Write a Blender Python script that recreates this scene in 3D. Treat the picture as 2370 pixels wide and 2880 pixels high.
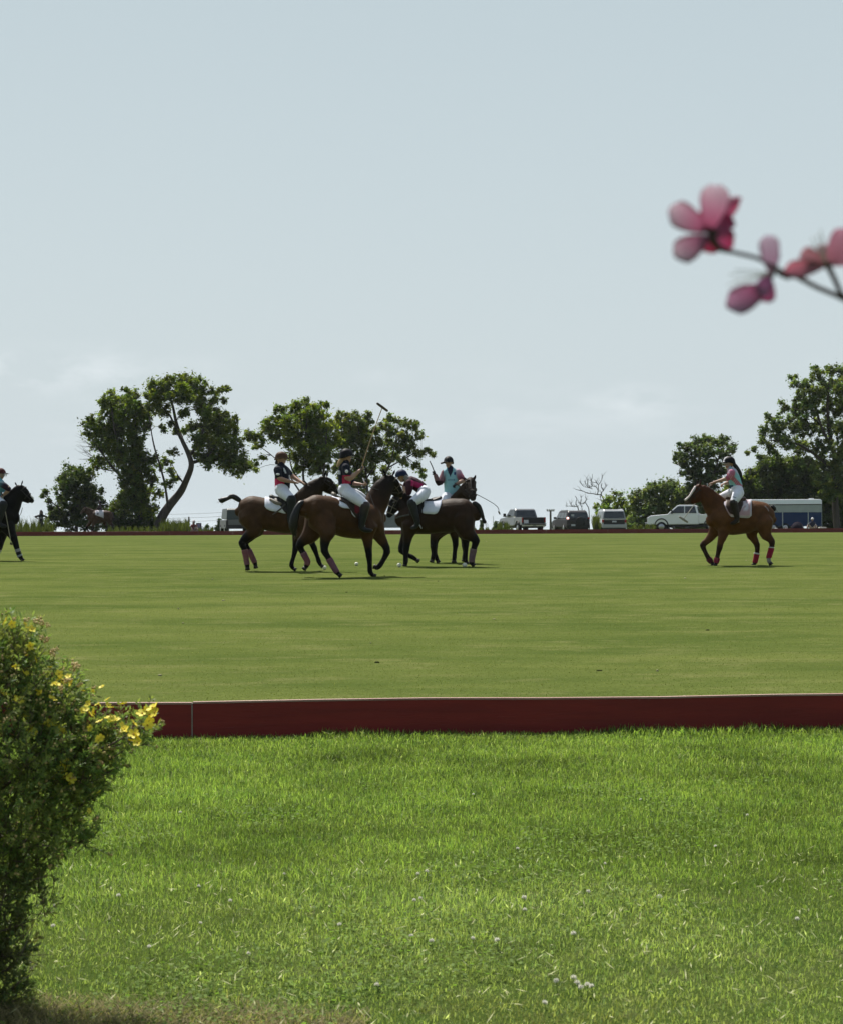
import bpy, math, random
import numpy as np
from mathutils import Vector, Matrix, noise as mnoise

random.seed(7)
rng = np.random.default_rng(11)
for o in list(bpy.data.objects):
    bpy.data.objects.remove(o)
SC = bpy.context.scene
COL = SC.collection

# ------------------------------------------------------------------ camera
FPX = 6200.0                       # focal length in pixels of the 2370 x 2880 photograph
CX, CY = 1185.0, 1440.0
HZ = 1485.0                        # eye-level row
PITCH = math.atan((HZ - CY) / FPX)
ROLL = 0.0044
CAM = Vector((0.0, 0.0, 1.36))
_F = Vector((0, math.cos(PITCH), math.sin(PITCH)))
_U0 = Vector((0, -math.sin(PITCH), math.cos(PITCH)))
_X = Vector((1, 0, 0))
_R = _X * math.cos(ROLL) - _U0 * math.sin(ROLL)
_U = _U0 * math.cos(ROLL) + _X * math.sin(ROLL)
cd = bpy.data.cameras.new('camera')
cam = bpy.data.objects.new('camera', cd)
COL.objects.link(cam)
cam.matrix_world = Matrix(((_R.x, _U.x, -_F.x, CAM.x), (_R.y, _U.y, -_F.y, CAM.y), (_R.z, _U.z, -_F.z, CAM.z), (0, 0, 0, 1)))
cd.sensor_fit = 'VERTICAL'
cd.sensor_height = 36.0
cd.lens = FPX / 2880 * 36.0
cd.clip_start = 0.05
cd.clip_end = 20000
cd.dof.use_dof = True
cd.dof.focus_distance = 24.0
cd.dof.aperture_fstop = 16.0
SC.camera = cam

# ------------------------------------------------------------------ sky, sun, exposure
SUN_EL = math.radians(57)
SUN_AZ = math.radians(-24)          # measured from +Y towards +X: ahead and a little to the left
w = bpy.data.worlds.new('World')
SC.world = w
w.use_nodes = True
nt = w.node_tree
nt.nodes.clear()
out = nt.nodes.new('ShaderNodeOutputWorld')
bg = nt.nodes.new('ShaderNodeBackground')
sky = nt.nodes.new('ShaderNodeTexSky')
sky.sky_type = 'NISHITA'
sky.sun_disc = False
sky.sun_elevation = SUN_EL
sky.sun_rotation = SUN_AZ
sky.altitude = 0
sky.air_density = 1.6
sky.dust_density = 3.0
sky.ozone_density = 2.5
# thin bright haze veil with faint wisps of cloud
tc = nt.nodes.new('ShaderNodeTexCoord')
mp = nt.nodes.new('ShaderNodeMapping')
mp.inputs['Scale'].default_value = (7.0, 7.0, 26.0)
nz = nt.nodes.new('ShaderNodeTexNoise')
nz.inputs['Scale'].default_value = 1.3
nz.inputs['Detail'].default_value = 8
nz.inputs['Roughness'].default_value = 0.62
rp = nt.nodes.new('ShaderNodeValToRGB')
rp.color_ramp.elements[0].position = 0.54
rp.color_ramp.elements[0].color = (0, 0, 0, 1)
rp.color_ramp.elements[1].position = 0.80
rp.color_ramp.elements[1].color = (1, 1, 1, 1)
sp_ = nt.nodes.new('ShaderNodeSeparateXYZ')
vw = nt.nodes.new('ShaderNodeMapRange'); vw.interpolation_type = 'SMOOTHSTEP'   # the veil thins out overhead
for _i, _v in ((1, .22), (2, .75), (3, .90), (4, .25)): vw.inputs[_i].default_value = _v
vg = nt.nodes.new('ShaderNodeMapRange')
for _i, _v in ((1, 0.0), (2, .24), (3, 0.0), (4, 1.0)): vg.inputs[_i].default_value = _v
vc = nt.nodes.new('ShaderNodeMix'); vc.data_type = 'RGBA'
vc.inputs[6].default_value = (6.75, 7.7, 8.2, 1); vc.inputs[7].default_value = (5.5, 6.5, 6.95, 1)
mm = nt.nodes.new('ShaderNodeMath'); mm.operation = 'MULTIPLY_ADD'
mm.inputs[1].default_value = 0.0
mx = nt.nodes.new('ShaderNodeMix'); mx.data_type = 'RGBA'
L = nt.links.new
L(tc.outputs['Generated'], mp.inputs['Vector']); L(mp.outputs[0], nz.inputs['Vector'])
L(nz.outputs['Fac'], rp.inputs[0]); L(rp.outputs[0], mm.inputs[0]); L(mm.outputs[0], mx.inputs[0])
L(tc.outputs['Generated'], sp_.inputs[0]); L(sp_.outputs[2], vw.inputs[0]); L(sp_.outputs[2], vg.inputs[0]); L(vg.outputs[0], vc.inputs[0])
dt = nt.nodes.new('ShaderNodeVectorMath'); dt.operation = 'DOT_PRODUCT'      # haze scatters forward: brighter on the sun's side
dt.inputs[1].default_value = (math.sin(SUN_AZ) * math.cos(SUN_EL), math.cos(SUN_AZ) * math.cos(SUN_EL), math.sin(SUN_EL))
L(tc.outputs['Generated'], dt.inputs[0])
fs_ = nt.nodes.new('ShaderNodeMapRange'); fs_.interpolation_type = 'SMOOTHSTEP'
for _i, _v in ((1, -.45), (2, .45), (3, .30), (4, 1.0)): fs_.inputs[_i].default_value = _v
L(dt.outputs['Value'], fs_.inputs[0])
wm_ = nt.nodes.new('ShaderNodeMath'); wm_.operation = 'MULTIPLY'
L(vw.outputs[0], wm_.inputs[0]); L(fs_.outputs[0], wm_.inputs[1]); L(wm_.outputs[0], mm.inputs[2]); L(vc.outputs[2], mx.inputs[7])
L(sky.outputs[0], mx.inputs[6])
cl_ = nt.nodes.new('ShaderNodeMix'); cl_.data_type = 'RGBA'; cl_.inputs[7].default_value = (9.0, 9.6, 9.9, 1)
cf_ = nt.nodes.new('ShaderNodeMath'); cf_.operation = 'MULTIPLY'; cf_.inputs[1].default_value = .28
cw_ = nt.nodes.new('ShaderNodeMapRange'); cw_.interpolation_type = 'SMOOTHSTEP'
for _i, _v in ((1, .085), (2, .05), (3, 0.0), (4, 1.0)): cw_.inputs[_i].default_value = _v
wn = nt.nodes.new('ShaderNodeTexNoise'); wn.inputs['Scale'].default_value = 28; wn.inputs['Detail'].default_value = 6; wn.inputs['Roughness'].default_value = .6
wm2 = nt.nodes.new('ShaderNodeMapping'); wm2.inputs['Scale'].default_value = (1, 1, 2.4); L(tc.outputs['Generated'], wm2.inputs['Vector']); L(wm2.outputs[0], wn.inputs['Vector'])
wz = nt.nodes.new('ShaderNodeMapRange'); L(wn.outputs['Fac'], wz.inputs[0])
for _i, _v in ((1, .44), (2, .70), (3, 0.0), (4, 1.0)): wz.inputs[_i].default_value = _v
L(sp_.outputs[2], cw_.inputs[0]); cx_ = nt.nodes.new('ShaderNodeMath'); cx_.operation = 'MULTIPLY'
L(rp.outputs[0], cx_.inputs[0]); L(cw_.outputs[0], cx_.inputs[1]); csum = cx_.outputs[0]
for (_cx, _cz, _sx, _sz, _k) in ((-.150, .0700, 15.0, 70.0, 1.5), (-.188, .0690, 40.0, 90.0, 1.3), (.094, .0570, 38.0, 110.0, 1.6), (.034, .0520, 60.0, 160.0, .9), (-.020, .0690, 50.0, 130.0, .6)):
    sb = nt.nodes.new('ShaderNodeVectorMath'); sb.operation = 'SUBTRACT'; sb.inputs[1].default_value = (_cx, 1.0, _cz)
    ml = nt.nodes.new('ShaderNodeVectorMath'); ml.operation = 'MULTIPLY'; ml.inputs[1].default_value = (_sx, 0.5, _sz)
    ln = nt.nodes.new('ShaderNodeVectorMath'); ln.operation = 'LENGTH'
    mr = nt.nodes.new('ShaderNodeMapRange'); mr.interpolation_type = 'SMOOTHSTEP'
    for _i, _v in ((1, 1.25), (2, .1), (3, 0.0), (4, _k)): mr.inputs[_i].default_value = _v
    L(tc.outputs['Generated'], sb.inputs[0]); L(sb.outputs[0], ml.inputs[0]); L(ml.outputs[0], ln.inputs[0]); L(ln.outputs['Value'], mr.inputs[0])
    mu_ = nt.nodes.new('ShaderNodeMath'); mu_.operation = 'MULTIPLY'; L(mr.outputs[0], mu_.inputs[0]); L(wz.outputs[0], mu_.inputs[1])
    ad_ = nt.nodes.new('ShaderNodeMath'); ad_.operation = 'ADD'; L(csum, ad_.inputs[0]); L(mu_.outputs[0], ad_.inputs[1]); csum = ad_.outputs[0]
L(csum, cf_.inputs[0]); L(cf_.outputs[0], cl_.inputs[0]); L(mx.outputs[2], cl_.inputs[6]); L(cl_.outputs[2], bg.inputs['Color']); L(bg.outputs[0], out.inputs['Surface'])
bg.inputs['Strength'].default_value = 0.068
sd = bpy.data.lights.new('sun', 'SUN')
sd.energy = 5.0
sd.angle = math.radians(0.6)
sd.color = (1.0, 0.955, 0.87)
sun = bpy.data.objects.new('sun', sd)
COL.objects.link(sun)
sdir = Vector((math.sin(SUN_AZ) * math.cos(SUN_EL), math.cos(SUN_AZ) * math.cos(SUN_EL), math.sin(SUN_EL)))
sun.rotation_euler = sdir.to_track_quat('Z', 'Y').to_euler()
sun.location = (0, 0, 50)
SC.view_settings.view_transform = 'Standard'
SC.view_settings.look = 'None'
SC.view_settings.exposure = 0.52
SC.view_settings.gamma = 1.0
SC.view_settings.use_curve_mapping = False
SC.cycles.max_bounces = 6
SC.cycles.transparent_max_bounces = 8

# ------------------------------------------------------------------ geometry of the place
YAW = 0.08                           # the boards run slightly away to the right
GP = [(-30, -0.02), (4, 0.0), (6, .02), (13.5, .08), (25, .22), (33, .32), (41.5, .44), (50, .585), (65, .72), (90, .83),
      (120, .90), (152, .93), (165, .94), (185, .90), (215, .2), (300, -3.0), (500, -6.0), (9000, -6.0)]
_gx = np.array([g[0] for g in GP], float); _gz = np.array([g[1] for g in GP], float)
_gm = np.zeros(len(GP))
_sl = np.diff(_gz) / np.diff(_gx)
for _i in range(1, len(GP) - 1):
    a, b = _sl[_i - 1], _sl[_i]
    _gm[_i] = 0 if a * b <= 0 else 2 * a * b / (a + b)
def gz(v):
    v = np.asarray(v, float)
    vv = np.clip(v, _gx[0], _gx[-1])
    i = np.clip(np.searchsorted(_gx, vv) - 1, 0, len(GP) - 2)
    h = _gx[i + 1] - _gx[i]; t = (vv - _gx[i]) / h
    return ((2*t**3 - 3*t**2 + 1) * _gz[i] + (t**3 - 2*t**2 + t) * h * _gm[i] + (-2*t**3 + 3*t**2) * _gz[i+1] + (t**3 - t**2) * h * _gm[i+1])
def ground(x, y):
    return float(gz(y - YAW * x))
def W(px, py, Y):
    d = _F + _R * ((px - CX) / FPX) - _U * ((py - CY) / FPX)
    return CAM + d * (Y / d.y)
def hit(px, py, lo=4.0, hi=400.0):
    "depth at which the line of sight through a row meets the ground"
    for _ in range(60):
        m = (lo + hi) / 2
        p = W(px, py, m)
        if p.z > ground(p.x, p.y): lo = m
        else: hi = m
    return (lo + hi) / 2

# ------------------------------------------------------------------ object helpers
def tag(o, label=None, cat=None, group=None, kind=None):
    if label: o['label'] = label
    if cat: o['category'] = cat
    if group: o['group'] = group
    if kind: o['kind'] = kind
    return o
def thing(name, label, cat, loc=(0, 0, 0), group=None):
    o = bpy.data.objects.new(name, None)
    o.empty_display_size = 0.2
    COL.objects.link(o); o.location = loc
    return tag(o, label, cat, group)
class MB:
    def __init__(s):
        s.v = []; s.f = []; s.c = []; s.prims = []
    def add(s, vs, fs, col=None):
        b = len(s.v)
        s.v.extend([tuple(v) for v in vs]); s.f.extend([tuple(i + b for i in f) for f in fs])
        if isinstance(col, list): s.c.extend(col)
        else: s.c.extend([col or (1, 1, 1)] * len(vs))
    def box(s, x0, x1, y0, y1, z0, z1, col=None, M=None):
        vs = [Vector(p) for p in ((x0,y0,z0),(x1,y0,z0),(x1,y1,z0),(x0,y1,z0),(x0,y0,z1),(x1,y0,z1),(x1,y1,z1),(x0,y1,z1))]
        if M is not None: vs = [M @ v for v in vs]
        s.add(vs, [(0,3,2,1),(4,5,6,7),(0,1,5,4),(1,2,6,5),(2,3,7,6),(3,0,4,7)], col)
    def tube(s, pts, rad, n=8, ratio=1.0, col=None, sub=3, cap=True, ref=(0, 1, 0)):
        """tapered tube through pts; rad: radius in the picture plane, ratio: depth radius / that; col: colour or list per node"""
        P = [Vector(p) for p in pts]; Rr = list(rad); K = len(P)
        Q = ratio if isinstance(ratio, (list, tuple)) else [ratio] * K
        Cc = col if isinstance(col, list) else [col or (1, 1, 1)] * K
        if sub > 1 and K > 2:
            p2, r2, q2, c2 = [], [], [], []
            for i in range(K - 1):
                a = P[max(i - 1, 0)]; b = P[i]; c = P[i + 1]; d = P[min(i + 2, K - 1)]
                for k in range(sub):
                    t = k / sub
                    p2.append(0.5 * ((2 * b) + (c - a) * t + (2*a - 5*b + 4*c - d) * t*t + (3*b - a - 3*c + d) * t**3))
                    r2.append(Rr[i] + (Rr[i+1] - Rr[i]) * (t*t*(3-2*t))); q2.append(Q[i] + (Q[i+1] - Q[i]) * t)
                    c2.append(tuple(Cc[i][j] + (Cc[i+1][j] - Cc[i][j]) * t for j in range(3)))
            p2.append(P[-1]); r2.append(Rr[-1]); q2.append(Q[-1]); c2.append(Cc[-1])
            P, Rr, Q, Cc = p2, r2, q2, c2
        K = len(P)
        T = [(P[min(i+1, K-1)] - P[max(i-1, 0)]).normalized() for i in range(K)]
        s.prims.extend([(P[i], Rr[i] * (1 + Q[i]) / 2, Cc[i]) for i in range(K)])
        rings = [(P[i], T[i], Rr[i], Q[i], Cc[i]) for i in range(K)]
        if cap:
            r = rings[0]; e = rings[-1]
            rings = [(r[0] - r[1]*r[2]*.62, r[1], r[2]*.72, r[3], r[4])] + rings + [(e[0] + e[1]*e[2]*.62, e[1], e[2]*.72, e[3], e[4])]
        vs, cs = [], []
        rf = Vector(ref)
        for (p, t, r, q, c) in rings:
            n1 = t.cross(rf)
            if n1.length < .15: n1 = t.cross(Vector((1, 0, 0)))
            n1.normalize(); n2 = t.cross(n1).normalized()
            for k in range(n):
                a = 2 * math.pi * k / n
                vs.append(p + n1 * (math.cos(a) * r) + n2 * (math.sin(a) * r * q)); cs.append(c)
        fs = []
        for i in range(len(rings) - 1):
            for k in range(n):
                fs.append((i*n + k, i*n + (k+1) % n, (i+1)*n + (k+1) % n, (i+1)*n + k))
        r = rings[0]; e = rings[-1]
        vs.append(r[0] - r[1] * r[2] * (.35 if cap else 0)); cs.append(r[4]); i0 = len(vs) - 1
        vs.append(e[0] + e[1] * e[2] * (.35 if cap else 0)); cs.append(e[4]); i1 = len(vs) - 1
        b = (len(rings) - 1) * n
        for k in range(n):
            fs.append((i0, (k+1) % n, k)); fs.append((i1, b + k, b + (k+1) % n))
        s.add(vs, fs, cs)
    def ball(s, c, r, ax=None, n=10, m=7, col=None):
        "ellipsoid; r = radius or three radii along ax (three unit vectors)"
        c = Vector(c)
        if not isinstance(r, (tuple, list)): r = (r, r, r)
        ax = ax or (Vector((1, 0, 0)), Vector((0, 1, 0)), Vector((0, 0, 1)))
        vs = [c - ax[2] * r[2]]
        for j in range(1, m):
            th = math.pi * j / m
            for k in range(n):
                a = 2 * math.pi * k / n
                vs.append(c + ax[0]*(r[0]*math.sin(th)*math.cos(a)) + ax[1]*(r[1]*math.sin(th)*math.sin(a)) - ax[2]*(r[2]*math.cos(th)))
        vs.append(c + ax[2] * r[2])
        fs = [(0, 1 + (k+1) % n, 1 + k) for k in range(n)]
        for j in range(m - 2):
            for k in range(n):
                fs.append((1 + j*n + k, 1 + j*n + (k+1) % n, 1 + (j+1)*n + (k+1) % n, 1 + (j+1)*n + k))
        l = len(vs) - 1; b = 1 + (m-2)*n
        fs += [(l, b + k, b + (k+1) % n) for k in range(n)]
        s.add(vs, fs, col)
        s.prims.append((c, sum(r) / 3, col or (1, 1, 1)))
    def mesh(s, name, org=(0, 0, 0), smooth=True, colors=True):
        me = bpy.data.meshes.new(name)
        o = Vector(org)
        me.from_pydata([(v[0]-o.x, v[1]-o.y, v[2]-o.z) for v in s.v], [], s.f)
        if colors and s.c:
            at = me.color_attributes.new('col', 'FLOAT_COLOR', 'POINT')
            a = np.ones((len(s.v), 4), np.float32); a[:, :3] = np.array(s.c, np.float32)
            at.data.foreach_set('color', a.ravel())
        me.polygons.foreach_set('use_smooth', [smooth] * len(me.polygons))
        me.update()
        return me
def link(name, me, mat, parent=None, loc=None, label=None):
    o = bpy.data.objects.new(name, me)
    COL.objects.link(o)
    if mat is not None:
        me.materials.clear(); me.materials.append(mat)
    if parent is not None: o.parent = parent
    if loc is not None: o.location = loc
    if label: o['label'] = label
    return o
def part(name, mb, mat, parent, label=None, smooth=True, org=None):
    return link(name, mb.mesh(name, parent.location if org is None else org, smooth), mat, parent, None, label)
def fuse(mb, name, org, voxel=.014, smooth=4, colf=None):
    "voxel union of everything in mb: one continuous skin"
    me0 = mb.mesh('tmp', org, True, False)
    ob = bpy.data.objects.new('tmp', me0); COL.objects.link(ob)
    m = ob.modifiers.new('r', 'REMESH'); m.mode = 'VOXEL'; m.voxel_size = voxel; m.adaptivity = 0
    if smooth:
        k = ob.modifiers.new('s', 'SMOOTH'); k.factor = .5; k.iterations = smooth
    dg = bpy.context.evaluated_depsgraph_get(); dg.update()
    me = bpy.data.meshes.new_from_object(ob.evaluated_get(dg))
    bpy.data.objects.remove(ob); bpy.data.meshes.remove(me0)
    me.name = name
    n = len(me.vertices)
    co = np.empty(n * 3, np.float32); me.vertices.foreach_get('co', co); co = co.reshape(-1, 3) + np.array(org, np.float32)
    pp = np.array([tuple(p[0]) for p in mb.prims], np.float32); pr = np.array([p[1] for p in mb.prims], np.float32)
    pc = np.array([p[2] for p in mb.prims], np.float32)
    cols = np.ones((n, 4), np.float32)
    for a in range(0, n, 4000):
        d = np.linalg.norm(co[a:a+4000, None, :] - pp[None], axis=2) - pr[None]
        wgt = np.exp(-(d - d.min(1, keepdims=True)) / .012)
        wgt /= wgt.sum(1, keepdims=True)
        cols[a:a+4000, :3] = wgt @ pc
    if colf is not None: cols = colf(co, cols)
    at = me.color_attributes.new('col', 'FLOAT_COLOR', 'POINT')
    at.data.foreach_set('color', cols.astype(np.float32).ravel())
    me.polygons.foreach_set('use_smooth', [True] * len(me.polygons))
    return me
def np_mesh(name, V, F, cols=None, org=(0, 0, 0), smooth=False):
    "V (n,3) array, F (m,k) int array"
    me = bpy.data.meshes.new(name)
    V = V - np.array(org)
    k = F.shape[1]
    me.vertices.add(len(V)); me.vertices.foreach_set('co', V.astype(np.float32).ravel())
    me.loops.add(F.size); me.loops.foreach_set('vertex_index', F.astype(np.int32).ravel())
    me.polygons.add(len(F)); me.polygons.foreach_set('loop_start', np.arange(0, F.size, k, dtype=np.int32))
    me.update(calc_edges=True)
    if cols is not None:
        at = me.color_attributes.new('col', 'FLOAT_COLOR', 'POINT')
        a = np.ones((len(V), 4), np.float32); a[:, :3] = cols
        at.data.foreach_set('color', a.ravel())
    me.polygons.foreach_set('use_smooth', [smooth] * len(F))
    me.validate()
    return me

# ------------------------------------------------------------------ materials
def mat(name, c=(.5, .5, .5), c2=None, scale=8.0, rough=.6, spec=.3, bump=0.0, bscale=None, metal=0.0, attr=False,
        transl=0.0, emit=None, sheen=0.0, tcol=None, stretch=None, detail=4, coat=0.0):
    m = bpy.data.materials.new(name); m.use_nodes = True
    t = m.node_tree; N = t.nodes; l = t.links.new
    b = N['Principled BSDF']
    b.inputs['Roughness'].default_value = rough
    b.inputs['Specular IOR Level'].default_value = spec
    b.inputs['Metallic'].default_value = metal
    if sheen: b.inputs['Sheen Weight'].default_value = sheen
    if coat: b.inputs['Coat Weight'].default_value = coat; b.inputs['Coat Roughness'].default_value = .08
    tc = N.new('ShaderNodeTexCoord')
    nz = N.new('ShaderNodeTexNoise'); nz.inputs['Scale'].default_value = scale; nz.inputs['Detail'].default_value = detail
    nz.inputs['Roughness'].default_value = .6
    src = tc.outputs['Object']
    if stretch:
        mp = N.new('ShaderNodeMapping'); mp.inputs['Scale'].default_value = stretch
        l(src, mp.inputs['Vector']); src = mp.outputs[0]
    l(src, nz.inputs['Vector'])
    c2 = c2 or tuple(x * .78 for x in c)
    mx = N.new('ShaderNodeMix'); mx.data_type = 'RGBA'
    rp = N.new('ShaderNodeMapRange'); rp.inputs[1].default_value = .3; rp.inputs[2].default_value = .7
    l(nz.outputs['Fac'], rp.inputs[0]); l(rp.outputs[0], mx.inputs[0])
    mx.inputs[6].default_value = (*c, 1); mx.inputs[7].default_value = (*c2, 1)
    colo = mx.outputs[2]
    if attr:
        at = N.new('ShaderNodeAttribute'); at.attribute_name = 'col'
        mu = N.new('ShaderNodeMix'); mu.data_type = 'RGBA'; mu.blend_type = 'MULTIPLY'; mu.inputs[0].default_value = 1
        l(at.outputs['Color'], mu.inputs[6]); l(colo, mu.inputs[7]); colo = mu.outputs[2]
    l(colo, b.inputs['Base Color'])
    if bump:
        bz = N.new('ShaderNodeTexNoise'); bz.inputs['Scale'].default_value = bscale or scale * 6; bz.inputs['Detail'].default_value = 3
        l(src, bz.inputs['Vector'])
        bp = N.new('ShaderNodeBump'); bp.inputs['Strength'].default_value = 1; bp.inputs['Distance'].default_value = bump
        l(bz.outputs['Fac'], bp.inputs['Height']); l(bp.outputs[0], b.inputs['Normal'])
    if transl:
        tr = N.new('ShaderNodeBsdfTranslucent'); ms = N.new('ShaderNodeMixShader'); ms.inputs[0].default_value = transl
        if tcol:
            tm = N.new('ShaderNodeMix'); tm.data_type = 'RGBA'; tm.blend_type = 'MULTIPLY'; tm.inputs[0].default_value = 1
            l(colo, tm.inputs[6]); tm.inputs[7].default_value = (*tcol, 1); l(tm.outputs[2], tr.inputs[0])
        else: l(colo, tr.inputs[0])
        l(b.outputs[0], ms.inputs[1]); l(tr.outputs[0], ms.inputs[2]); l(ms.outputs[0], N['Material Output'].inputs['Surface'])
    if emit:
        b.inputs['Emission Color'].default_value = (*emit[:3], 1); b.inputs['Emission Strength'].default_value = emit[3]
    return m
# ------------------------------------------------------------------ ground sheets
def sheet(name, v0, v1, x0, x1, nv, nx, m, lift=0.0, spac=None):
    vs = np.linspace(0, 1, nv) ** (spac or 1) * (v1 - v0) + v0
    xs = np.linspace(x0, x1, nx)
    V = np.array([(x, v + YAW * x, gz(v) + lift) for v in vs for x in xs])
    F = np.array([(j*nx + i, j*nx + i + 1, (j+1)*nx + i + 1, (j+1)*nx + i) for j in range(nv - 1) for i in range(nx - 1)])
    o = link(name, np_mesh(name, V, F, smooth=True), m)
    return tag(o, kind='structure')
def turf(name, cA, cB, cC, s1, s2, st, rough=.85, fine=60.0, bump=.012, fmix=.35):
    m = bpy.data.materials.new(name); m.use_nodes = True
    t = m.node_tree; N = t.nodes; l = t.links.new; b = N['Principled BSDF']
    b.inputs['Roughness'].default_value = rough; b.inputs['Specular IOR Level'].default_value = .0
    b.inputs['Sheen Weight'].default_value = .0; b.inputs['Sheen Roughness'].default_value = .6
    b.inputs['Sheen Tint'].default_value = (.75, .9, .45, 1)
    tc = N.new('ShaderNodeTexCoord')
    def nz(scale, detail, stretch=(1, 1, 1)):
        mp = N.new('ShaderNodeMapping'); mp.inputs['Scale'].default_value = stretch
        l(tc.outputs['Object'], mp.inputs['Vector'])
        n = N.new('ShaderNodeTexNoise'); n.inputs['Scale'].default_value = scale; n.inputs['Detail'].default_value = detail
        n.inputs['Roughness'].default_value = .65
        l(mp.outputs[0], n.inputs['Vector']); return n.outputs['Fac']
    def rng_(s, a, b_):
        r = N.new('ShaderNodeMapRange'); r.inputs[1].default_value = a; r.inputs[2].default_value = b_; l(s, r.inputs[0]); return r.outputs[0]
    def mix(f, a, b_):
        x = N.new('ShaderNodeMix'); x.data_type = 'RGBA'; l(f, x.inputs[0])
        for s, i in ((a, 6), (b_, 7)):
            if isinstance(s, tuple): x.inputs[i].default_value = (*s, 1)
            else: l(s, x.inputs[i])
        return x.outputs[2]
    big = mix(rng_(nz(s1, 5, st), .38, .62), cA, cB)
    c = mix(rng_(nz(s2, 6, (st[0] * 1.5, st[1], 1)), .52, .78), big, cC)
    fn = nz(fine, 3)
    dk = N.new('ShaderNodeMix'); dk.data_type = 'RGBA'; dk.blend_type = 'MULTIPLY'; dk.inputs[0].default_value = 1
    l(c, dk.inputs[6]); l(mix(rng_(fn, .3, .7), (1 - fmix,) * 3, (1 + fmix,) * 3), dk.inputs[7])
    l(dk.outputs[2], b.inputs['Base Color'])
    bp = N.new('ShaderNodeBump'); bp.inputs['Distance'].default_value = bump; bp.inputs['Strength'].default_value = 1
    l(fn, bp.inputs['Height']); l(bp.outputs[0], b.inputs['Normal'])
    return m
BV = 13.5        # near board, distance across the field
FV = 152.0
m_field = turf('mown_turf', (.096, .116, .032), (.062, .086, .022), (.138, .142, .054), .55, 1.9, (.42, 1.1, 1), fine=30, fmix=.22)
m_lawn = turf('lawn_soil', (.045, .072, .016), (.060, .085, .02), (.09, .10, .04), 1.4, 4.0, (1, 1, 1), fine=90)
m_mead = turf('meadow_turf', (.10, .13, .045), (.13, .14, .06), (.15, .14, .07), .06, .3, (1, 1, 1), fine=5)
sheet('lawn', -30, BV + .01, -40, 40, 90, 40, m_lawn)
sheet('polo_field', BV + .01, FV + .03, -110, 110, 150, 40, m_field)
sheet('meadow', FV + .03, 520, -400, 400, 60, 30, m_mead)
V = np.array([(x, v + YAW * x, -6.02) for v in (515, 9000) for x in (-6000, 6000)])
tag(link('ground', np_mesh('ground', V, np.array([(0, 1, 3, 2)])), m_mead), kind='structure')

# ------------------------------------------------------------------ boards
m_red = mat('red_board_paint', (.215, .019, .016), (.145, .012, .012), scale=2.2, rough=.5, spec=.3, bump=.0012, bscale=18, stretch=(.6, 1, 7), detail=8)
m_redf = mat('far_board_paint', (.16, .025, .02), (.11, .018, .014), scale=.6, rough=.6, stretch=(1, 1, 4))
m_cap = mat('worn_board_edge', (.34, .24, .19), (.26, .12, .10), scale=6, rough=.6, stretch=(.4, 4, 4), detail=6)
m_clip = mat('pale_metal_joint', (.26, .22, .20), rough=.45, metal=.4)
def bpt(x, v, z):
    return Vector((x, v + YAW * x, z))
def sideboard(label, v, edges, zh, th, name='sideboard', cm=None, jt=True, m=None):
    x0 = edges[len(edges) // 2]
    root = thing(name, label, 'board', tuple(bpt(x0, v, float(gz(v)))))
    for a, b in zip(edges[:-1], edges[1:]):
        mb = MB(); z0 = float(gz(v)) - .05; z1 = float(gz(v)) + zh
        dz = random.uniform(-.004, .004)
        g = .004
        vs = []
        n = 6
        for i in range(n + 1):
            x = a + g + (b - a - 2*g) * i / n
            sag = .005 * math.sin(i * 1.7 + a)
            for (vv, zz) in ((0, z0), (th, z0), (th, z1 - .006), (th - .004, z1 + dz), (.004, z1 + dz), (0, z1 - .006)):
                vs.append(bpt(x, v + vv, zz + (sag if zz > z0 else 0)))
        fs = []
        for i in range(n):
            for k in range(6):
                fs.append((i*6 + k, (i+1)*6 + k, (i+1)*6 + (k+1) % 6, i*6 + (k+1) % 6))
        fs += [tuple(range(6)), tuple(reversed(range(n*6, n*6 + 6)))]
        mb.add(vs, fs)
        pl = part('plank', mb, m or m_red, root, smooth=False)
        if cm:
            mc = MB(); q = []
            for i in range(n + 1):
                x = a + g + (b - a - 2*g) * i / n
                sag = .005 * math.sin(i * 1.7 + a)
                for (vv, zz) in ((-.003, z1 - .005), (th + .003, z1 - .005), (th + .003, z1 + .006), (-.003, z1 + .006)):
                    q.append(bpt(x, v + vv, zz + dz + sag))
            fs = []
            for i in range(n):
                for k in range(4): fs.append((i*4 + k, (i+1)*4 + k, (i+1)*4 + (k+1) % 4, i*4 + (k+1) % 4))
            fs += [(0, 1, 2, 3), (n*4 + 3, n*4 + 2, n*4 + 1, n*4)]
            mc.add(q, fs); part('top_edge', mc, cm, pl, smooth=False, org=root.location)
    if jt:
        for x in edges[1:-1]:
            mb = MB(); z = float(gz(v))
            c = bpt(x, v, 0)
            mb.box(c.x - .004, c.x + .004, c.y - .005, c.y + th, z - .04, z + zh - .006)
            part('joint_strip', mb, m_clip, root, smooth=False)
    return root
_jx = (542 - CX) / FPX * 13.45
sideboard('long dark red wooden board edging the near side of the polo field', BV,
          [_jx - 8.6, _jx - 4.3, _jx, _jx + 4.3, _jx + 8.6], .228, .045, cm=m_cap)
sideboard('low dark red board along the far side of the field before the trees', FV,
          [i * 4.3 for i in range(-12, 13)], .285, .045, name='far_sideboard', jt=False, m=m_redf)

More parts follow.
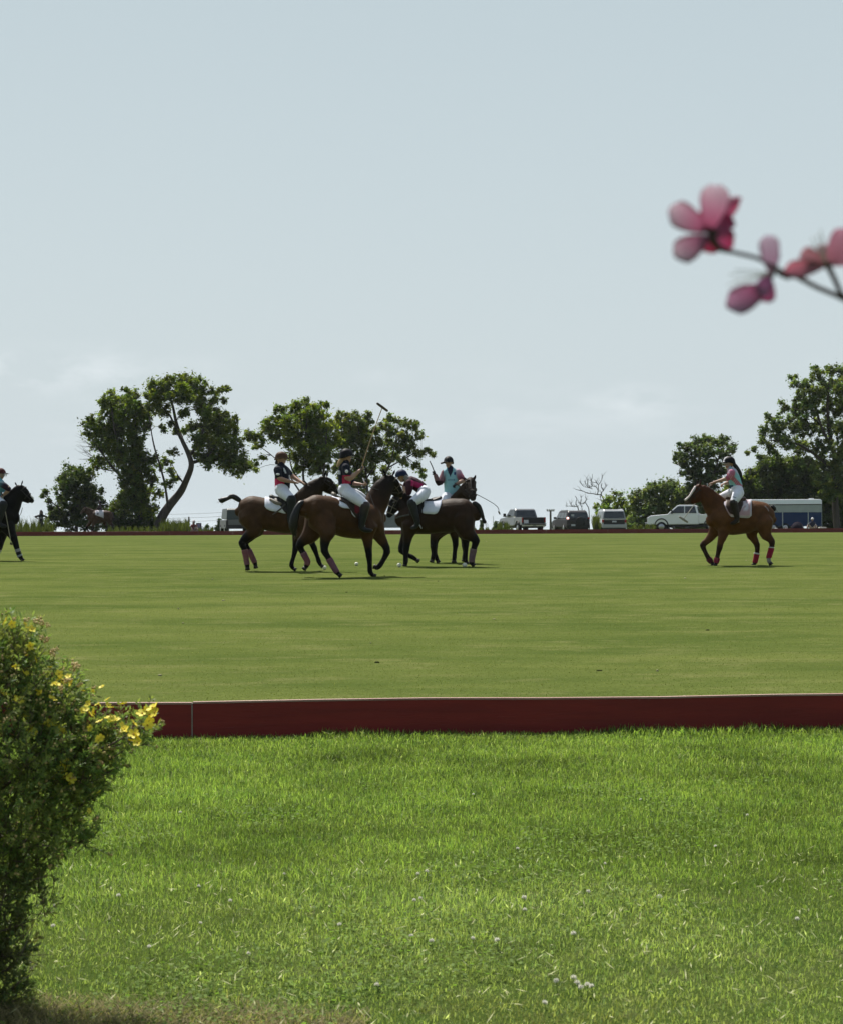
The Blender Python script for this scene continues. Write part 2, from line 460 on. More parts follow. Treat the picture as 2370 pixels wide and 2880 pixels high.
# ------------------------------------------------------------------ grass blades
def blades(n, vr, hgt, wid, colf, bend=.5, tip3=True, vpow=1.0, beta=None):
    v = vr[0] + (vr[1] - vr[0]) * (rng.beta(1, beta, n) if beta else rng.random(n) ** vpow)
    half = v * .205 + .85
    x = (rng.random(n) * 2 - 1) * half
    y = v + YAW * x
    z = gz(v)
    h = hgt(v, x) * rng.uniform(.4, 1.35, n)
    wd = wid * rng.uniform(.6, 1.3, n) * np.clip(v / 9, .8, 1.5)
    az = rng.random(n) * 2 * np.pi
    fx, fy = np.cos(az), np.sin(az)
    be = bend * rng.uniform(.1, 1.1, n)
    fa = rng.random(n) * 2 * np.pi
    sx, sy = np.cos(fa) * wd, np.sin(fa) * wd
    B = np.stack([x, y, z - .004], 1)
    S = np.stack([sx, sy, 0 * sx], 1)
    M1 = B + np.stack([fx*h*be*.3, fy*h*be*.3, h*.55], 1)
    T = B + np.stack([fx*h*be, fy*h*be, h*(1 - .45*be)], 1)
    c = colf(v, x)
    if tip3:
        V = np.stack([B - S, B + S, M1 - S*.8, M1 + S*.8, T], 1).reshape(-1, 3)
        i = np.arange(n)[:, None] * 5
        F = np.concatenate([i + np.array([[0, 1, 3]]), i + np.array([[0, 3, 2]]), i + np.array([[2, 3, 4]])])
        C = np.repeat(c, 5, 0)
        k = np.tile(np.array([.55, .55, .95, .95, 1.1]), n)[:, None]
    else:
        V = np.stack([B - S, B + S, T], 1).reshape(-1, 3)
        F = np.arange(n * 3).reshape(-1, 3)
        C = np.repeat(c, 3, 0); k = np.ones((len(C), 1))
    return V, F, C
def fbm(x, y, s, seed=0.0):
    r = np.zeros(len(x)); a = 1; f = s
    g = np.random.default_rng(int(seed * 10) + 5)
    for _ in range(4):
        for _k in range(4):
            th = g.random() * 6.28; ph = g.random() * 6.28
            r += a * np.sin((x * np.cos(th) + y * np.sin(th)) * f * g.uniform(.7, 1.4) + ph) / 4
        a *= .6; f *= 2.1
    return r
def lawn_col(v, x):
    n = len(v)
    p = fbm(x, v, 2.4, 1); q = fbm(x, v, 7.0, 2)
    near = np.clip((8.3 - v + p * .8) / 1.3, 0, 1)[:, None]
    lush = np.array([.215, .255, .078]); dry = np.array([.300, .320, .125])
    c = lush * (1 - near) + dry * near
    dp = np.clip(fbm(x, v, 1.9, 12) - .75, 0, .7)[:, None] * (v < 8)[:, None]
    c = c * (1 - dp) + np.array([.30, .24, .12]) * dp
    c = c * (1.06 + .20 * p[:, None] + .26 * q[:, None]) * rng.uniform(.5, 1.5, (n, 1))
    yl = rng.random(n) < (.05 + .16 * near[:, 0])
    c[yl] = np.array([.46, .45, .25]) * rng.uniform(.7, 1.3, (yl.sum(), 1))
    dk = rng.random(n) < .2
    c[dk] *= np.array([.75, .9, 1.1]) * .8
    return np.clip(c, .004, .7)
def lawn_h(v, x):
    p = fbm(x, v, 2.0, 4)
    return np.clip(.032 + .009 * p + np.clip((v - 8.2) / 4, 0, 1) * .016 - np.clip((7.6 - v), 0, 1) * .012, .022, .1)
m_blade = mat('grass_blade', (1.15, 1.15, 1.0), (.8, .88, .75), scale=2, rough=.6, spec=.07, attr=True, transl=.45, tcol=(1.1, 1.35, .6))
V, F, C = blades(350000, (4.9, BV - .01), lawn_h, .0017, lawn_col, bend=.9, vpow=.9)
tag(link('lawn_grass', np_mesh('lawn_grass', V, F, C), m_blade), kind='stuff')
def field_col(v, x):
    n = len(v)
    p = fbm(x * .5, v, 1.5, 6)
    c = np.array([.103, .126, .032]) * (1 + .16 * p[:, None]) * rng.uniform(.8, 1.2, (n, 1))
    yl = rng.random(n) < .08
    c[yl] = np.array([.26, .26, .12]) * rng.uniform(.7, 1.2, (yl.sum(), 1))
    return c
V, F, C = blades(380000, (BV + .07, 75), lambda v, x: .010 + .0001 * (v - 13), .0036, field_col, bend=1.1, tip3=False, beta=3.2)
m_blade2 = mat('short_blade', (1.1, 1.1, 1.0), (.9, .92, .85), scale=2, rough=.7, spec=.0, attr=True, transl=.55, tcol=(1.1, 1.2, .7))
tag(link('field_grass', np_mesh('field_grass', V, F, C), m_blade2), kind='stuff')
# taller tufts against the foot of the near board
n = 9000
V, F, C = blades(n, (BV - .20, BV - .01),  lambda v, x: np.clip(.055 + .03 * fbm(x, v, 3, 8), .02, .11), .0026, lambda v, x: lawn_col(v + 3, x), bend=.6)
tag(link('tufts_grass', np_mesh('tufts_grass', V, F, C), m_blade), kind='stuff')
# clover and weed leaves low in the lawn
def leaf_discs(n, vr, size, colf, patch):
    v = vr[0] + (vr[1] - vr[0]) * rng.random(n); x = (rng.random(n) * 2 - 1) * (v * .205 + .3)
    keep = fbm(x, v, 3.1, patch) > .25
    v, x = v[keep], x[keep]; n = len(v)
    c = np.stack([x, v + YAW * x, gz(v) + rng.uniform(.02, .052, n)], 1)
    a = rng.random(n) * 6.28; s = size * rng.uniform(.6, 1.3, n)
    u = np.stack([np.cos(a), np.sin(a), rng.uniform(-.4, .4, n)], 1) * s[:, None]
    w_ = np.stack([-np.sin(a), np.cos(a), rng.uniform(-.5, .5, n)], 1) * (s * .8)[:, None]
    V = np.stack([c - u, c + w_, c + u, c - w_], 1).reshape(-1, 3)
    F = np.arange(len(V)).reshape(-1, 4)
    C = np.repeat(colf(n), 4, 0)
    return V, F, C
V, F, C = leaf_discs(30000, (4.9, 11), .0072, lambda n: np.array([.165, .23, .06]) * rng.uniform(.6, 1.4, (n, 1)), 3)
tag(link('clover_leaves', np_mesh('clover_leaves', V, F, C), m_blade), kind='stuff')
# fallen dry clippings
def clip_bits(n, vr):
    v = vr[0] + (vr[1] - vr[0]) * rng.random(n); x = (rng.random(n) * 2 - 1) * (v * .205 + .3)
    c = np.stack([x, v + YAW * x, gz(v) + rng.uniform(.035, .06, n)], 1)
    a = rng.random(n) * 6.28; s = rng.uniform(.006, .022, n)
    u = np.stack([np.cos(a), np.sin(a), rng.uniform(-.8, .8, n)], 1) * s[:, None]
    w_ = np.stack([-np.sin(a), np.cos(a), rng.uniform(-.3, .3, n)], 1) * .0022
    V = np.stack([c - u, c + w_, c + u, c - w_], 1).reshape(-1, 3)
    return V, np.arange(len(V)).reshape(-1, 4), np.repeat(np.array([.66, .62, .42]) * rng.uniform(.6, 1.2, (n, 1)), 4, 0)
V, F, C = clip_bits(1300, (4.9, 8.6))
tag(link('dry_clippings', np_mesh('dry_clippings', V, F, C), m_blade), kind='stuff')

# divots and torn scraps of turf on the field
q = MB()
for k in range(46):
    v = 16 + 100 * random.random() ** 1.3; x = random.uniform(-.2, .2) * v
    z = float(gz(v)); r = random.uniform(.007, .020); pale = random.random() < .6
    q.ball((x, v + YAW * x, z + .004), (r * random.uniform(.8, 2), r, random.uniform(.006, .014)), None, 7, 5, (.36, .34, .20) if pale else (.07, .08, .03))
tag(link('turf_divots', q.mesh('turf_divots'), mat('divot_soil', (1, 1, 1), (.7, .7, .7), scale=30, rough=.9, spec=0, attr=True)), kind='stuff')
# ------------------------------------------------------------------ horses and people
def proj(co):
    q = co - np.array(CAM); f = q @ np.array(_F)
    return CX + FPX * (q @ np.array(_R)) / f, CY - FPX * (q @ np.array(_U)) / f
def coatmat(name, rough=.42):
    return mat(name, (1.1, 1.1, 1.1), (.62, .60, .58), scale=6, rough=.58, spec=.10, attr=True, bump=.005, bscale=24, stretch=(1, 1, 1))
m_coat = coatmat('horse_coat')
m_cloth = mat('cloth', (1, 1, 1), (.82, .82, .84), scale=9, rough=.8, spec=.2, attr=True, bump=.004, bscale=16)
m_skin = mat('skin', (1, 1, 1), (.85, .78, .75), scale=12, rough=.55, attr=True)
m_leather = mat('dark_leather', (.022, .02, .02), (.035, .028, .024), scale=9, rough=.38, spec=.5, bump=.001)
m_boot = mat('boot_leather', (1, 1, 1), (.7, .7, .7), scale=10, rough=.5, spec=.22, attr=True, bump=.001)
m_shell = mat('helmet_shell', (1, 1, 1), (.8, .8, .8), scale=12, rough=.6, spec=.16, attr=True)
m_pad = mat('quilted_pad', (1, 1, 1), (.86, .87, .92), scale=14, rough=.85, attr=True, bump=.006, bscale=30)
m_wood = mat('mallet_cane', (.42, .30, .17), (.30, .20, .10), scale=20, rough=.5)
m_mhead = mat('mallet_head_wood', (.10, .075, .05), (.05, .04, .03), scale=20, rough=.5)
m_hair = mat('hair', (1, 1, 1), (.6, .55, .5), scale=40, rough=.5, spec=.4, attr=True, stretch=(3, 3, .4))
m_steel = mat('steel', (.5, .5, .5), rough=.3, metal=.9)
m_white = mat('white_print', (.72, .72, .72), (.6, .6, .62), scale=20, rough=.7)
m_eye = mat('dark_eye', (.01, .008, .006), rough=.12, spec=.6)
m_wrap = mat('leg_wrap_cloth', (1, 1, 1), (.8, .8, .8), scale=20, rough=.85, attr=True, bump=.002, bscale=60)
BLK = (.007, .0065, .007)

class Fig:
    def __init__(s, Y): s.Y = Y; s.m = Y / FPX
    def P(s, px, py, d=0.0): return W(px, py, s.Y + d)
    def T(s, mb, nodes, **k):
        "nodes: (px, py, d, r px[, ratio])"
        mb.tube([s.P(n[0], n[1], n[2]) for n in nodes], [n[3] * s.m for n in nodes],
                ratio=[n[4] if len(n) > 4 else k.get('rt', 1.0) for n in nodes], **{a: b for a, b in k.items() if a != 'rt'})
    def trunk_at(s, nodes, px):
        n = sorted(nodes, key=lambda a: a[0])
        xs = [a[0] for a in n]
        f = lambda i: float(np.interp(px, xs, [a[i] for a in n]))
        a_, b_ = n[2], n[-3]
        sl = abs(b_[2] - a_[2]) / max(.1, (b_[0] - a_[0]) * s.m)
        return f(1), f(2), f(3), float(np.interp(px, xs, [a[4] if len(a) > 4 else .86 for a in n])) * math.sqrt(1 + sl * sl)
    def drape(s, nodes, px0, px1, bottom, lift=1.04, thick=.012, nx=14, nt=9, col=(1, 1, 1), top=0.0, colf=None):
        "cloth lying over the trunk between px0 and px1 down to the row bottom(px)"
        mb = MB(); xs = np.linspace(px0, px1, nx)
        lay = []
        for L_ in (0, 1):
            g = []
            for x in xs:
                cy, dc, r, q = s.trunk_at(nodes, x)
                cb = max(-.6, min(.995, (cy - bottom(x)) / (r * lift)))
                ph = math.acos(cb)
                row = []
                for k in range(-nt, nt + 1):
                    t = k / nt; a = t * ph
                    rr = r * lift
                    p = s.P(x, cy - rr * math.cos(a), dc + rr * s.m * q * math.sin(a))
                    c0 = s.P(x, cy, dc)
                    u = (p - c0).normalized()
                    row.append(p + u * (thick * L_))
                g.append(row)
            lay.append(g)
        w_ = 2 * nt + 1
        vs = [p for g in lay for r_ in g for p in r_]
        id_ = lambda L_, i, k: L_ * nx * w_ + i * w_ + k
        fs = []
        for i in range(nx - 1):
            for k in range(w_ - 1):
                fs.append((id_(1, i, k), id_(1, i+1, k), id_(1, i+1, k+1), id_(1, i, k+1)))
                fs.append((id_(0, i, k), id_(0, i, k+1), id_(0, i+1, k+1), id_(0, i+1, k)))
        for i in range(nx - 1):
            fs.append((id_(0, i, 0), id_(0, i+1, 0), id_(1, i+1, 0), id_(1, i, 0)))
            fs.append((id_(0, i, w_-1), id_(1, i, w_-1), id_(1, i+1, w_-1), id_(0, i+1, w_-1)))
        for k in range(w_ - 1):
            fs.append((id_(0, 0, k), id_(1, 0, k), id_(1, 0, k+1), id_(0, 0, k+1)))
            fs.append((id_(0, nx-1, k), id_(0, nx-1, k+1), id_(1, nx-1, k+1), id_(1, nx-1, k)))
        cols = [col] * len(vs)
        if colf:
            a, b = proj(np.array([tuple(v) for v in vs]))
            cols = [colf(x, y) for x, y in zip(a, b)]
        mb.add(vs, fs, cols)
        return mb
def curve(pts):
    xs = [p[0] for p in pts]; ys = [p[1] for p in pts]
    return lambda x: float(np.interp(x, xs, ys))

def horse(sp):
    Y = sp['Y']; F_ = Fig(Y); base = F_.P(*sp['foot']); base.z = ground(base.x, base.y)
    root = thing(sp.get('name', 'horse'), sp['label'], 'horse', base, sp.get('group'))
    body, pts = sp['coat'], sp.get('points', BLK)
    mb = MB()
    F_.T(mb, [n if len(n) > 4 else (*n, .86) for n in sp['trunk']], n=26, col=body, sub=4)
    TT = sp['trunk']
    for i_, k_, kr in ((2, .50, .60), (3, .46, .52), (-4, .46, .55)):          # haunch, loin and shoulder muscle on both sides
        t_ = TT[i_]
        for s_ in (-1, 1):
            mb.ball(F_.P(t_[0], t_[1] + t_[3] * .12, t_[2] + s_ * t_[3] * F_.m * .86 * k_), (t_[3] * F_.m * kr, t_[3] * F_.m * .86 * .60, t_[3] * F_.m * kr * 1.25), n=14, m=10, col=body)
    hb = sp.get('headcol', body)
    nn = len(sp['neck'])
    F_.T(mb, sp['neck'], rt=.6, n=12, col=[tuple(body[j] + (hb[j] - body[j]) * min(1, (i + .6) / (nn - 1)) for j in range(3)) for i in range(nn)])
    F_.T(mb, sp['head'], rt=.62, n=12, col=[hb] * (len(sp['head']) - 1) + [sp.get('muzzle', pts)])
    if 'jaw' in sp: F_.T(mb, sp['jaw'], rt=.55, n=10, col=hb)
    for e in sp['ears']:
        a, b, r = e
        F_.T(mb, [(*a, r * .8, .7), ((a[0]+b[0])/2, (a[1]+b[1])/2, (a[2]+b[2])/2, r, .6), (*b, r * .25, .6)], n=8, col=[hb, pts, pts])
    for lg in sp['legs']:
        nd = lg['n']; d = lg['d']; k = lg.get('k', 2)
        nodes = [(x, y, d if i > 0 else d * .7, r) for i, (x, y, r) in enumerate(nd)]
        cols = [body if i < k else pts for i in range(len(nd))]
        if lg.get('sock'): cols[-3:] = [lg['sock']] * 3
        cols[-1] = (.03, .025, .02)
        F_.T(mb, [(*n, .95) for n in nodes], n=10, col=cols)
        # joint swell at knee / hock
        j = nodes[3]
        mb.ball(F_.P(j[0], j[1], d), nodes[3][3] * F_.m * 1.12, col=cols[3], n=8, m=6)
        # hoof: flared, with a flat sole
        h = nodes[-1]; g = nodes[-2]
    me = fuse(mb, 'body', base, sp.get('vox', .015), sp.get('sm', 9))
    bo = link('body', me, m_coat, root)
    # hooves as parts
    for lg in sp['legs']:
        nd = lg['n']; d = lg['d']
        (x0, y0, r0), (x1, y1, r1) = nd[-2], nd[-1]
        a = F_.P(x0 + (x1-x0)*.45, y0 + (y1-y0)*.45, d); b = F_.P(x1, y1, d)
        u = (b - a).normalized()
        hm = MB()
        hm.tube([a, a + (b-a)*.5, b + u * r1 * F_.m * .5], [r1*.95*F_.m, r1*1.05*F_.m, r1*1.22*F_.m], n=12, cap=False, col=lg.get('hoof', (.035, .03, .025)), sub=1)
        part('hoof', hm, m_boot, root)
        for wr in lg.get('wraps', []):
            i0, i1, c, sc = wr
            wm = MB()
            def at(t):
                i = min(int(t), len(nd) - 2); f = t - i
                return (nd[i][0] + (nd[i+1][0]-nd[i][0])*f, nd[i][1] + (nd[i+1][1]-nd[i][1])*f, d, (nd[i][2] + (nd[i+1][2]-nd[i][2])*f) * sc, .95)
            ts = np.linspace(i0, i1, 6)
            F_.T(wm, [at(t) for t in ts], n=12, cap=False, col=[tuple(q * random.uniform(.85, 1.1) for q in c) for _ in ts], sub=2)
            part('leg_wrap', wm, m_wrap, root)
    if 'tail' in sp:
        tm = MB()
        F_.T(tm, sp['tail'], n=9, rt=.9, col=sp.get('tailcol', BLK), sub=4)
        tl = fuse(tm, 'tail', base, .012, 1)
        t_ = link('tail', tl, m_hair, root)
        wm = MB()
        T_ = sp['tail']
        for _ in range(sp.get('wisps', 26)):
            k = random.randint(0, len(T_) - 2) if len(T_) > 2 else 0; f = random.random()
            x = T_[k][0] + (T_[k+1][0]-T_[k][0])*f; y = T_[k][1] + (T_[k+1][1]-T_[k][1])*f; r = T_[k][3]
            dx = (T_[k+1][0]-T_[k][0]); dy = (T_[k+1][1]-T_[k][1]); l_ = math.hypot(dx, dy) + 1e-6
            q = random.uniform(6, 16)
            a = (x + random.uniform(-r, r)*.7, y + random.uniform(-r, r)*.7, T_[k][2] + random.uniform(-.03, .03))
            b = (a[0] + dx/l_*q*.6 + random.uniform(-3, 3), a[1] + dy/l_*q*.6 + random.uniform(-1, 6), a[2] + random.uniform(-.04, .04))
            c = (b[0] + dx/l_*q*.3 + random.uniform(-3, 3), b[1] + q*.5, b[2])
            F_.T(wm, [(*a, .45), (*b, .3), (*c, .1)], n=4, col=sp.get('wispcol', (.05, .04, .03)), sub=2)
        part('tail_hair', wm, m_hair, t_, org=base)
    # eye
    for s_ in (-1, 1):
        e = sp['eye']
        em = MB(); em.ball(F_.P(e[0], e[1], e[2] if s_ < 0 else e[3]), .021, n=8, m=6)
        part('eye', em, m_eye, root)
    # bridle
    if 'bridle' in sp:
        bm = MB(); H = sp['head']
        def hat(t):
            i = min(int(t), len(H) - 2); f = t - i
            a, b = H[i], H[i+1]
            q = lambda k, df=.62: (a[k] if len(a) > k else df) * (1-f) + (b[k] if len(b) > k else df) * f
            return F_.P(q(0), q(1), q(2)), q(3) * F_.m, q(4)
        def ring(t, w=.011, k=1.08):
            c, r, q = hat(t); c2, _, _ = hat(min(t + .2, len(H) - 1.001)); c1, _, _ = hat(max(t - .2, 0))
            ax = (c2 - c1).normalized(); n1 = ax.cross(Vector((0, 1, 0))); n1.normalize(); n2 = ax.cross(n1)
            P_ = [c + n1 * (math.cos(a) * r * k) + n2 * (math.sin(a) * r * q * k) for a in np.linspace(0, 2*math.pi, 17)]
            bm.tube(P_, [w] * 17, n=5, ratio=.5, sub=1, cap=False)
            return P_
        ts = sp['bridle']
        rings = [ring(t) for t in ts]
        for k in (4, 12):
            bm.tube([r_[k] for r_ in rings], [.010] * len(rings), n=5, sub=1)
        c = sp.get('bridlecol', (.02, .016, .013))
        part('bridle', bm, mat('bridle_leather', c, rough=.45), root)
        if 'reins' in sp:
            for si, hnd in enumerate(sp['reins']):
                rm = MB(); p0 = rings[-1][4 if si % 2 else 12]
                q = F_.P(*hnd)
                sag = (p0 + q) / 2 - Vector((0, 0, sp.get('sag', .05)))
                rm.tube([p0, sag, q], [.008, .008, .008], n=4, sub=5, ratio=.6)
                part('rein', rm, m_leather, root)
    for p in sp.get('drapes', []):
        d_ = F_.drape(sp['trunk'], p['x'][0], p['x'][1], curve(p['b']), p.get('lift', 1.05), p.get('th', .014), col=p.get('c', (.7, .71, .76)), colf=p.get('colf'))
        part(p['name'], d_, p.get('m', m_pad), root)
    for p in sp.get('tubes', []):
        tm = MB(); F_.T(tm, p['n'], n=10, rt=p.get('rt', 1), col=p.get('c', (.03, .025, .02)), sub=3)
        part(p['name'], tm, p.get('m', m_boot), root)
    return root

def hand(mb, p, u, side, s=1.0, col=(.42, .27, .2)):
    "fist at p, forearm direction u; fingers curl round a grip lying across the palm"
    u = u.normalized(); side = (side - u * side.dot(u)).normalized(); n = u.cross(side)
    mb.tube([p, p + u*.045*s, p + u*.085*s], [.024*s, .034*s, .032*s], n=8, ratio=.55, col=col, sub=2, ref=tuple(n))
    for i, (o, L_) in enumerate(((-.028, .9), (-.0095, 1.0), (.0095, .95), (.028, .75))):
        a = p + u*.085*s + side*o*s
        mb.tube([a, a + u*.028*s*L_ - n*.006, a + u*.036*s*L_ - n*.036*s, a + u*.012*s - n*.05*s], [.0098*s, .0095*s, .009*s, .008*s], n=6, col=col, sub=2)
    a = p + u*.03*s - side*.03*s
    mb.tube([a, a - side*.02*s + u*.025*s - n*.02*s, a + u*.055*s - n*.045*s], [.011*s, .0105*s, .009*s], n=6, col=col, sub=2)

def rider(sp):
    Y = sp['Y']; F_ = Fig(Y)
    hx = sp['legs'][0][0]
    base = F_.P(hx[0], hx[1], 0)
    root = thing('person', sp['label'], 'person', base)
    sk = sp.get('skin', (.40, .25, .18)); vx = sp.get('vox', .0105)
    body = MB()
    T_ = sp['torso']
    F_.T(body, [(n[0], n[1], n[2], n[3]*.86, n[4] if len(n) > 4 else 1.25) for n in T_], n=12, col=sk)
    hc = F_.P(*sp['head'][:3]); fwd = Vector(sp['face']).normalized(); up = Vector(sp.get('up', (0, 0, 1))); up = (up - fwd*up.dot(fwd)).normalized()
    sd_ = fwd.cross(up); ax = (fwd, sd_, up)
    nk = F_.P(*T_[0][:3])
    body.tube([nk, hc - up*.09 - fwd*.015, hc - up * .02 - fwd*.01], [.062, .052, .055], n=10, col=sk)
    body.ball(hc + up*.015 - fwd*.008, (.094, .074, .10), ax, 12, 9, sk)          # cranium
    body.tube([hc - up*.02 + fwd*.035, hc - up*.065 + fwd*.052, hc - up*.098 + fwd*.062], [.062, .050, .026], n=10, col=sk, ref=tuple(up))   # face, jaw, chin
    body.tube([hc + up*.012 + fwd*.088, hc - up*.022 + fwd*.112], [.010, .016], n=6, col=sk)        # nose
    for s_ in (-1, 1):
        body.ball(hc - up*.012 + sd_*.076*s_ - fwd*.01, (.018, .007, .030), ax, 8, 6, sk)             # ears
    for a in sp['arms']:
        nd = a['n']
        F_.T(body, [(n[0], n[1], n[2], n[3], 1) for n in nd], n=10, col=sk)
        e = F_.P(*nd[-1][:3]); f = F_.P(*nd[-2][:3])
        hand(body, e, e - f, Vector(a.get('side', (0, 0, 1))), a.get('s', 1), a.get('hand', sk))
    for lg in sp['legs']:
        F_.T(body, [(n[0], n[1], n[2], n[3]*.85, 1) for n in lg], n=10, col=sk)
    link('body', fuse(body, 'body', base, vx, 2), m_skin, root)
    for s_ in (-1, 1):
        em = MB(); em.ball(hc + up*.012 + fwd*.078 + sd_*.031*s_, .0125, n=8, m=6); part('eye', em, m_eye, root)
    mm_ = MB(); mm_.tube([hc - up*.058 + fwd*.094 + sd_*(-.024), hc - up*.06 + fwd*.100, hc - up*.058 + fwd*.094 + sd_*.024], [.005, .008, .005], n=6, col=(.28, .11, .1)); part('mouth', mm_, m_skin, root)
    # shirt
    sh = MB()
    F_.T(sh, [(n[0], n[1], n[2], n[3], n[4] if len(n) > 4 else 1.25) for n in T_], n=14, col=sp['shirt'])
    sh.tube([nk + Vector((0, 0, .0)), nk + (hc - nk)*.36], [.075, .062], n=12, col=sp.get('collar', sp['shirt']))
    for a in sp['arms']:
        k = a.get('sleeve', 2)
        nd = a['n'][:k + 1] if k >= 1 else a['n'][:2]
        q = [(n[0], n[1], n[2], n[3]*(1.35 - .05*i), 1) for i, n in enumerate(nd)]
        if a.get('short'):  # sleeve ends part way down the last stretch
            f = a['short']; l_, m_ = q[-2], q[-1]
            q[-1] = tuple(l_[i] + (m_[i]-l_[i])*f for i in range(4)) + (1,)
        cs = a.get('scol'); F_.T(sh, q, n=10, col=cs if cs else sp['shirt'])
    pat = sp.get('pattern')
    def colf(co, cols):
        if pat:
            a, b = proj(co.astype(float))
            for i in range(len(a)):
                c = pat(a[i], b[i], co[i])
                if c is not None: cols[i, :3] = c
        return cols
    link('shirt', fuse(sh, 'shirt', base, vx, 2, colf), m_cloth, root)
    # breeches
    br = MB(); pc = sp.get('pants', (.72, .74, .80))
    F_.T(br, sp['pelvis'], n=12, col=pc)
    for lg in sp['legs']:
        F_.T(br, [(n[0], n[1], n[2], n[3], 1) for n in lg[:sp.get('pk', 2)]], n=12, col=pc)
    link('breeches', fuse(br, 'breeches', base, vx, 3), m_cloth, root)
    # boots
    for lg in sp['legs']:
        bt = MB(); k = sp.get('pk', 2) - 1
        bc = sp.get('boot', (.018, .02, .022))
        nd = lg[k:]
        F_.T(bt, [(n[0], n[1], n[2], n[3]*(1.12 if i else 1.16), 1) for i, n in enumerate(nd)], n=10, col=[sp.get('kneecol', bc)] + [bc] * (len(nd) - 1))
        link(sp.get('shoename', 'boot'), fuse(bt, 'boot', base, .012, 1), m_boot, root)
    if 'hair' in sp:
        h_ = MB()
        for (nodes, c) in sp['hair']:
            F_.T(h_, nodes, n=9, rt=.8, col=c, sub=3)
        link('hair', fuse(h_, 'hair', base, max(.009, vx * .7), 1), m_hair, root)
    if 'helmet' not in sp: return root
    # helmet
    hm = MB(); c = sp['helmet']
    n, m_ = 20, 8
    vs, cs, fs = [], [], []
    tilt = sp.get('htilt', 0)
    f2 = (fwd * math.cos(tilt) + up * math.sin(tilt)); u2 = (up * math.cos(tilt) - fwd * math.sin(tilt))
    hcc = hc + up * .03
    for j in range(m_ + 1):
        th = math.pi * .5 * j / m_
        for k in range(n):
            a = 2 * math.pi * k / n
            rx = .132 + .008 * math.cos(a); ry = .108
            vs.append(hcc + f2*(rx*math.cos(a)*math.cos(th)) + sd_*(ry*math.sin(a)*math.cos(th)) + u2*(.118*math.sin(th)))
            hc2 = sp.get('helmet2')
            cs.append(hc2 if (hc2 and abs(math.sin(a)) < .35 and math.cos(a) > -.2) else c)
    for j in range(m_):
        for k in range(n): fs.append((j*n + k, j*n + (k+1) % n, (j+1)*n + (k+1) % n, (j+1)*n + k))
    # skirt down the back and brim out in front
    b0 = len(vs)
    for k in range(n):
        a = 2 * math.pi * k / n
        fr = max(0, math.cos(a)) ** 1.5
        bk = max(0, -math.cos(a) + .25)
        vs.append(hcc + f2*((.14 + .085*fr)*math.cos(a)) + sd_*((.113 + .01*fr)*math.sin(a)) - u2*(.012 + .05*min(1, bk)) + u2 * .0)
        cs.append(sp.get('brimcol', c))
    for k in range(n): fs.append((k, (k+1) % n, b0 + (k+1) % n, b0 + k)[::-1])
    b1 = len(vs)
    for k in range(n):
        vs.append(vs[b0 + k] * 1 - u2 * .009 + (hcc - vs[b0 + k]) * .03); cs.append(tuple(q * .6 for q in sp.get('brimcol', c)))
    for k in range(n): fs.append((b0 + k, b0 + (k+1) % n, b1 + (k+1) % n, b1 + k)[::-1])
    b2 = len(vs)
    for k in range(n):
        a = 2 * math.pi * k / n
        vs.append(hcc + f2*(.118*math.cos(a)) + sd_*(.096*math.sin(a)) - u2*.004); cs.append(BLK)
    for k in range(n): fs.append((b1 + k, b1 + (k+1) % n, b2 + (k+1) % n, b2 + k)[::-1])
    hm.add(vs, fs, cs)
    hm.tube([hcc - f2*.03 - u2*.10 + sd_*.07, hc - up*.115 + fwd*.035, hcc - f2*.03 - u2*.10 - sd_*.07], [.009]*3, n=5, col=BLK)
    ho = part(sp.get('hatname', 'helmet'), hm, m_shell, root)
    if sp.get('guard'):
        gm = MB()
        for zz in (.035, .075):
            P_ = [hcc + f2*((.135)*math.cos(a) + .02) + sd_*(.105*math.sin(a)) - u2*zz for a in np.linspace(-1.5, 1.5, 11)]
            gm.tube(P_, [.005]*11, n=5, sub=1)
        for a in (-.55, 0, .55):
            gm.tube([hcc + f2*(.155*math.cos(a) + .02) + sd_*(.105*math.sin(a)) - u2*.0, hcc + f2*(.135*math.cos(a)+.02) + sd_*(.105*math.sin(a)) - u2*.075], [.005]*2, n=5, sub=1)
        part('face_guard', gm, m_steel, root)
    for pm in sp.get('prints', []):
        q = MB()
        p = F_.P(*pm['p']); r1 = pm['r'][0] * F_.m; r2 = pm['r'][1] * F_.m
        q.ball(p, (r1, .012, r2), None, 8, 6)
        part('printed_badge', q, pm.get('m', m_white), root)
    for x in sp.get('extra', []):
        q = MB(); F_.T(q, x['n'], n=8, rt=x.get('rt', 1), col=x.get('c', BLK), sub=3); part(x['name'], q, x.get('m', m_boot), root)
    return root

def mallet(label, Y, hand_, top, head, grip, name='polo_mallet', r=.0085, hr=.026, bend=None, cane=None, hm_=None):
    "hand_, top: (px,py,d); head: two ends; grip: butt end"
    F_ = Fig(Y); b = F_.P(*hand_)
    root = thing(name, label, 'mallet', b)
    sm = MB(); pts = [F_.P(*hand_)] + ([F_.P(*bend)] if bend else []) + [F_.P(*top)]
    sm.tube(pts, [r * 1.15] + [r] * (len(pts) - 1), n=6, sub=4); part('shaft', sm, cane or m_wood, root)
    hm = MB(); a, c = F_.P(*head[0]), F_.P(*head[1])
    hm.tube([a, (a+c)/2, c], [hr * .9, hr, hr * .9], n=10, sub=1); part('head', hm, hm_ or m_mhead, root)
    gm = MB(); gm.tube([F_.P(*grip), F_.P(*hand_)], [.016, .014], n=7); part('grip', gm, m_leather, root)
    return root
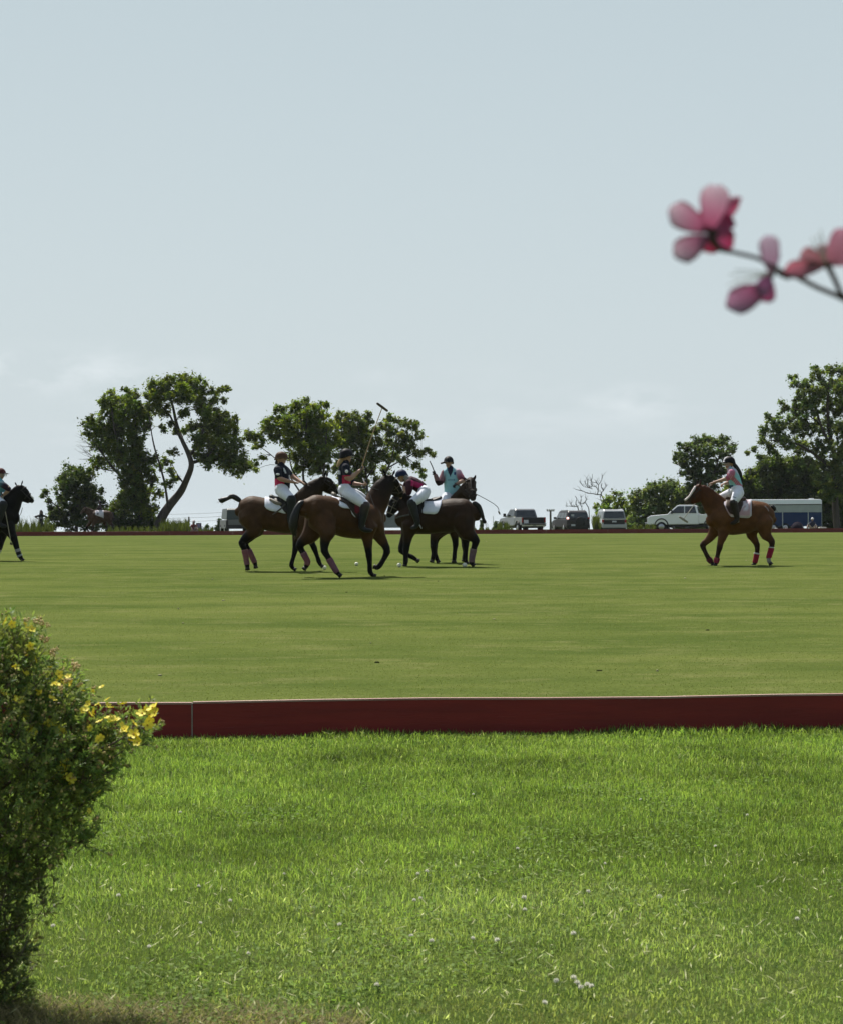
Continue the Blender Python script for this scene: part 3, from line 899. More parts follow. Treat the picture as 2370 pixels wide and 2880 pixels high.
# ------------------------------------------------------------------ the players
BAY = (.066, .033, .015); DBAY = (.055, .033, .022); BLACKB = (.006, .005, .005); CHEST = (.108, .046, .018)
PINKW = (.20, .085, .10)
Y1 = hit(700, 1606); Y2 = hit(960, 1622); Y3 = hit(1230, 1593); Y4 = hit(1278, 1583); Y5 = hit(2090, 1590); Y6 = hit(60, 1577)

def lerp3(a, b, t): return tuple(x + (y - x) * t for x, y in zip(a, b))
# --- horse 1, bay at the left of the group, facing right
T1 = [(672, 1440, 0, 14), (684, 1438, 0, 33), (708, 1437, 0, 43), (740, 1445, 0, 45), (775, 1450, 0, 46), (810, 1453, 0, 48), (840, 1450, 0, 45), (862, 1447, 0, 34), (872, 1446, 0, 20)]
horse(dict(Y=Y1, foot=(745, 1606), headcol=(.020, .013, .009), label='brown bay horse with bound tail held out stiffly, behind the nearest horse', trunk=T1, coat=BAY, points=BLK,
  neck=[(838, 1432, 0, 40), (858, 1405, .03, 31), (878, 1380, .06, 26), (900, 1362, .10, 21)],
  head=[(906, 1353, .1, 16), (922, 1361, .12, 18.5), (936, 1374, .14, 12.5), (944, 1386, .15, 9.5)], muzzle=BLK,
  jaw=[(906, 1362, .1, 14), (918, 1374, .12, 12), (932, 1386, .14, 7)],
  ears=[((911, 1343, .04), (919, 1322, .03), 4.2), ((917, 1344, .2), (925, 1326, .22), 4)],
  eye=(924, 1355, .03, .22), bridle=[.3, 1.6, 2.5], reins=[(868, 1366, -.05), (868, 1366, .12)], sag=.02,
  legs=[dict(d=-.15, k=2, n=[(700, 1452, 32), (716, 1487, 25), (698, 1508, 14.5), (681, 1526, 9.5), (689, 1548, 8), (694, 1577, 6.8), (696, 1590, 7), (697, 1601, 6)], wraps=[(3.9, 5.9, PINKW, 1.14)]),
        dict(d=.15, k=2, n=[(708, 1452, 32), (724, 1485, 24), (707, 1508, 13), (690, 1528, 9), (701, 1548, 7.5), (713, 1573, 6.8), (718, 1584, 6.5), (720, 1596, 5.5)], wraps=[(3.9, 5.9, PINKW, 1.14)]),
        dict(d=-.14, k=2, n=[(838, 1470, 26), (835, 1505, 13), (832, 1528, 9.5), (831, 1545, 8.5), (825, 1570, 6.3), (820, 1588, 7), (824, 1597, 6), (831, 1602, 5)]),
        dict(d=.14, k=2, n=[(856, 1470, 24), (869, 1508, 12.5), (877, 1526, 9.5), (884, 1541, 8.5), (892, 1563, 6.5), (897, 1578, 7.2), (901, 1587, 6), (907, 1593, 5.2)])],
  tail=[(674, 1407, 0, 7), (664, 1400, 0, 8), (653, 1396, 0, 7.5), (643, 1401, 0, 5.5), (634, 1404, 0, 7), (624, 1407, 0, 8.5), (616, 1404, 0, 2.5)], wisps=34,
  drapes=[dict(name='saddle_pad', x=(745, 812), b=[(745, 1424), (750, 1431), (762, 1437), (784, 1440), (803, 1445), (812, 1440)], c=(.72, .73, .78), lift=1.045),
          dict(name='saddle_flap', x=(772, 822), b=[(772, 1410), (790, 1424), (800, 1440), (812, 1448), (822, 1436)], c=(.028, .026, .022), lift=1.08, th=.02, m=m_boot)],
  tubes=[dict(name='saddle', n=[(763, 1397, 0, 7, 2.0), (775, 1401, 0, 6, 2.6), (795, 1404, 0, 6, 2.2), (812, 1401, 0, 6, 1.6), (820, 1396, 0, 5, 1.2)], c=(.03, .03, .026)),
         dict(name='saddle_roll', n=[(762, 1405, -.17, 4.5), (776, 1413, -.24, 5.5), (790, 1417, -.27, 4)], c=(.22, .19, .15)),
         dict(name='stirrup_leather', n=[(803, 1418, -.32, 2.2, .5), (789, 1432, -.33, 2.2, .5), (768, 1447, -.34, 1.6, .5)], c=(.10, .09, .08))]))
def pat1(x, y, c):
    if c[1] < Y1 + .05 and x < 801 and y > 1346: return (.52, .03, .10)
    if y > 1372: return (.55, .55, .6)
    if 798 < x < 806 and 1316 < y < 1331 and abs((x-799) - (y-1318)*.45) < 2.5: return (.6, .6, .62)
    if 813 < x < 817 and 1336 < y < 1348: return (.5, .5, .52)
rider(dict(Y=Y1, label='rider in brown helmet and black and pink shirt on the leftmost bay of the group', head=(791, 1290, 0), face=(1, .08, -.08), htilt=0,
  torso=[(791, 1310, 0, 12, 1.3), (793, 1319, 0, 18.5, 1.45), (795, 1334, 0, 22, 1.25), (795, 1352, 0, 22, 1.1), (795, 1371, 0, 21.5, 1.1)], shirt=(.016, .018, .028), collar=(.42, .10, .14),
  arms=[dict(n=[(781, 1320, -.20, 8.5), (783, 1334, -.26, 8), (791, 1347, -.27, 7), (826, 1356, -.16, 4.4)], sleeve=2, short=.4, side=(.2, -1, .3)),
        dict(n=[(803, 1321, .2, 8.5), (816, 1334, .26, 7.5), (829, 1344, .24, 6.5), (850, 1357, .1, 4.2)], sleeve=1, side=(.2, -1, .3))],
  pelvis=[(793, 1376, -.10, 20), (793, 1378, .10, 20)],
  legs=[[(795, 1383, -.12, 18), (820, 1404, -.36, 13), (820, 1433, -.37, 9.5), (816, 1462, -.36, 7), (822, 1474, -.37, 6), (833, 1476, -.37, 4.5)],
        [(795, 1383, .12, 18), (820, 1404, .36, 13), (820, 1433, .37, 9.5), (816, 1462, .36, 7), (822, 1474, .37, 6), (833, 1476, .37, 4.5)]],
  pattern=pat1, helmet=(.085, .042, .024), brimcol=(.14, .09, .06), hair=[([(781, 1295, 0, 5), (779, 1302, 0, 6)], (.02, .012, .01))],
  prints=[dict(p=(782, 1334, -.345), r=(5.5, 3.2))]))
mallet('thin polo mallet held low by the rider in the brown helmet', Y1, (864, 1361, .03), (910, 1402, .5), ((906, 1412, .5), (916, 1394, .6)), (856, 1352, 0))

# --- horse 2, nearest bay, three quarter rear view
T2 = [(852, 1437, -.55, 16), (864, 1433, -.5, 30), (888, 1433, -.42, 42), (915, 1443, -.30, 50), (945, 1452, -.15, 51), (980, 1460, 0, 53), (1015, 1463, .15, 53), (1045, 1460, .28, 46), (1063, 1458, .36, 32), (1072, 1457, .4, 18)]
horse(dict(Y=Y2, foot=(960, 1622), label='nearest brown horse in the middle, standing with its hindquarters toward us', trunk=T2, coat=(.070, .033, .014), points=BLK,
  neck=[(1042, 1440, .28, 40), (1060, 1410, .35, 35), (1074, 1380, .40, 31), (1090, 1356, .44, 23)], headcol=(.014, .010, .008),
  head=[(1096, 1347, .45, 15), (1106, 1362, .5, 19), (1119, 1378, .56, 13), (1127, 1392, .6, 10)], muzzle=BLK,
  jaw=[(1092, 1358, .45, 15), (1100, 1376, .5, 14), (1116, 1392, .56, 8)],
  ears=[((1085, 1338, .40), (1078, 1319, .36), 4.6), ((1104, 1337, .5), (1113, 1319, .56), 4.6)],
  eye=(1111, 1355, .42, .6), bridle=[.4, 1.5, 2.5], reins=[(1030, 1366, .05), (1026, 1364, .25)], sag=.04, bridlecol=(.08, .06, .04),
  legs=[dict(d=-.62, k=2, n=[(905, 1460, 42), (920, 1495, 26), (915, 1520, 15), (913, 1548, 10.5), (926, 1572, 8.5), (942, 1600, 7.6), (949, 1611, 7), (958, 1619, 6)], wraps=[(3.95, 5.95, PINKW, 1.14)]),
        dict(d=-.18, k=2, n=[(895, 1465, 40), (872, 1505, 25), (852, 1522, 15), (843, 1535, 10.5), (853, 1555, 8.5), (866, 1580, 7.6), (862, 1592, 7), (856, 1600, 6)], wraps=[(3.95, 5.8, PINKW, 1.14)]),
        dict(d=.02, k=2, n=[(1030, 1485, 34), (1034, 1520, 15), (1036, 1545, 11), (1038, 1562, 9.5), (1040, 1588, 7.2), (1041, 1606, 7.8), (1045, 1615, 6.5), (1055, 1620, 5.5)]),
        dict(d=.36, k=2, n=[(1052, 1480, 32), (1072, 1516, 16), (1084, 1535, 11.5), (1088, 1552, 10), (1078, 1575, 7.5), (1067, 1592, 8), (1060, 1597, 7), (1053, 1594, 6)])],
  tail=[(853, 1412, -.55, 6), (843, 1418, -.62, 8), (834, 1436, -.66, 10), (828, 1458, -.66, 13), (825, 1480, -.64, 13), (828, 1500, -.62, 7), (832, 1510, -.6, 2)], wispcol=(.14, .10, .07), wisps=60,
  drapes=[dict(name='saddle_pad', x=(934, 1008), b=[(934, 1402), (945, 1412), (958, 1426), (970, 1430), (984, 1430), (989, 1440), (992, 1450), (1000, 1455), (1008, 1458)], c=(.72, .73, .80), lift=1.04),
          dict(name='saddle_flap', x=(955, 1025), b=[(955, 1408), (975, 1418), (990, 1440), (1005, 1460), (1025, 1462)], c=(.05, .035, .028), lift=1.075, th=.02, m=m_boot),
          dict(name='girth_guard', x=(998, 1011), b=[(998, 1440), (1004, 1446), (1011, 1440)], c=(.22, .02, .03), lift=1.11, th=.012, m=m_boot)],
  tubes=[dict(name='saddle', n=[(938, 1390, -.15, 6.5, 2.2), (948, 1400, -.10, 7, 2.6), (970, 1408, 0, 6.5, 2.2), (995, 1411, .08, 6, 1.8), (1010, 1404, .15, 6, 1.4)], c=(.10, .085, .06)),
         dict(name='breastplate', n=[(1045, 1436, .05, 2.2, .5), (1062, 1444, .12, 2.2, .5), (1075, 1462, .3, 2.2, .5)], c=(.14, .10, .07)),
         dict(name='stirrup', n=[(1027, 1478, -.17, 1.6), (1030, 1490, -.17, 1.6), (1048, 1491, -.17, 1.6)], c=(.3, .3, .3))]))
def pat2(x, y, c):
    if 963 < x < 987 and 1337 < y < 1360: return (.50, .03, .09)
    if x < 958 and 1324 < y < 1334: return (.5, .52, .58)
rider(dict(Y=Y2, label='rider with blonde hair below a black helmet, raising a mallet upright', head=(974, 1283, 0), face=(.85, .52, 0), htilt=.03,
  torso=[(972, 1303, 0, 11, 1.3), (970, 1312, .0, 15.5, 1.5), (969, 1327, .0, 18, 1.3), (969, 1345, 0, 17.5, 1.15), (969, 1364, 0, 17, 1.15)], shirt=(.014, .016, .026),
  arms=[dict(n=[(973, 1313, -.20, 9), (975, 1330, -.25, 9), (982, 1346, -.25, 9), (1011, 1324, -.16, 5)], sleeve=2, short=.35, side=(.7, 0, .7)),
        dict(n=[(972, 1315, .2, 9), (982, 1338, .26, 8), (992, 1358, .2, 6.5), (1014, 1362, .1, 4.8)], sleeve=2, side=(.2, -1, .3))],
  pelvis=[(970, 1378, -.10, 20), (970, 1378, .10, 20)], kneecol=(.06, .045, .045),
  legs=[[(978, 1386, -.13, 18.5), (1000, 1400, -.25, 17), (1028, 1420, -.36, 12.5), (1022, 1450, -.33, 10.5), (1017, 1480, -.31, 8), (1026, 1490, -.31, 6.5), (1043, 1492, -.31, 5)],
        [(978, 1386, .13, 18.5), (1006, 1396, .28, 17), (1036, 1416, .48, 12.5), (1030, 1450, .5, 10.5), (1025, 1480, .5, 8), (1034, 1490, .5, 6.5), (1050, 1492, .5, 5)]], pk=3,
  pattern=pat2, helmet=(.014, .013, .016), guard=True,
  hair=[([(964, 1288, -.01, 6), (960, 1295, -.03, 7.5), (954, 1304, -.05, 6.5), (949, 1312, -.06, 3)], (.50, .34, .17))],
  prints=[dict(p=(975.5, 1326, -.335), r=(4.5, 5))]))
mallet('polo mallet raised high against the trees and sky by the blonde rider', Y2, (1018, 1312, -.16), (1075, 1147, -.1), ((1062, 1135, -.16), (1089, 1155, -.04)), (1015, 1323, -.16), bend=(1043, 1235, -.13))
wr = thing('riding_whip', 'thin riding whip held down by the blonde rider before the horse neck', 'whip', Fig(Y2).P(1028, 1362, .1))
q = MB(); Fig(Y2).T(q, [(1026, 1356, .08, 1.2), (1037, 1382, 0, 1.1), (1055, 1430, -.25, .9)], n=5); part('cane', q, m_leather, wr)
q = MB(); Fig(Y2).T(q, [(1021, 1346, .1, 1.9), (1027, 1360, .08, 1.7)], n=6); part('grip', q, m_boot, wr)

# --- horse 3, dark horse facing left
T3 = [(1341, 1452, -.18, 14), (1328, 1448, -.17, 28), (1303, 1444, -.14, 42), (1272, 1449, -.08, 48), (1236, 1453, 0, 46), (1200, 1456, .06, 46), (1166, 1456, .12, 46), (1142, 1458, .16, 36), (1128, 1462, .18, 22)]
horse(dict(Y=Y3, foot=(1235, 1593), label='dark brown horse facing left beneath the bending rider, white pad behind the saddle', trunk=T3, coat=(.036, .019, .010), points=BLK,
  neck=[(1160, 1440, .12, 38), (1147, 1422, .14, 31), (1132, 1408, .16, 24), (1121, 1402, .16, 19)], headcol=(.010, .008, .008),
  head=[(1116, 1402, .16, 14), (1108, 1418, .15, 16), (1099, 1437, .13, 11), (1094, 1450, .12, 8.5)], muzzle=BLK,
  jaw=[(1120, 1410, .16, 13), (1113, 1428, .15, 11), (1101, 1446, .13, 7)],
  ears=[((1114, 1390, .08), (1108, 1377, .06), 3.6), ((1118, 1390, .24), (1113, 1376, .26), 3.6)],
  eye=(1107, 1414, .05, .26), bridle=[.4, 1.5, 2.5], reins=[(1136, 1378, -.1), (1138, 1378, .15)], sag=.02, bridlecol=(.16, .14, .10),
  legs=[dict(d=-.32, k=2, n=[(1300, 1462, 38), (1312, 1495, 26), (1328, 1510, 15), (1337, 1521, 11), (1331, 1545, 8.5), (1326, 1572, 7.5), (1326, 1583, 7.5), (1331, 1589, 6)], wraps=[(3.95, 5.9, (.16, .10, .11), 1.15)]),
        dict(d=.02, k=2, n=[(1295, 1465, 36), (1304, 1500, 18), (1309, 1518, 12), (1309, 1532, 9), (1309, 1550, 7), (1308, 1568, 7.2), (1309, 1577, 6.5), (1312, 1584, 5.5)]),
        dict(d=-.02, k=2, n=[(1155, 1480, 28), (1147, 1510, 14), (1144, 1530, 11), (1142, 1545, 9.5), (1141, 1565, 7.4), (1141, 1578, 8), (1140, 1584, 7), (1139, 1590, 6)]),
        dict(d=.26, k=2, n=[(1152, 1480, 28), (1140, 1512, 14), (1132, 1532, 11), (1130, 1547, 10), (1144, 1560, 7.2), (1158, 1566, 7.2), (1166, 1571, 6.2), (1176, 1578, 5.5)])],
  tail=[(1333, 1415, -.2, 7), (1344, 1424, -.2, 8), (1351, 1437, -.2, 6.5), (1355, 1450, -.2, 6), (1359, 1461, -.2, 4.5), (1362, 1468, -.2, 6)], wisps=20,
  drapes=[dict(name='saddle_pad', x=(1187, 1241), b=[(1187, 1442), (1192, 1444.5), (1220, 1446.5), (1228, 1444), (1234, 1436), (1241, 1416)], c=(.70, .71, .78), lift=1.045),
          dict(name='saddle_flap', x=(1150, 1192), b=[(1150, 1445), (1160, 1452), (1180, 1448), (1192, 1424)], c=(.02, .018, .018), lift=1.08, th=.02, m=m_boot)],
  tubes=[dict(name='saddle', n=[(1238, 1400, -.02, 5, 2.4), (1222, 1407, 0, 6, 2.6), (1200, 1409, .04, 6, 2.2), (1180, 1408, .07, 6, 1.8), (1168, 1403, .1, 5.5, 1.4)], c=(.035, .028, .025)),
         dict(name='breastplate', n=[(1150, 1448, -.2, 2, .5), (1130, 1452, -.14, 2, .5), (1112, 1458, .05, 2, .5)], c=(.06, .06, .06)),
         dict(name='stirrup', n=[(1176, 1471, -.33, 1.8), (1181, 1479, -.33, 1.8), (1185, 1486, -.33, 1.6)], c=(.45, .45, .47))]))
def pat3(x, y, c):
    if 1156 < x < 1188 and y > 1350 + (x-1156)*.32 and y < 1366 + (x-1156)*.30: return (.40, .02, .11)
rider(dict(Y=Y3, label='rider in navy helmet and maroon shirt bending low over the dark horse', head=(1131, 1339, .02), face=(-.93, -.1, -.42), up=(-.42, 0, .9), htilt=.1,
  torso=[(1146, 1350, .04, 11, 1.3), (1153, 1353, .04, 15, 1.5), (1166, 1360, .04, 17, 1.3), (1178, 1368, .04, 17.5, 1.2), (1186, 1374, .04, 17.5, 1.2)], shirt=(.045, .012, .022), collar=(.03, .02, .03),
  arms=[dict(n=[(1152, 1357, -.17, 9), (1151, 1371, -.2, 8.5), (1149, 1386, -.18, 7), (1137, 1372, -.1, 5)], sleeve=2, side=(0, -1, .3)),
        dict(n=[(1150, 1353, .22, 8), (1143, 1362, .25, 7), (1138, 1378, .22, 6), (1130, 1390, .1, 4.5)], sleeve=2, side=(0, -1, .3))],
  pelvis=[(1192, 1383, -.08, 19), (1192, 1383, .14, 19)],
  legs=[[(1192, 1388, -.1, 18), (1176, 1402, -.25, 15.5), (1158, 1414, -.34, 12), (1166, 1442, -.34, 9.5), (1173, 1468, -.33, 7.5), (1169, 1480, -.33, 6), (1158, 1485, -.33, 4.5)],
        [(1192, 1388, .2, 18), (1176, 1402, .35, 15.5), (1158, 1414, .42, 12), (1166, 1442, .45, 9.5), (1173, 1468, .45, 7.5), (1169, 1480, .45, 6), (1158, 1485, .45, 4.5)]], pk=3,
  pattern=pat3, helmet=(.016, .024, .062), brimcol=(.05, .06, .09),
  hair=[([(1140, 1341, -.05, 7), (1144, 1348, -.07, 8), (1142, 1357, -.08, 4)], (.20, .19, .17))]))

# --- horse 4, behind, head turned to the camera
T4 = [(1213, 1434, .75, 18), (1222, 1430, .7, 32), (1240, 1434, .5, 40), (1258, 1440, .25, 42), (1276, 1446, 0, 42), (1288, 1448, -.15, 36), (1294, 1450, -.25, 22)]
horse(dict(Y=Y4, foot=(1255, 1583), label='dark horse behind the group, face turned to us with a white star', trunk=T4, coat=(.046, .025, .013), points=BLK,
  neck=[(1278, 1430, -.05, 32), (1292, 1408, -.2, 27), (1305, 1386, -.33, 21), (1315, 1366, -.38, 17)], headcol=(.032, .021, .015),
  head=[(1322, 1352, -.40, 12, 1.0), (1323, 1363, -.48, 15, .9), (1325, 1379, -.58, 13.5, .9), (1328, 1393, -.66, 10.5, 1), (1329, 1402, -.69, 9, 1)], muzzle=(.03, .024, .022),
  jaw=[(1312, 1366, -.36, 13), (1311, 1382, -.42, 13), (1320, 1397, -.52, 9)],
  ears=[((1312, 1349, -.36), (1303, 1342, -.34), 3.6), ((1332, 1350, -.42), (1337, 1335, -.42), 4.6)],
  eye=(1312, 1362, -.55, -.55), bridle=[.6, 2.0, 3.1], reins=[(1283, 1361, -.32), (1283, 1362, -.1)], sag=.0,
  legs=[dict(d=-.38, k=2, n=[(1262, 1470, 26), (1226, 1500, 15), (1219, 1520, 10.5), (1218, 1536, 9), (1219, 1556, 7), (1218, 1566, 8), (1216, 1572, 6.5), (1214, 1579, 6)]),
        dict(d=-.25, k=2, n=[(1268, 1470, 26), (1234, 1500, 15), (1224, 1520, 10), (1222, 1536, 8.5), (1223, 1556, 6.5), (1226, 1567, 7), (1229, 1574, 6), (1232, 1580, 5.5)]),
        dict(d=.1, k=2, n=[(1270, 1470, 26), (1277, 1500, 14), (1279, 1518, 10), (1280, 1532, 8.5), (1278, 1552, 6.5), (1277, 1566, 7), (1276, 1573, 6.2), (1276, 1580, 6.5)]),
        dict(d=.5, k=2, n=[(1240, 1465, 28), (1298, 1500, 12), (1304, 1520, 9), (1305, 1534, 8), (1306, 1552, 6), (1305, 1564, 6.5), (1304, 1571, 6), (1303, 1577, 5.5)])],
  drapes=[], tubes=[dict(name='saddle', n=[(1246, 1402, .4, 6, 2), (1262, 1406, .2, 6, 2.2), (1276, 1402, .0, 6, 1.6)], c=(.03, .025, .02)),
                    dict(name='forehead_star', n=[(1325, 1356, -.535, 2.6, .4), (1326.5, 1360, -.56, 2.4, .4), (1327, 1365, -.58, 1.4, .4)], c=(.6, .58, .55)),
                    dict(name='noseband', n=[(1316, 1383, -.60, 1.8, .7), (1327, 1377, -.70, 1.9, .7), (1337, 1382, -.62, 1.8, .7)], c=(.18, .15, .13))]))
AQ = (.30, .56, .62)
def pat4(x, y, c):
    if y < 1341 - abs(x - 1265.5) * 2.2 and abs(x - 1265.5) < 8: return (.02, .022, .045)
    if c[1] < Y4 - .02 and 1276 < x < 1281 and 1328 < y < 1336: return (.03, .06, .2)
    if c[1] < Y4 - .02 and 1258 < x < 1279 and 1348 < y < 1352 and (int(x * 1.1) % 3): return (.06, .14, .22)
    if x < 1247 and y < 1352: return (.22, .12, .14)
rider(dict(Y=Y4, label='rider in aqua shirt and black helmet facing us, gloved hand raised with a stick', head=(1261, 1301, 0), face=(-.28, -.95, -.02), htilt=0,
  torso=[(1265, 1320, 0, 12, .9), (1267, 1328, 0, 22, .62), (1268, 1342, 0, 23.5, .62), (1270, 1362, 0, 22.5, .64), (1272, 1386, 0, 23.5, .66)], shirt=AQ, collar=(.25, .45, .5),
  arms=[dict(n=[(1251, 1329, -.02, 8), (1243, 1345, -.06, 7.5), (1234, 1359, -.12, 7), (1224, 1337, -.2, 5.2)], sleeve=3, scol=[AQ, (.14, .05, .07), (.02, .012, .016), (.02, .012, .016)], side=(1, 0, 0), hand=(.012, .012, .014)),
        dict(n=[(1286, 1328, -.02, 8.5), (1294, 1340, -.08, 7.5), (1301, 1350, -.14, 6.8), (1284, 1361, -.3, 5)], sleeve=2, scol=[(.50, .38, .44), (.30, .10, .14), (.05, .008, .014)], side=(1, 0, 0), hand=(.012, .012, .014))],
  pelvis=[(1263, 1394, 0, 19, .8), (1267, 1394, 0, 19, .8)],
  legs=[[(1256, 1398, -.05, 16), (1252, 1418, -.3, 12.5), (1254, 1444, -.3, 9), (1256, 1466, -.28, 7), (1254, 1476, -.34, 5.5), (1250, 1478, -.4, 4.5)],
        [(1272, 1398, .08, 16), (1290, 1418, .05, 12.5), (1290, 1444, .1, 9), (1290, 1466, .1, 7), (1292, 1476, .04, 5.5), (1294, 1478, 0, 4.5)]],
  pattern=pat4, helmet=(.010, .010, .010), brimcol=(.02, .018, .014),
  extra=[dict(name='visor', n=[(1249, 1300, -.06, 2.8), (1240, 1303, -.08, 2.6)], c=BLK)]))
st = thing('riding_whip', 'short dark stick held upright in the gloved hand of the aqua rider', 'whip', Fig(Y4).P(1222, 1329, -.22))
q = MB(); Fig(Y4).T(q, [(1222, 1331, -.22, 1.7), (1215, 1312, -.25, 1.4), (1208, 1297, -.28, 1.3)], n=6); part('shaft', q, m_leather, st)
mallet('thin mallet slanting down to the right behind the horse head with a white star', Y4, (1284, 1362, -.05), (1402, 1442, .25), ((1401, 1439, .2), (1404.5, 1445.5, .3)), (1278, 1359, -.1), bend=(1388, 1417, .3), r=.0075, hr=.018, cane=mat('grey_cane', (.12, .12, .12), rough=.5))

# --- horse 5, chestnut at the right, facing left
T5 = [(2172, 1462, .1, 12), (2160, 1456, .08, 27), (2140, 1449, .06, 38), (2115, 1450, .03, 43), (2090, 1456, 0, 45), (2060, 1458, -.03, 47), (2033, 1457, -.06, 46), (2011, 1461, -.09, 34), (1998, 1465, -.1, 18)]
LEG5 = [dict(d=.12, k=3, n=[(2016, 1480, 24), (1999, 1508, 13), (1986, 1522, 10), (1975, 1533, 8.5), (1982, 1553, 6.5), (1992, 1572, 7.2), (1998, 1580, 6.2), (2003, 1587, 5.2)], wraps=[(4.9, 6.2, (.10, .02, .035), 1.25)]),
        dict(d=-.18, k=3, n=[(2036, 1482, 24), (2030, 1510, 13), (2025, 1526, 9.5), (2022, 1540, 8.5), (2017, 1560, 6.4), (2014, 1575, 7.2), (2012, 1583, 6.2), (2010, 1589, 5.5)], wraps=[(4.6, 6.1, (.22, .015, .04), 1.2)]),
        dict(d=.20, k=3, n=[(2120, 1470, 30), (2112, 1500, 17), (2120, 1518, 11), (2127, 1532, 8.5), (2128, 1550, 7), (2124, 1572, 6.5), (2121, 1583, 6.2), (2118, 1589, 5.5)], wraps=[(4.4, 6.0, (.28, .012, .035), 1.2), (4.22, 4.4, (.6, .55, .55), 1.25)]),
        dict(d=-.12, k=3, n=[(2145, 1470, 30), (2152, 1502, 17), (2162, 1514, 11.5), (2169, 1524, 9), (2168, 1542, 7), (2161, 1566, 6.6), (2161, 1578, 6.4), (2166, 1586, 5.4)], wraps=[(3.95, 5.3, (.28, .012, .035), 1.2), (3.8, 3.95, (.6, .55, .55), 1.25)], sock=(.35, .33, .3))]
horse(dict(Y=Y5, foot=(2090, 1590), label='chestnut horse with white blaze and red leg wraps walking left at the right side', trunk=T5, coat=CHEST, points=(.035, .018, .012),
  neck=[(2024, 1440, -.06, 40), (2006, 1418, -.08, 33), (1990, 1398, -.1, 26), (1976, 1382, -.12, 20)], headcol=(.075, .028, .013),
  head=[(1966, 1374, -.12, 15), (1956, 1386, -.14, 15.5), (1942, 1400, -.18, 10.5), (1929, 1411, -.21, 8)], muzzle=(.12, .09, .08),
  jaw=[(1975, 1388, -.12, 16), (1963, 1400, -.14, 13), (1946, 1412, -.18, 7)],
  ears=[((1967, 1362, -.18), (1971, 1346, -.2), 4), ((1959, 1363, -.04), (1962, 1348, -.02), 3.6)],
  eye=(1953, 1381, -.24, -.04), bridle=[.3, 1.7, 2.6], reins=[(2001, 1366, -.1), (2001, 1366, .08)], sag=.03,
  legs=LEG5, tail=[(2170, 1424, .1, 5), (2176, 1430, .1, 6), (2177, 1436, .1, 3)], wisps=4,
  drapes=[dict(name='saddle_pad', x=(2030, 2112), b=[(2030, 1405), (2040, 1432), (2052, 1454), (2062, 1454), (2082, 1456), (2100, 1457), (2110, 1455), (2112, 1450)],
               lift=1.045, colf=lambda x, y: (.60, .56, .60) if (y < 1436 and ((x - 2080) ** 2 + (y - 1425) ** 2) ** .5 % 14 < 7) or y > 1452 or x > 2106 else (.42, .27, .29)),
          dict(name='saddle_flap', x=(2040, 2088), b=[(2040, 1425), (2050, 1444), (2068, 1450), (2080, 1440), (2088, 1420)], c=(.05, .028, .018), lift=1.08, th=.02, m=m_boot)],
  tubes=[dict(name='saddle', n=[(2092, 1403, 0, 6, 2.4), (2078, 1408, 0, 7, 2.4), (2060, 1409, 0, 6, 2), (2044, 1402, -.02, 6, 1.4)], c=(.07, .035, .02)),
         dict(name='blaze', n=[(1953, 1370, -.16, 3.2, 1.3), (1946, 1382, -.20, 3.4, 1.3), (1937, 1396, -.23, 2.6, 1.2), (1926, 1406, -.24, 3.2, 1.2)], c=(.72, .64, .62)),
         dict(name='croup_brand', n=[(2150, 1424, -.16, 1.4, .5), (2156, 1430, -.19, 1.4, .5), (2160, 1437, -.2, 1.4, .5)], c=(.3, .24, .24)),
         dict(name='stirrup', n=[(2068, 1456, -.36, 1.5), (2066, 1466, -.36, 1.6), (2076, 1468, -.36, 1.5), (2074, 1456, -.36, 1.5)], c=(.25, .22, .2))]))
AQ5 = (.26, .52, .56)
def pat5(x, y, c):
    k = (y - 1318) - (x - 2052) * 1.05
    if 11 < k < 28 and y > 1331: return (.46, .13, .18) if int(x * .8 + y * .5) % 5 else (.50, .36, .42)
    if k < -8 and y < 1336: return (.52, .52, .60)
    if y > 1364 and x < 2060: return (.03, .07, .12)
    if x < 2050 and y < 1338: return (.50, .36, .44)
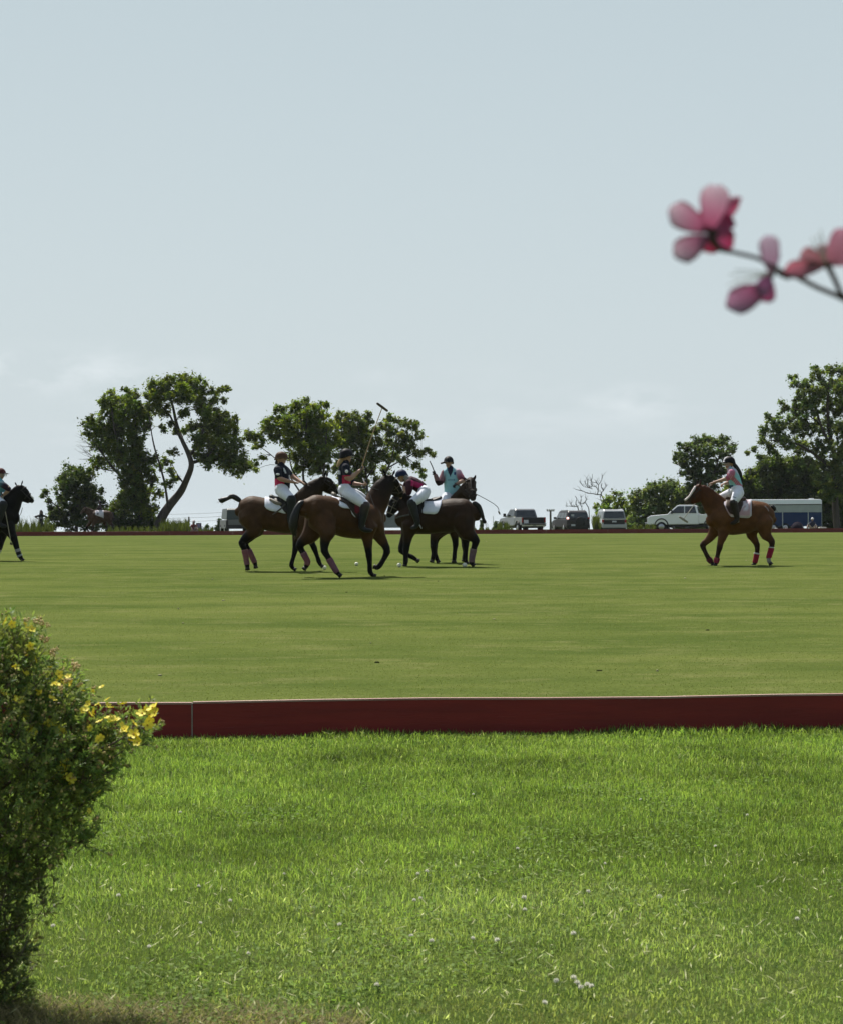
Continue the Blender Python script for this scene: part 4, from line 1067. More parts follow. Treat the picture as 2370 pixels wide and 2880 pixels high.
rider(dict(Y=Y5, label='rider in aqua and pink shirt with long dark ponytail on the chestnut horse', head=(2050, 1302, 0), face=(-1, -.12, -.06), htilt=0,
  torso=[(2052, 1320, 0, 10.5, 1.3), (2057, 1329, 0, 15.5, 1.45), (2062, 1343, 0, 17, 1.25), (2066, 1356, 0, 17.5, 1.15), (2069, 1370, 0, 18, 1.1)], shirt=AQ5, collar=(.5, .2, .26),
  arms=[dict(n=[(2056, 1328, -.19, 8), (2052, 1338, -.22, 7.5), (2045, 1345, -.22, 6), (2006, 1357, -.12, 3.8)], sleeve=2, scol=[(.50, .20, .30), (.42, .10, .16), (.4, .1, .15)], side=(.2, -1, .3)),
        dict(n=[(2054, 1328, .19, 8), (2050, 1342, .24, 7), (2048, 1356, .22, 5.5), (2037, 1360, .16, 4)], sleeve=2, scol=[(.50, .20, .30)] * 3, side=(.2, -1, .3))],
  pelvis=[(2071, 1379, -.09, 18), (2070, 1379, .09, 18)], pants=(.74, .75, .82), boot=(.028, .02, .018),
  legs=[[(2075, 1385, -.12, 17), (2069, 1398, -.28, 14), (2061, 1413, -.36, 10.5), (2067, 1438, -.36, 8.6), (2071, 1458, -.35, 6.8), (2066, 1468, -.36, 5.6), (2056, 1472, -.36, 4.3)],
        [(2062, 1384, .12, 16), (2045, 1391, .28, 13), (2024, 1399, .38, 10), (2030, 1426, .4, 8.6), (2034, 1448, .38, 6.8), (2030, 1458, .38, 5.6), (2020, 1462, .38, 4.3)]], pk=3,
  pattern=pat5, helmet=(.012, .011, .013), helmet2=(.55, .55, .58), guard=True,
  hair=[([(2062, 1306, 0, 6), (2069, 1314, 0, 6.5), (2078, 1328, 0, 6), (2083, 1342, 0, 4.5), (2086, 1356, 0, 2)], (.012, .010, .010))],
  extra=[dict(name='knee_strap', n=[(2060, 1397, -.38, 1.2), (2068, 1400, -.40, 1.2), (2077, 1402, -.36, 1.2)], c=(.05, .06, .1))]))
mallet('pale polo mallet hanging down in front of the white pickup, held by the ponytailed rider', Y5, (2000, 1360, .1), (1921, 1460, .15), ((1910, 1454, .10), (1931, 1468, .2)), (2006, 1353, .1), bend=(1958, 1410, .15), cane=mat('pale_cane', (.5, .48, .42), rough=.5), hm_=mat('pale_mallet_head', (.34, .33, .32), rough=.6))

# --- horse 6, black horse cut by the left edge
T6 = [(-112, 1450, .05, 14), (-98, 1446, .05, 34), (-70, 1444, .04, 43), (-40, 1450, .02, 45), (-10, 1453, 0, 46), (14, 1453, -.02, 43), (32, 1456, -.04, 33), (42, 1458, -.05, 18)]
G = (.30, .30, .30)
horse(dict(Y=Y6, foot=(0, 1577), label='black horse with grey banded leg wraps walking in at the left edge', trunk=T6, coat=BLACKB, points=(.010, .010, .010),
  neck=[(20, 1440, -.03, 36), (32, 1418, -.04, 30), (45, 1397, -.05, 24), (56, 1380, -.06, 19)],
  head=[(60, 1376, -.06, 14), (70, 1388, -.08, 15), (82, 1400, -.11, 10), (91, 1409, -.13, 7.5)], muzzle=(.02, .018, .018),
  jaw=[(54, 1388, -.06, 14), (66, 1400, -.08, 11), (80, 1411, -.11, 6)],
  ears=[((48, 1366, .02), (41, 1353, .04), 3.2), ((61, 1364, -.12), (66, 1349, -.14), 3.2)],
  eye=(73, 1382, -.15, .02), bridle=[.3, 1.7, 2.6], reins=[(12, 1392, -.1), (12, 1392, .1)], sag=.03,
  legs=[dict(d=-.16, k=2, n=[(22, 1480, 24), (36, 1506, 12.5), (43, 1522, 9.5), (47, 1536, 8.2), (52, 1552, 6.4), (57, 1564, 7), (61, 1571, 6), (65, 1575, 5)], wraps=[(3.5, 4.0, G, 1.15), (4.0, 4.6, (.012, .012, .012), 1.15), (4.7, 5.2, G, 1.15)]),
        dict(d=.16, k=2, n=[(12, 1480, 24), (8, 1507, 12.5), (4, 1524, 9.5), (1, 1538, 8), (-6, 1555, 6.4), (-14, 1564, 7), (-18, 1572, 6), (-20, 1575, 5)], wraps=[(3.4, 3.9, G, 1.15), (4.2, 4.9, G, 1.15)]),
        dict(d=-.16, k=2, n=[(-85, 1460, 32), (-78, 1492, 22), (-92, 1508, 13), (-104, 1522, 9), (-100, 1542, 7.5), (-98, 1562, 6.6), (-96, 1570, 6.4), (-94, 1575, 5.4)]),
        dict(d=.16, k=2, n=[(-80, 1460, 32), (-66, 1492, 22), (-70, 1508, 13), (-78, 1524, 9), (-70, 1542, 7.5), (-62, 1562, 6.6), (-60, 1570, 6.4), (-56, 1575, 5.4)])],
  tail=[(-106, 1418, .05, 6), (-116, 1424, .05, 7), (-120, 1445, .05, 8), (-118, 1470, .05, 6), (-117, 1482, .05, 3)],
  drapes=[dict(name='saddle_pad', x=(-62, 0), b=[(-62, 1436), (-40, 1440), (-20, 1446), (0, 1440)], c=(.6, .6, .62), lift=1.045),
          dict(name='saddle_flap', x=(-40, 12), b=[(-40, 1425), (-20, 1444), (0, 1448), (12, 1430)], c=(.02, .018, .018), lift=1.08, th=.02, m=m_boot)],
  tubes=[dict(name='saddle', n=[(-48, 1400, 0, 6, 2.4), (-30, 1406, 0, 6, 2.2), (-10, 1405, 0, 6, 1.8), (4, 1398, 0, 6, 1.4)], c=(.03, .025, .02)),
         dict(name='white_nose_patch', n=[(88, 1395, -.12, 2.2, 1.2), (94, 1401, -.14, 2.4, 1.2)], c=(.5, .5, .46)),
         dict(name='hanging_strap', n=[(64, 1428, -.1, .9), (58, 1448, -.1, .9), (48, 1450, -.1, .9)], c=(.03, .03, .03)),
         dict(name='breastplate', n=[(26, 1440, -.22, 1.6, .5), (40, 1452, -.16, 1.6, .5), (44, 1462, -.05, 1.6, .5)], c=(.02, .02, .02))]))
rider(dict(Y=Y6, label='rider in maroon helmet and teal shirt cut off by the left edge', head=(1, 1333, 0), face=(1, -.05, -.06), htilt=0,
  torso=[(-3, 1350, 0, 10.5, 1.3), (-2, 1358, 0, 16, 1.4), (-3, 1370, 0, 17, 1.2), (-8, 1382, 0, 16, 1.15), (-13, 1394, 0, 16, 1.15)], shirt=(.14, .35, .42), collar=(.2, .4, .45),
  arms=[dict(n=[(0, 1359, -.18, 7.5), (13, 1366, -.24, 7), (26, 1376, -.24, 6), (8, 1394, -.12, 4)], sleeve=2, scol=[(.14, .3, .36), (.03, .015, .03), (.03, .015, .03)], side=(.2, -1, .3)),
        dict(n=[(-2, 1359, .18, 7.5), (8, 1372, .24, 7), (18, 1384, .24, 5.5), (14, 1392, .1, 4)], sleeve=2, scol=[(.14, .3, .36)] * 3, side=(.2, -1, .3))],
  pelvis=[(-16, 1400, -.09, 17), (-16, 1400, .09, 17)],
  legs=[[(-14, 1404, -.12, 16), (10, 1418, -.34, 11.5), (4, 1444, -.35, 9), (-2, 1468, -.34, 7), (6, 1478, -.35, 5.5), (16, 1480, -.35, 4.3)],
        [(-14, 1404, .12, 16), (12, 1418, .34, 11.5), (6, 1444, .35, 9), (0, 1468, .34, 7), (8, 1478, .35, 5.5), (18, 1480, .35, 4.3)]],
  helmet=(.075, .018, .018), brimcol=(.06, .03, .03), guard=True))
mallet('polo mallet pointing straight down beside the black horse at the left edge', Y6, (8, 1394, -.3), (32, 1527, -.35), ((31, 1528, -.45), (34, 1531, -.22)), (5, 1385, -.28), cane=mat('straw_cane', (.42, .38, .28), rough=.5))

# --- balls on the turf
m_ball = mat('ball_plastic', (.74, .74, .60), (.62, .62, .48), scale=30, rough=.45)
for px, py, r, lab in ((1003, 1588, .042, 'white polo ball lying clear between the two middle horses'), (913, 1599, .045, 'white polo ball by the front hoof of the left bay horse'),
                  (1123, 1592, .048, 'white polo ball by the front hooves of the dark horse'), (1306, 1592, .05, 'white polo ball by the hind hoof of the dark horse')):
    Yb = hit(px, py + 3.5); p = W(px, py, Yb); p.z = ground(p.x, p.y) + r * .92
    q = MB(); q.ball(p, r, n=16, m=10)
    o = link('polo_ball', q.mesh('polo_ball', p), m_ball, None, p)
    tag(o, lab, 'ball', 'polo balls on the field')
    # a band moulded round it
# ------------------------------------------------------------------ trees and shrubs
m_leafA = mat('leaf_green', (1, 1, 1), (.8, .85, .75), scale=.6, rough=.5, spec=.25, attr=True, transl=.56, tcol=(1.25, 1.35, .5))
m_bark = mat('bark', (.075, .06, .048), (.04, .033, .028), scale=3, rough=.85, bump=.02, bscale=9, stretch=(2, 2, .5))
m_dead = mat('dead_wood', (.16, .155, .15), (.10, .10, .10), scale=5, rough=.8)
def leafcloud(tufts, per, size, base, var=.35, flat=.0):
    "tufts: array (n,4) centre and radius; each holds per leaves"
    n = len(tufts)
    c = np.repeat(tufts[:, :3], per, 0); r = np.repeat(tufts[:, 3], per)
    N = len(c)
    dirs = rng.normal(size=(N, 3)); dirs /= np.linalg.norm(dirs, axis=1)[:, None]
    rad = r * np.minimum(1.5, np.abs(rng.normal(0, .62, N)))
    el = np.repeat(rng.uniform(.6, 1.5, (n, 3)), per, 0)
    p = c + dirs * rad[:, None] * el
    u = rng.normal(size=(N, 3)); u[:, 2] *= .6; u /= np.linalg.norm(u, axis=1)[:, None]
    q = rng.normal(size=(N, 3)); q -= u * (q * u).sum(1)[:, None]; q /= np.linalg.norm(q, axis=1)[:, None]
    s = size * rng.uniform(.4, 1.7, N)
    u *= s[:, None]; q *= (s * .5)[:, None]
    V = np.stack([p - u, p + q - u*.1, p + u, p - q - u*.1], 1).reshape(-1, 3)
    F = np.arange(N * 4).reshape(-1, 4)
    tv = np.repeat(rng.uniform(1 - var, 1 + var, n), per)
    hue = np.repeat(rng.uniform(0, 1, n), per)[:, None]
    col = np.array(base)[None] * 1.6 * (1 + (hue - .5) * np.array([.5, .15, -.2])) * (tv * rng.uniform(.75, 1.25, N))[:, None]
    return V, F, np.repeat(np.clip(col, .003, .6), 4, 0)
def tufts_of(F_, clumps, dens=1.0, tr=(.20, .42), depth=.8, dd=None):
    out = []
    for ci, cl in enumerate(clumps):
        px, py, r = cl[:3]
        R = r * F_.m * 1.15
        d = cl[3] if len(cl) > 3 else rng.uniform(-1, 1) * depth
        c = np.array(F_.P(px, py, d))
        k = max(6, int(dens * 34 * (R / .8) ** 2))
        v = rng.normal(size=(k, 3)); v /= np.linalg.norm(v, axis=1)[:, None]
        rr = R * (rng.random(k) ** .45) * rng.choice([1.0, 1.0, 1.22], k)
        pos = c + v * rr[:, None] * np.array([1, 1.1, .92])
        rad = rng.uniform(*tr, k) * min(1.0, .45 + R)
        out.append(np.concatenate([pos, rad[:, None]], 1))
    return np.concatenate(out)
def tree(name, label, cat, Y, clumps, stems=(), base=None, leaf=(.060, .088, .022), group=None, dens=1.0, per=72, size=.086, depth=1.3,
         conv=None, bark=None, twigs=True, tr=(.16, .42), var=.5, gaps=0.0):
    F_ = Fig(Y)
    cv = conv or (lambda x, y: (x, y)); sc = conv.s if conv else 1.0
    cl = [(*cv(c[0], c[1]), c[2] * sc, *c[3:]) for c in clumps]
    st = [[(*cv(n[0], n[1]), n[2] * sc) for n in s] for s in stems]
    b = cv(*base) if base else (st[0][0][:2] if st else (cl[0][0], cl[0][1]))
    o = F_.P(b[0], b[1], 0); o.z = ground(o.x, o.y)
    root = thing(name, label, cat, o, group)
    tu = tufts_of(F_, cl, dens, tr, depth)
    if gaps:
        k = fbm(tu[:, 0] * 1.0 + tu[:, 1] * .7, tu[:, 2], 1.5, 9) > -gaps * 0 - .95 + gaps
        tu = tu[k]
    gl = float(ground(o.x, o.y))
    tu = tu[tu[:, 2] > gl + .1]
    V, F, C = leafcloud(tu, per, size, leaf, var)
    link('crown', np_mesh('crown', V, F, C, org=o), m_leafA, root)
    tb = MB()
    if st:
        for si, s in enumerate(st):
            K = len(s)
            pts = []
            for i, n_ in enumerate(s):
                d = .35 * math.sin(si * 2.3 + i * .9) * min(i, 3)
                pts.append(F_.P(n_[0], n_[1], d))
            if si == 0 or s[0][1] > b[1] - 6: pts[0].z = min(pts[0].z, gl - .1)
            tb.tube(pts, [n_[2] * F_.m for n_ in s], n=8, sub=4)
        # boughs reaching into the clumps
        if twigs:
            nodes = [(F_.P(n_[0], n_[1], .2), n_[2] * F_.m) for s in st for n_ in s[1:]]
            for c in cl:
                P_ = F_.P(c[0], c[1], c[3] if len(c) > 3 else rng.uniform(-1, 1) * depth * .6)
                best = min(nodes, key=lambda q: (q[0] - P_).length + max(0, q[0].z - P_.z) * .8)
                L_ = (best[0] - P_).length
                if L_ < .25: continue
                r0 = min(best[1] * .6, .022 + .018 * L_)
                mid = (best[0] + P_) / 2 + Vector((random.uniform(-.12, .12), 0, random.uniform(-.05, .22))) * L_
                tb.tube([best[0], mid, P_], [r0, r0 * .7, r0 * .35], n=5, sub=3)
                for _ in range(3):
                    e = P_ + Vector((random.uniform(-1, 1), random.uniform(-1, 1), random.uniform(-.4, 1))) * c[2] * F_.m * .9
                    m2 = (mid + e) / 2 + Vector((0, 0, .1))
                    tb.tube([mid * .3 + P_ * .7, m2 * .4 + P_ * .6, e], [r0 * .4, r0 * .3, r0 * .12], n=4, sub=2)
        part('trunk', tb, bark or m_bark, root)
    return root
class Cv:
    def __init__(s, x0, y0, k): s.x0, s.y0, s.k = x0, y0, k; s.s = 1 / k
    def __call__(s, x, y): return s.x0 + x / s.k, s.y0 + y / s.k
c3 = Cv(150, 1030, 3.0456); c7 = Cv(660, 1100, 2.893); cR = Cv(1560, 1000, 2.143)
GA = (.070, .092, .018); GD = (.044, .060, .022); GY = (.095, .125, .030)
tree('broadleaf_tree', 'tall many-stemmed green tree left of the leaning trunk', 'tree', 170,
  [(480,290,75),(560,330,90),(650,250,50),(700,330,85),(620,420,90),(730,430,90),(480,420,80),(330,480,60),(380,560,80),(470,560,90),(590,540,90),(700,560,80),(400,680,65),(500,680,80),(620,680,80),(720,700,70),
   (800,400,60),(820,520,45),(560,800,85),(660,800,85),(770,780,75),(850,800,50),(400,820,60),(360,860,35),(800,900,55),(640,920,75),(720,960,85),(600,1000,55),(860,980,50),(700,1080,85),(620,1100,60),(800,1080,85),
   (640,1180,85),(740,1200,95),(560,1170,55),(520,1240,60),(680,1300,105),(800,1290,80),(900,1090,35),(860,1220,45),(500,230,28),(620,205,22)],
  [[(745,1400,34),(740,1200,26),(700,1000,20),(620,850,15),(560,700,12),(520,500,9),(500,330,5)], [(765,1400,26),(775,1100,20),(745,900,16),(720,700,12),(700,450,8),(690,300,4)],
   [(640,1000,14),(540,900,11),(430,760,8),(350,640,5),(280,560,3)]], leaf=GA, conv=c3)
tree('leaning_tree', 'tree with a long bare trunk leaning right and a wide green crown', 'tree', 168,
  [(900,190,80),(980,150,70),(1080,150,75),(1180,150,75),(1260,170,70),(850,260,60),(950,260,80),(1060,240,80),(1160,250,80),(1260,270,65),(1370,210,40),(1440,200,32),(1490,195,22),(870,330,55),(960,380,50),(1130,400,45),
   (1280,380,65),(1370,320,45),(1460,290,24),(1350,430,75),(1430,430,65),(1510,450,50),(1200,520,50),(1320,540,80),(1430,560,85),(1530,560,60),(1250,640,65),(1350,660,85),(1460,680,85),(1560,680,55),(1230,740,50),
   (1330,780,65),(1430,790,75),(1530,800,75),(1620,830,62),(1570,890,50),(1640,862,45),(1600,780,50),(1480,860,50),(1050,560,24),(1130,560,34),(1000,500,28),(940,530,28),(1330,850,30),
   (980,820,40),(1010,900,40),(990,1000,40),(930,860,30),(1020,740,32),(1050,960,22)],
  [[(890,1400,44),(925,1310,42),(1000,1190,37),(1090,1080,32),(1140,980,27),(1185,850,24),(1155,740,20),(1100,620,17),(1055,480,14),(1030,360,11),(1000,240,6)],
   [(1180,830,16),(1270,800,13),(1350,740,10),(1400,650,8),(1430,500,5)], [(1170,770,15),(1245,650,12),(1290,520,10),(1280,380,8),(1250,230,4)], [(1090,620,10),(1000,420,8),(920,330,6),(880,220,3)],
   [(985,1200,12),(955,1000,9),(915,850,8),(870,700,7),(840,550,5),(820,400,3)], [(1115,1000,8),(1060,920,5),(1020,840,3)]], leaf=(.074, .094, .018), conv=c3)
tree('small_tree', 'low dark rounded tree furthest left behind the far board', 'tree', 166,
  [(150,900,55),(90,960,55),(200,950,75),(280,930,55),(120,1050,85),(230,1060,85),(320,1040,55),(80,1140,55),(180,1160,85),(290,1160,85),(390,1130,40),(420,1060,18),(150,1260,105),(280,1260,100),(60,1270,55),(400,1230,55),
   (440,1180,32),(-60,1080,14),(-90,1110,12),(-30,1150,16),(-20,1210,16),(10,1300,60),(120,1360,60),(330,1360,70)],
  [[(200,1400,16),(200,1200,12),(190,1050,8),(150,900,4)], [(180,1300,8),(60,1220,6),(-30,1150,4),(-80,1100,2)]], leaf=GD, conv=c3, depth=1.0)
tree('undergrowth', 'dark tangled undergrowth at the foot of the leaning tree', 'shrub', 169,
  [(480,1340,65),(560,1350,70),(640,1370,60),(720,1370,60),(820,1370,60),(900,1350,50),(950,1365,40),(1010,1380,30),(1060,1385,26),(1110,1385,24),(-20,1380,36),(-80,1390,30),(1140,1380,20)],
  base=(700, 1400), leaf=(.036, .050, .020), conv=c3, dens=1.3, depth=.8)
tree('broadleaf_tree', 'dense rounded green tree behind the rider with the brown helmet', 'tree', 172,
  [(120,360,45),(200,370,50),(260,300,55),(340,260,65),(360,150,40),(430,180,55),(500,120,42),(590,110,46),(670,130,38),(745,110,22),(540,200,85),(650,210,85),(730,200,42),(440,280,80),(560,310,90),(680,310,90),(770,290,55),
   (330,370,55),(450,400,75),(570,420,85),(690,420,85),(790,400,60),(160,450,30),(220,430,28),(480,520,60),(600,520,75),(720,520,75),(230,540,22),(180,580,26),(130,600,22),(600,620,62),(700,630,62),(520,620,45),(820,620,35),(170,640,18)],
  [[(700,1150,14),(650,900,12),(570,760,10),(560,600,8),(580,400,6),(590,200,4)], [(710,1150,13),(705,900,11),(720,700,9),(740,500,7),(750,300,4)], [(660,1000,9),(520,800,7),(400,620,5),(300,520,4),(190,440,2)], [(565,760,8),(470,640,6),(440,450,4),(430,300,3)]],
  leaf=(.085, .108, .018), conv=c7)
tree('broadleaf_tree', 'looser olive green tree behind the aqua rider, drooping at its right end', 'tree', 176,
  [(850,200,42),(820,260,55),(920,240,55),(1000,240,55),(1080,230,52),(880,330,75),(980,330,75),(1080,330,65),(850,430,75),(960,440,85),(1070,430,75),(1150,330,34),(1240,220,38),(1230,290,48),(1310,240,38),(1290,340,50),
   (1400,270,48),(1470,290,44),(1520,340,32),(1380,360,50),(1460,400,48),(1170,430,50),(1250,440,50),(1340,450,58),(1430,480,48),(1500,520,38),(1560,490,36),(1610,520,22),(1100,540,75),(1200,540,60),(1300,550,48),
   (900,560,65),(1000,560,75),(1000,660,65),(1120,650,55),(900,680,55),(1240,640,42),(1380,580,40),(1470,600,32),(1520,640,32),(1530,690,18),(940,760,55),(1040,750,48),(1160,730,40),(840,800,50),(760,780,45),(960,900,50),(1040,860,45)],
  [[(1120,1150,14),(1095,980,12),(1080,800,10),(1060,600,8),(1020,400,6),(1000,260,3)], [(1090,900,9),(1180,750,8),(1260,600,6),(1300,450,5),(1330,300,3)], [(1255,620,6),(1400,540,5),(1520,480,3),(1600,510,2)], [(1080,700,7),(1170,560,5),(1230,400,4),(1240,250,2)]],
  leaf=(.080, .096, .028), conv=c7, tr=(.16, .36), dens=.95)
tree('small_tree', 'mid-sized dark tree behind the ponytailed rider, narrow below and bushy above', 'tree', 180,
  [(740,600,28),(780,550,36),(850,520,38),(930,510,38),(1000,520,42),(1060,560,32),(760,640,36),(830,600,52),(920,590,52),(1010,600,42),(800,700,46),(880,680,54),(960,680,48),(850,760,55),(930,760,55),(1000,700,34),(870,850,55),(950,850,45)],
  [[(900,1060,10),(890,850,8),(880,700,7),(860,560,4)], [(900,850,7),(960,700,5),(1000,560,3)]], leaf=(.058, .076, .032), conv=cR, tr=(.16, .34))
tree('large_tree', 'tallest tree, at the right edge behind the blue trailer', 'tree', 178,
  [(1440,150,32),(1500,180,42),(1580,110,42),(1660,90,36),(1720,100,42),(1480,250,42),(1560,220,62),(1650,200,62),(1730,200,62),(1380,310,36),(1450,320,46),(1540,320,60),(1640,310,60),(1730,320,60),(1280,370,22),(1330,400,42),(1260,450,36),
   (1340,480,50),(1420,420,50),(1510,430,60),(1610,430,58),(1710,440,58),(1250,530,32),(1310,560,34),(1400,520,48),(1490,540,48),(1590,550,50),(1690,560,60),(1200,560,14),(1160,585,10),(1450,620,40),(1540,640,44),(1640,660,65),(1720,680,65),
   (1800,150,70),(1800,300,80),(1800,450,80),(1800,600,80),(1600,740,50),(1650,820,60),(1730,780,60),(1880,250,80),(1880,450,80),(1880,600,70)],
  [[(1700,1060,22),(1685,850,19),(1690,650,16),(1655,480,11),(1640,300,8),(1650,150,4)], [(1690,700,12),(1570,600,9),(1450,530,6),(1300,510,3)], [(1690,600,11),(1600,420,8),(1560,250,4)], [(1700,600,12),(1780,400,9),(1800,200,5)], [(1600,620,6),(1500,560,5),(1420,600,2)]],
  leaf=(.078, .100, .036), conv=cR, depth=1.8, tr=(.16, .36), dens=.9)
tree('light_shrub', 'pale green leafy shrub between the silver car and the hedge', 'shrub', 182,
  [(330,880,30),(380,850,28),(300,920,28),(420,890,30),(370,930,44),(460,870,18),(450,950,48),(330,980,38),(250,905,16),(260,950,20),(500,1000,40),(440,1020,40)], [[(380,1060,5),(375,950,4),(380,860,2)]], leaf=GY, conv=cR, depth=.7)
tree('hedge_shrub', 'broad grey green bush rising left of the white pickup', 'shrub', 180,
  [(500,850,42),(570,820,44),(640,810,52),(700,800,52),(520,930,62),(600,910,72),(700,890,72),(780,840,62),(560,1000,60),(660,990,70),(760,950,76),(850,900,74),(480,1010,48),(840,1000,70),(740,1030,50),(600,1040,50)],
  base=(650, 1060), leaf=(.078, .098, .044), conv=cR, depth=1.2, dens=1.2)
tree('hedge_shrub', 'long dark hedge behind the blue trailer and the chestnut horse', 'shrub', 184,
  [(1140,760,42),(1180,720,36),(1240,690,42),(1300,660,52),(1370,650,52),(1440,660,52),(1520,680,62),(1150,840,60),(1230,800,74),(1330,770,76),(1430,770,76),(1530,790,85),(1620,800,85),(1720,800,85),(1150,930,60),(1250,900,70),(1350,880,80),
   (1450,880,80),(1550,900,80),(1640,920,85),(1730,930,85),(1620,1010,60),(1700,1020,60),(1260,620,20),(1320,590,17),(1230,610,10),(1250,1000,60),(1400,1000,60),(1000,900,60),(1040,980,60),(1060,800,44),(1810,850,90),(1810,980,90)],
  base=(1400, 1060), leaf=(.060, .080, .028), conv=cR, depth=1.2, dens=1.5)
for px, top, wd, lab in ((617, 1463, 11, 'small round-topped far tree between the dark truck and the camp chair'), (635, 1479, 7, 'tiny far tree just left of the dark truck'), (583, 1479, 8, 'tiny far tree just right of the camp chair'),
                        (1354, 1468, 6, 'slim far spruce right of the dark horse tail'), (1394, 1470, 11, 'broad far spruce left of the silver pickup')):
    cl = []
    n = 7
    for i in range(n):
        t = i / (n - 1)
        cl.append((px + random.uniform(-1, 1) * wd * .3 * t, top + (1497 - top) * t, max(2.2, wd * (.25 + .75 * t) * .75)))
    tree('distant_tree', lab, 'tree', 250, cl, [[(px, 1505, 2), (px, 1485, 1.5), (px, top, .5)]], leaf=(.03, .046, .024), depth=.3, dens=2.2, per=16, size=.13, twigs=False, tr=(.2, .4))
# bare dead trees
def bare(label, Y, lines):
    F_ = Fig(Y); o = F_.P(lines[0][0][0], lines[0][0][1], 0); o.z = ground(o.x, o.y)
    root = thing('dead_tree', label, 'tree', o)
    for i, l in enumerate(lines):
        mb = MB(); r0, r1 = l[-1]
        pts = [F_.P(p[0], p[1], .3 * math.sin(i * 1.9 + k * .5)) for k, p in enumerate(l[:-1])]
        mb.tube(pts, [F_.m * (r0 + (r1 - r0) * k / (len(pts) - 1)) for k in range(len(pts))], n=5, sub=3)
        # side twigs
        for _ in range(9 if i else 2):
            k = random.randint(0, len(pts) - 2); a = pts[k].lerp(pts[k+1], random.random())
            u = (pts[k+1] - pts[k]).normalized(); s = Vector((random.uniform(-1, 1), random.uniform(-1, 1), random.uniform(.1, 1.2)))
            L_ = random.uniform(.2, .6)
            b = a + (u * .5 + s).normalized() * L_
            mb.tube([a, a.lerp(b, .5) + Vector((0, 0, .05)), b], [F_.m * r1 * .9, F_.m * r1 * .6, F_.m * r1 * .3], n=4, sub=2)
        part('trunk' if i == 0 else 'branch', mb, m_dead, root)
bare('bare dead tree rising behind the two parked cars', 186, [
  [(1699,1495),(1698,1435),(1698,1418),(1696,1405),(1689,1390),(2.4,1.6)],
  [(1689,1390),(1679,1391),(1664,1388),(1651,1387),(1640,1382),(1628,1379),(1617,1376),(1.5,.7)],
  [(1679,1390),(1681,1375),(1682,1363),(1689,1354),(1692,1345),(1694,1337),(1.3,.6)],
  [(1689,1390),(1692,1383),(1696,1379),(1690,1370),(1689,1358),(1.4,.7)],
  [(1680,1378),(1674,1369),(1663,1366),(1661,1355),(1664,1343),(1665,1334),(1.1,.6)],
  [(1663,1368),(1652,1370),(1646,1362),(1643,1355),(1.0,.5)], [(1682,1364),(1674,1357),(1664,1358),(1.0,.5)],
  [(1652,1370),(1651,1358),(1649,1345),(.9,.5)], [(1640,1368),(1634,1362),(1630,1355),(.9,.4)], [(1664,1375),(1655,1372),(1642,1369),(1.0,.5)], [(1696,1379),(1702,1370),(1706,1364),(.8,.4)],
  [(1697,1416),(1689,1408),(1687,1395),(1.0,.7)]])
bare('second bare dead tree, low behind the car with a spare wheel', 184, [
  [(1627,1495),(1626,1436),(1618,1416),(1621,1404),(1616,1395),(1.8,.8)], [(1621,1424),(1612,1425),(1600,1423),(1590,1425),(1.2,.6)], [(1656,1495),(1655,1436),(1650,1422),(1644,1414),(1634,1417),(1624,1412),(1.6,.7)],
  [(1640,1417),(1648,1405),(1644,1398),(1.0,.5)], [(1630,1416),(1633,1404),(1632,1398),(.9,.4)], [(1638,1440),(1634,1424),(1630,1418),(.9,.5)], [(1605,1424),(1605,1412),(.8,.4)]])
# twiggy dead growth on the left crowns
F_ = Fig(169.5)
mb = MB()
for _ in range(26):
    x, y = 262 + random.uniform(-8, 10), 1262 + random.uniform(-30, 30)
    e = (214 + random.uniform(-4, 25), y + random.uniform(-40, 10)); d = random.uniform(-.6, .6)
    mx_ = ((x + e[0]) / 2, (y + e[1]) / 2 + random.uniform(-3, 6))
    F_.T(mb, [(x, y, d, .6), (*mx_, d, .4), (*e, d, .2)], n=4)
o = F_.P(262, 1262, 0)
tw = thing('bare_twigs', 'spray of bare grey twigs on the left side of the many-stemmed tree', 'branch', o); part('twigs', mb, m_dead, tw)

# ------------------------------------------------------------------ tall weeds behind the far board
def weeds(segs, n, col):
    X, Yw, H = [], [], []
    for (p0, p1, h0, h1, q) in segs:
        k = int(n * q)
        px = rng.uniform(p0, p1, k); Yy = rng.uniform(156, 164, k)
        X.append((px - CX) / FPX * Yy); Yw.append(Yy); H.append(rng.uniform(h0, h1, k) * (1 + .35 * np.sin(px * .35)))
    x = np.concatenate(X); y = np.concatenate(Yw); h = np.concatenate(H); k = len(x)
    z = gz(y - YAW * x)
    az = rng.random(k) * 6.28; ln = rng.uniform(0, .3, k) * h
    wd = rng.uniform(.012, .03, k); fa = rng.random(k) * 6.28
    B = np.stack([x, y, z - .02], 1); S = np.stack([np.cos(fa) * wd, np.sin(fa) * wd, 0 * wd], 1)
    M1 = B + np.stack([np.cos(az)*ln*.4, np.sin(az)*ln*.4, h*.6], 1); T_ = B + np.stack([np.cos(az)*ln, np.sin(az)*ln, h], 1)
    V = np.stack([B - S, B + S, M1 + S, M1 - S, T_], 1).reshape(-1, 3); i = np.arange(k)[:, None] * 5
    F = np.concatenate([i + np.array([[0, 1, 2]]), i + np.array([[0, 2, 3]]), i + np.array([[3, 2, 4]])])
    return V, F, np.repeat(np.array(col) * rng.uniform(.6, 1.4, (k, 1)), 5, 0)
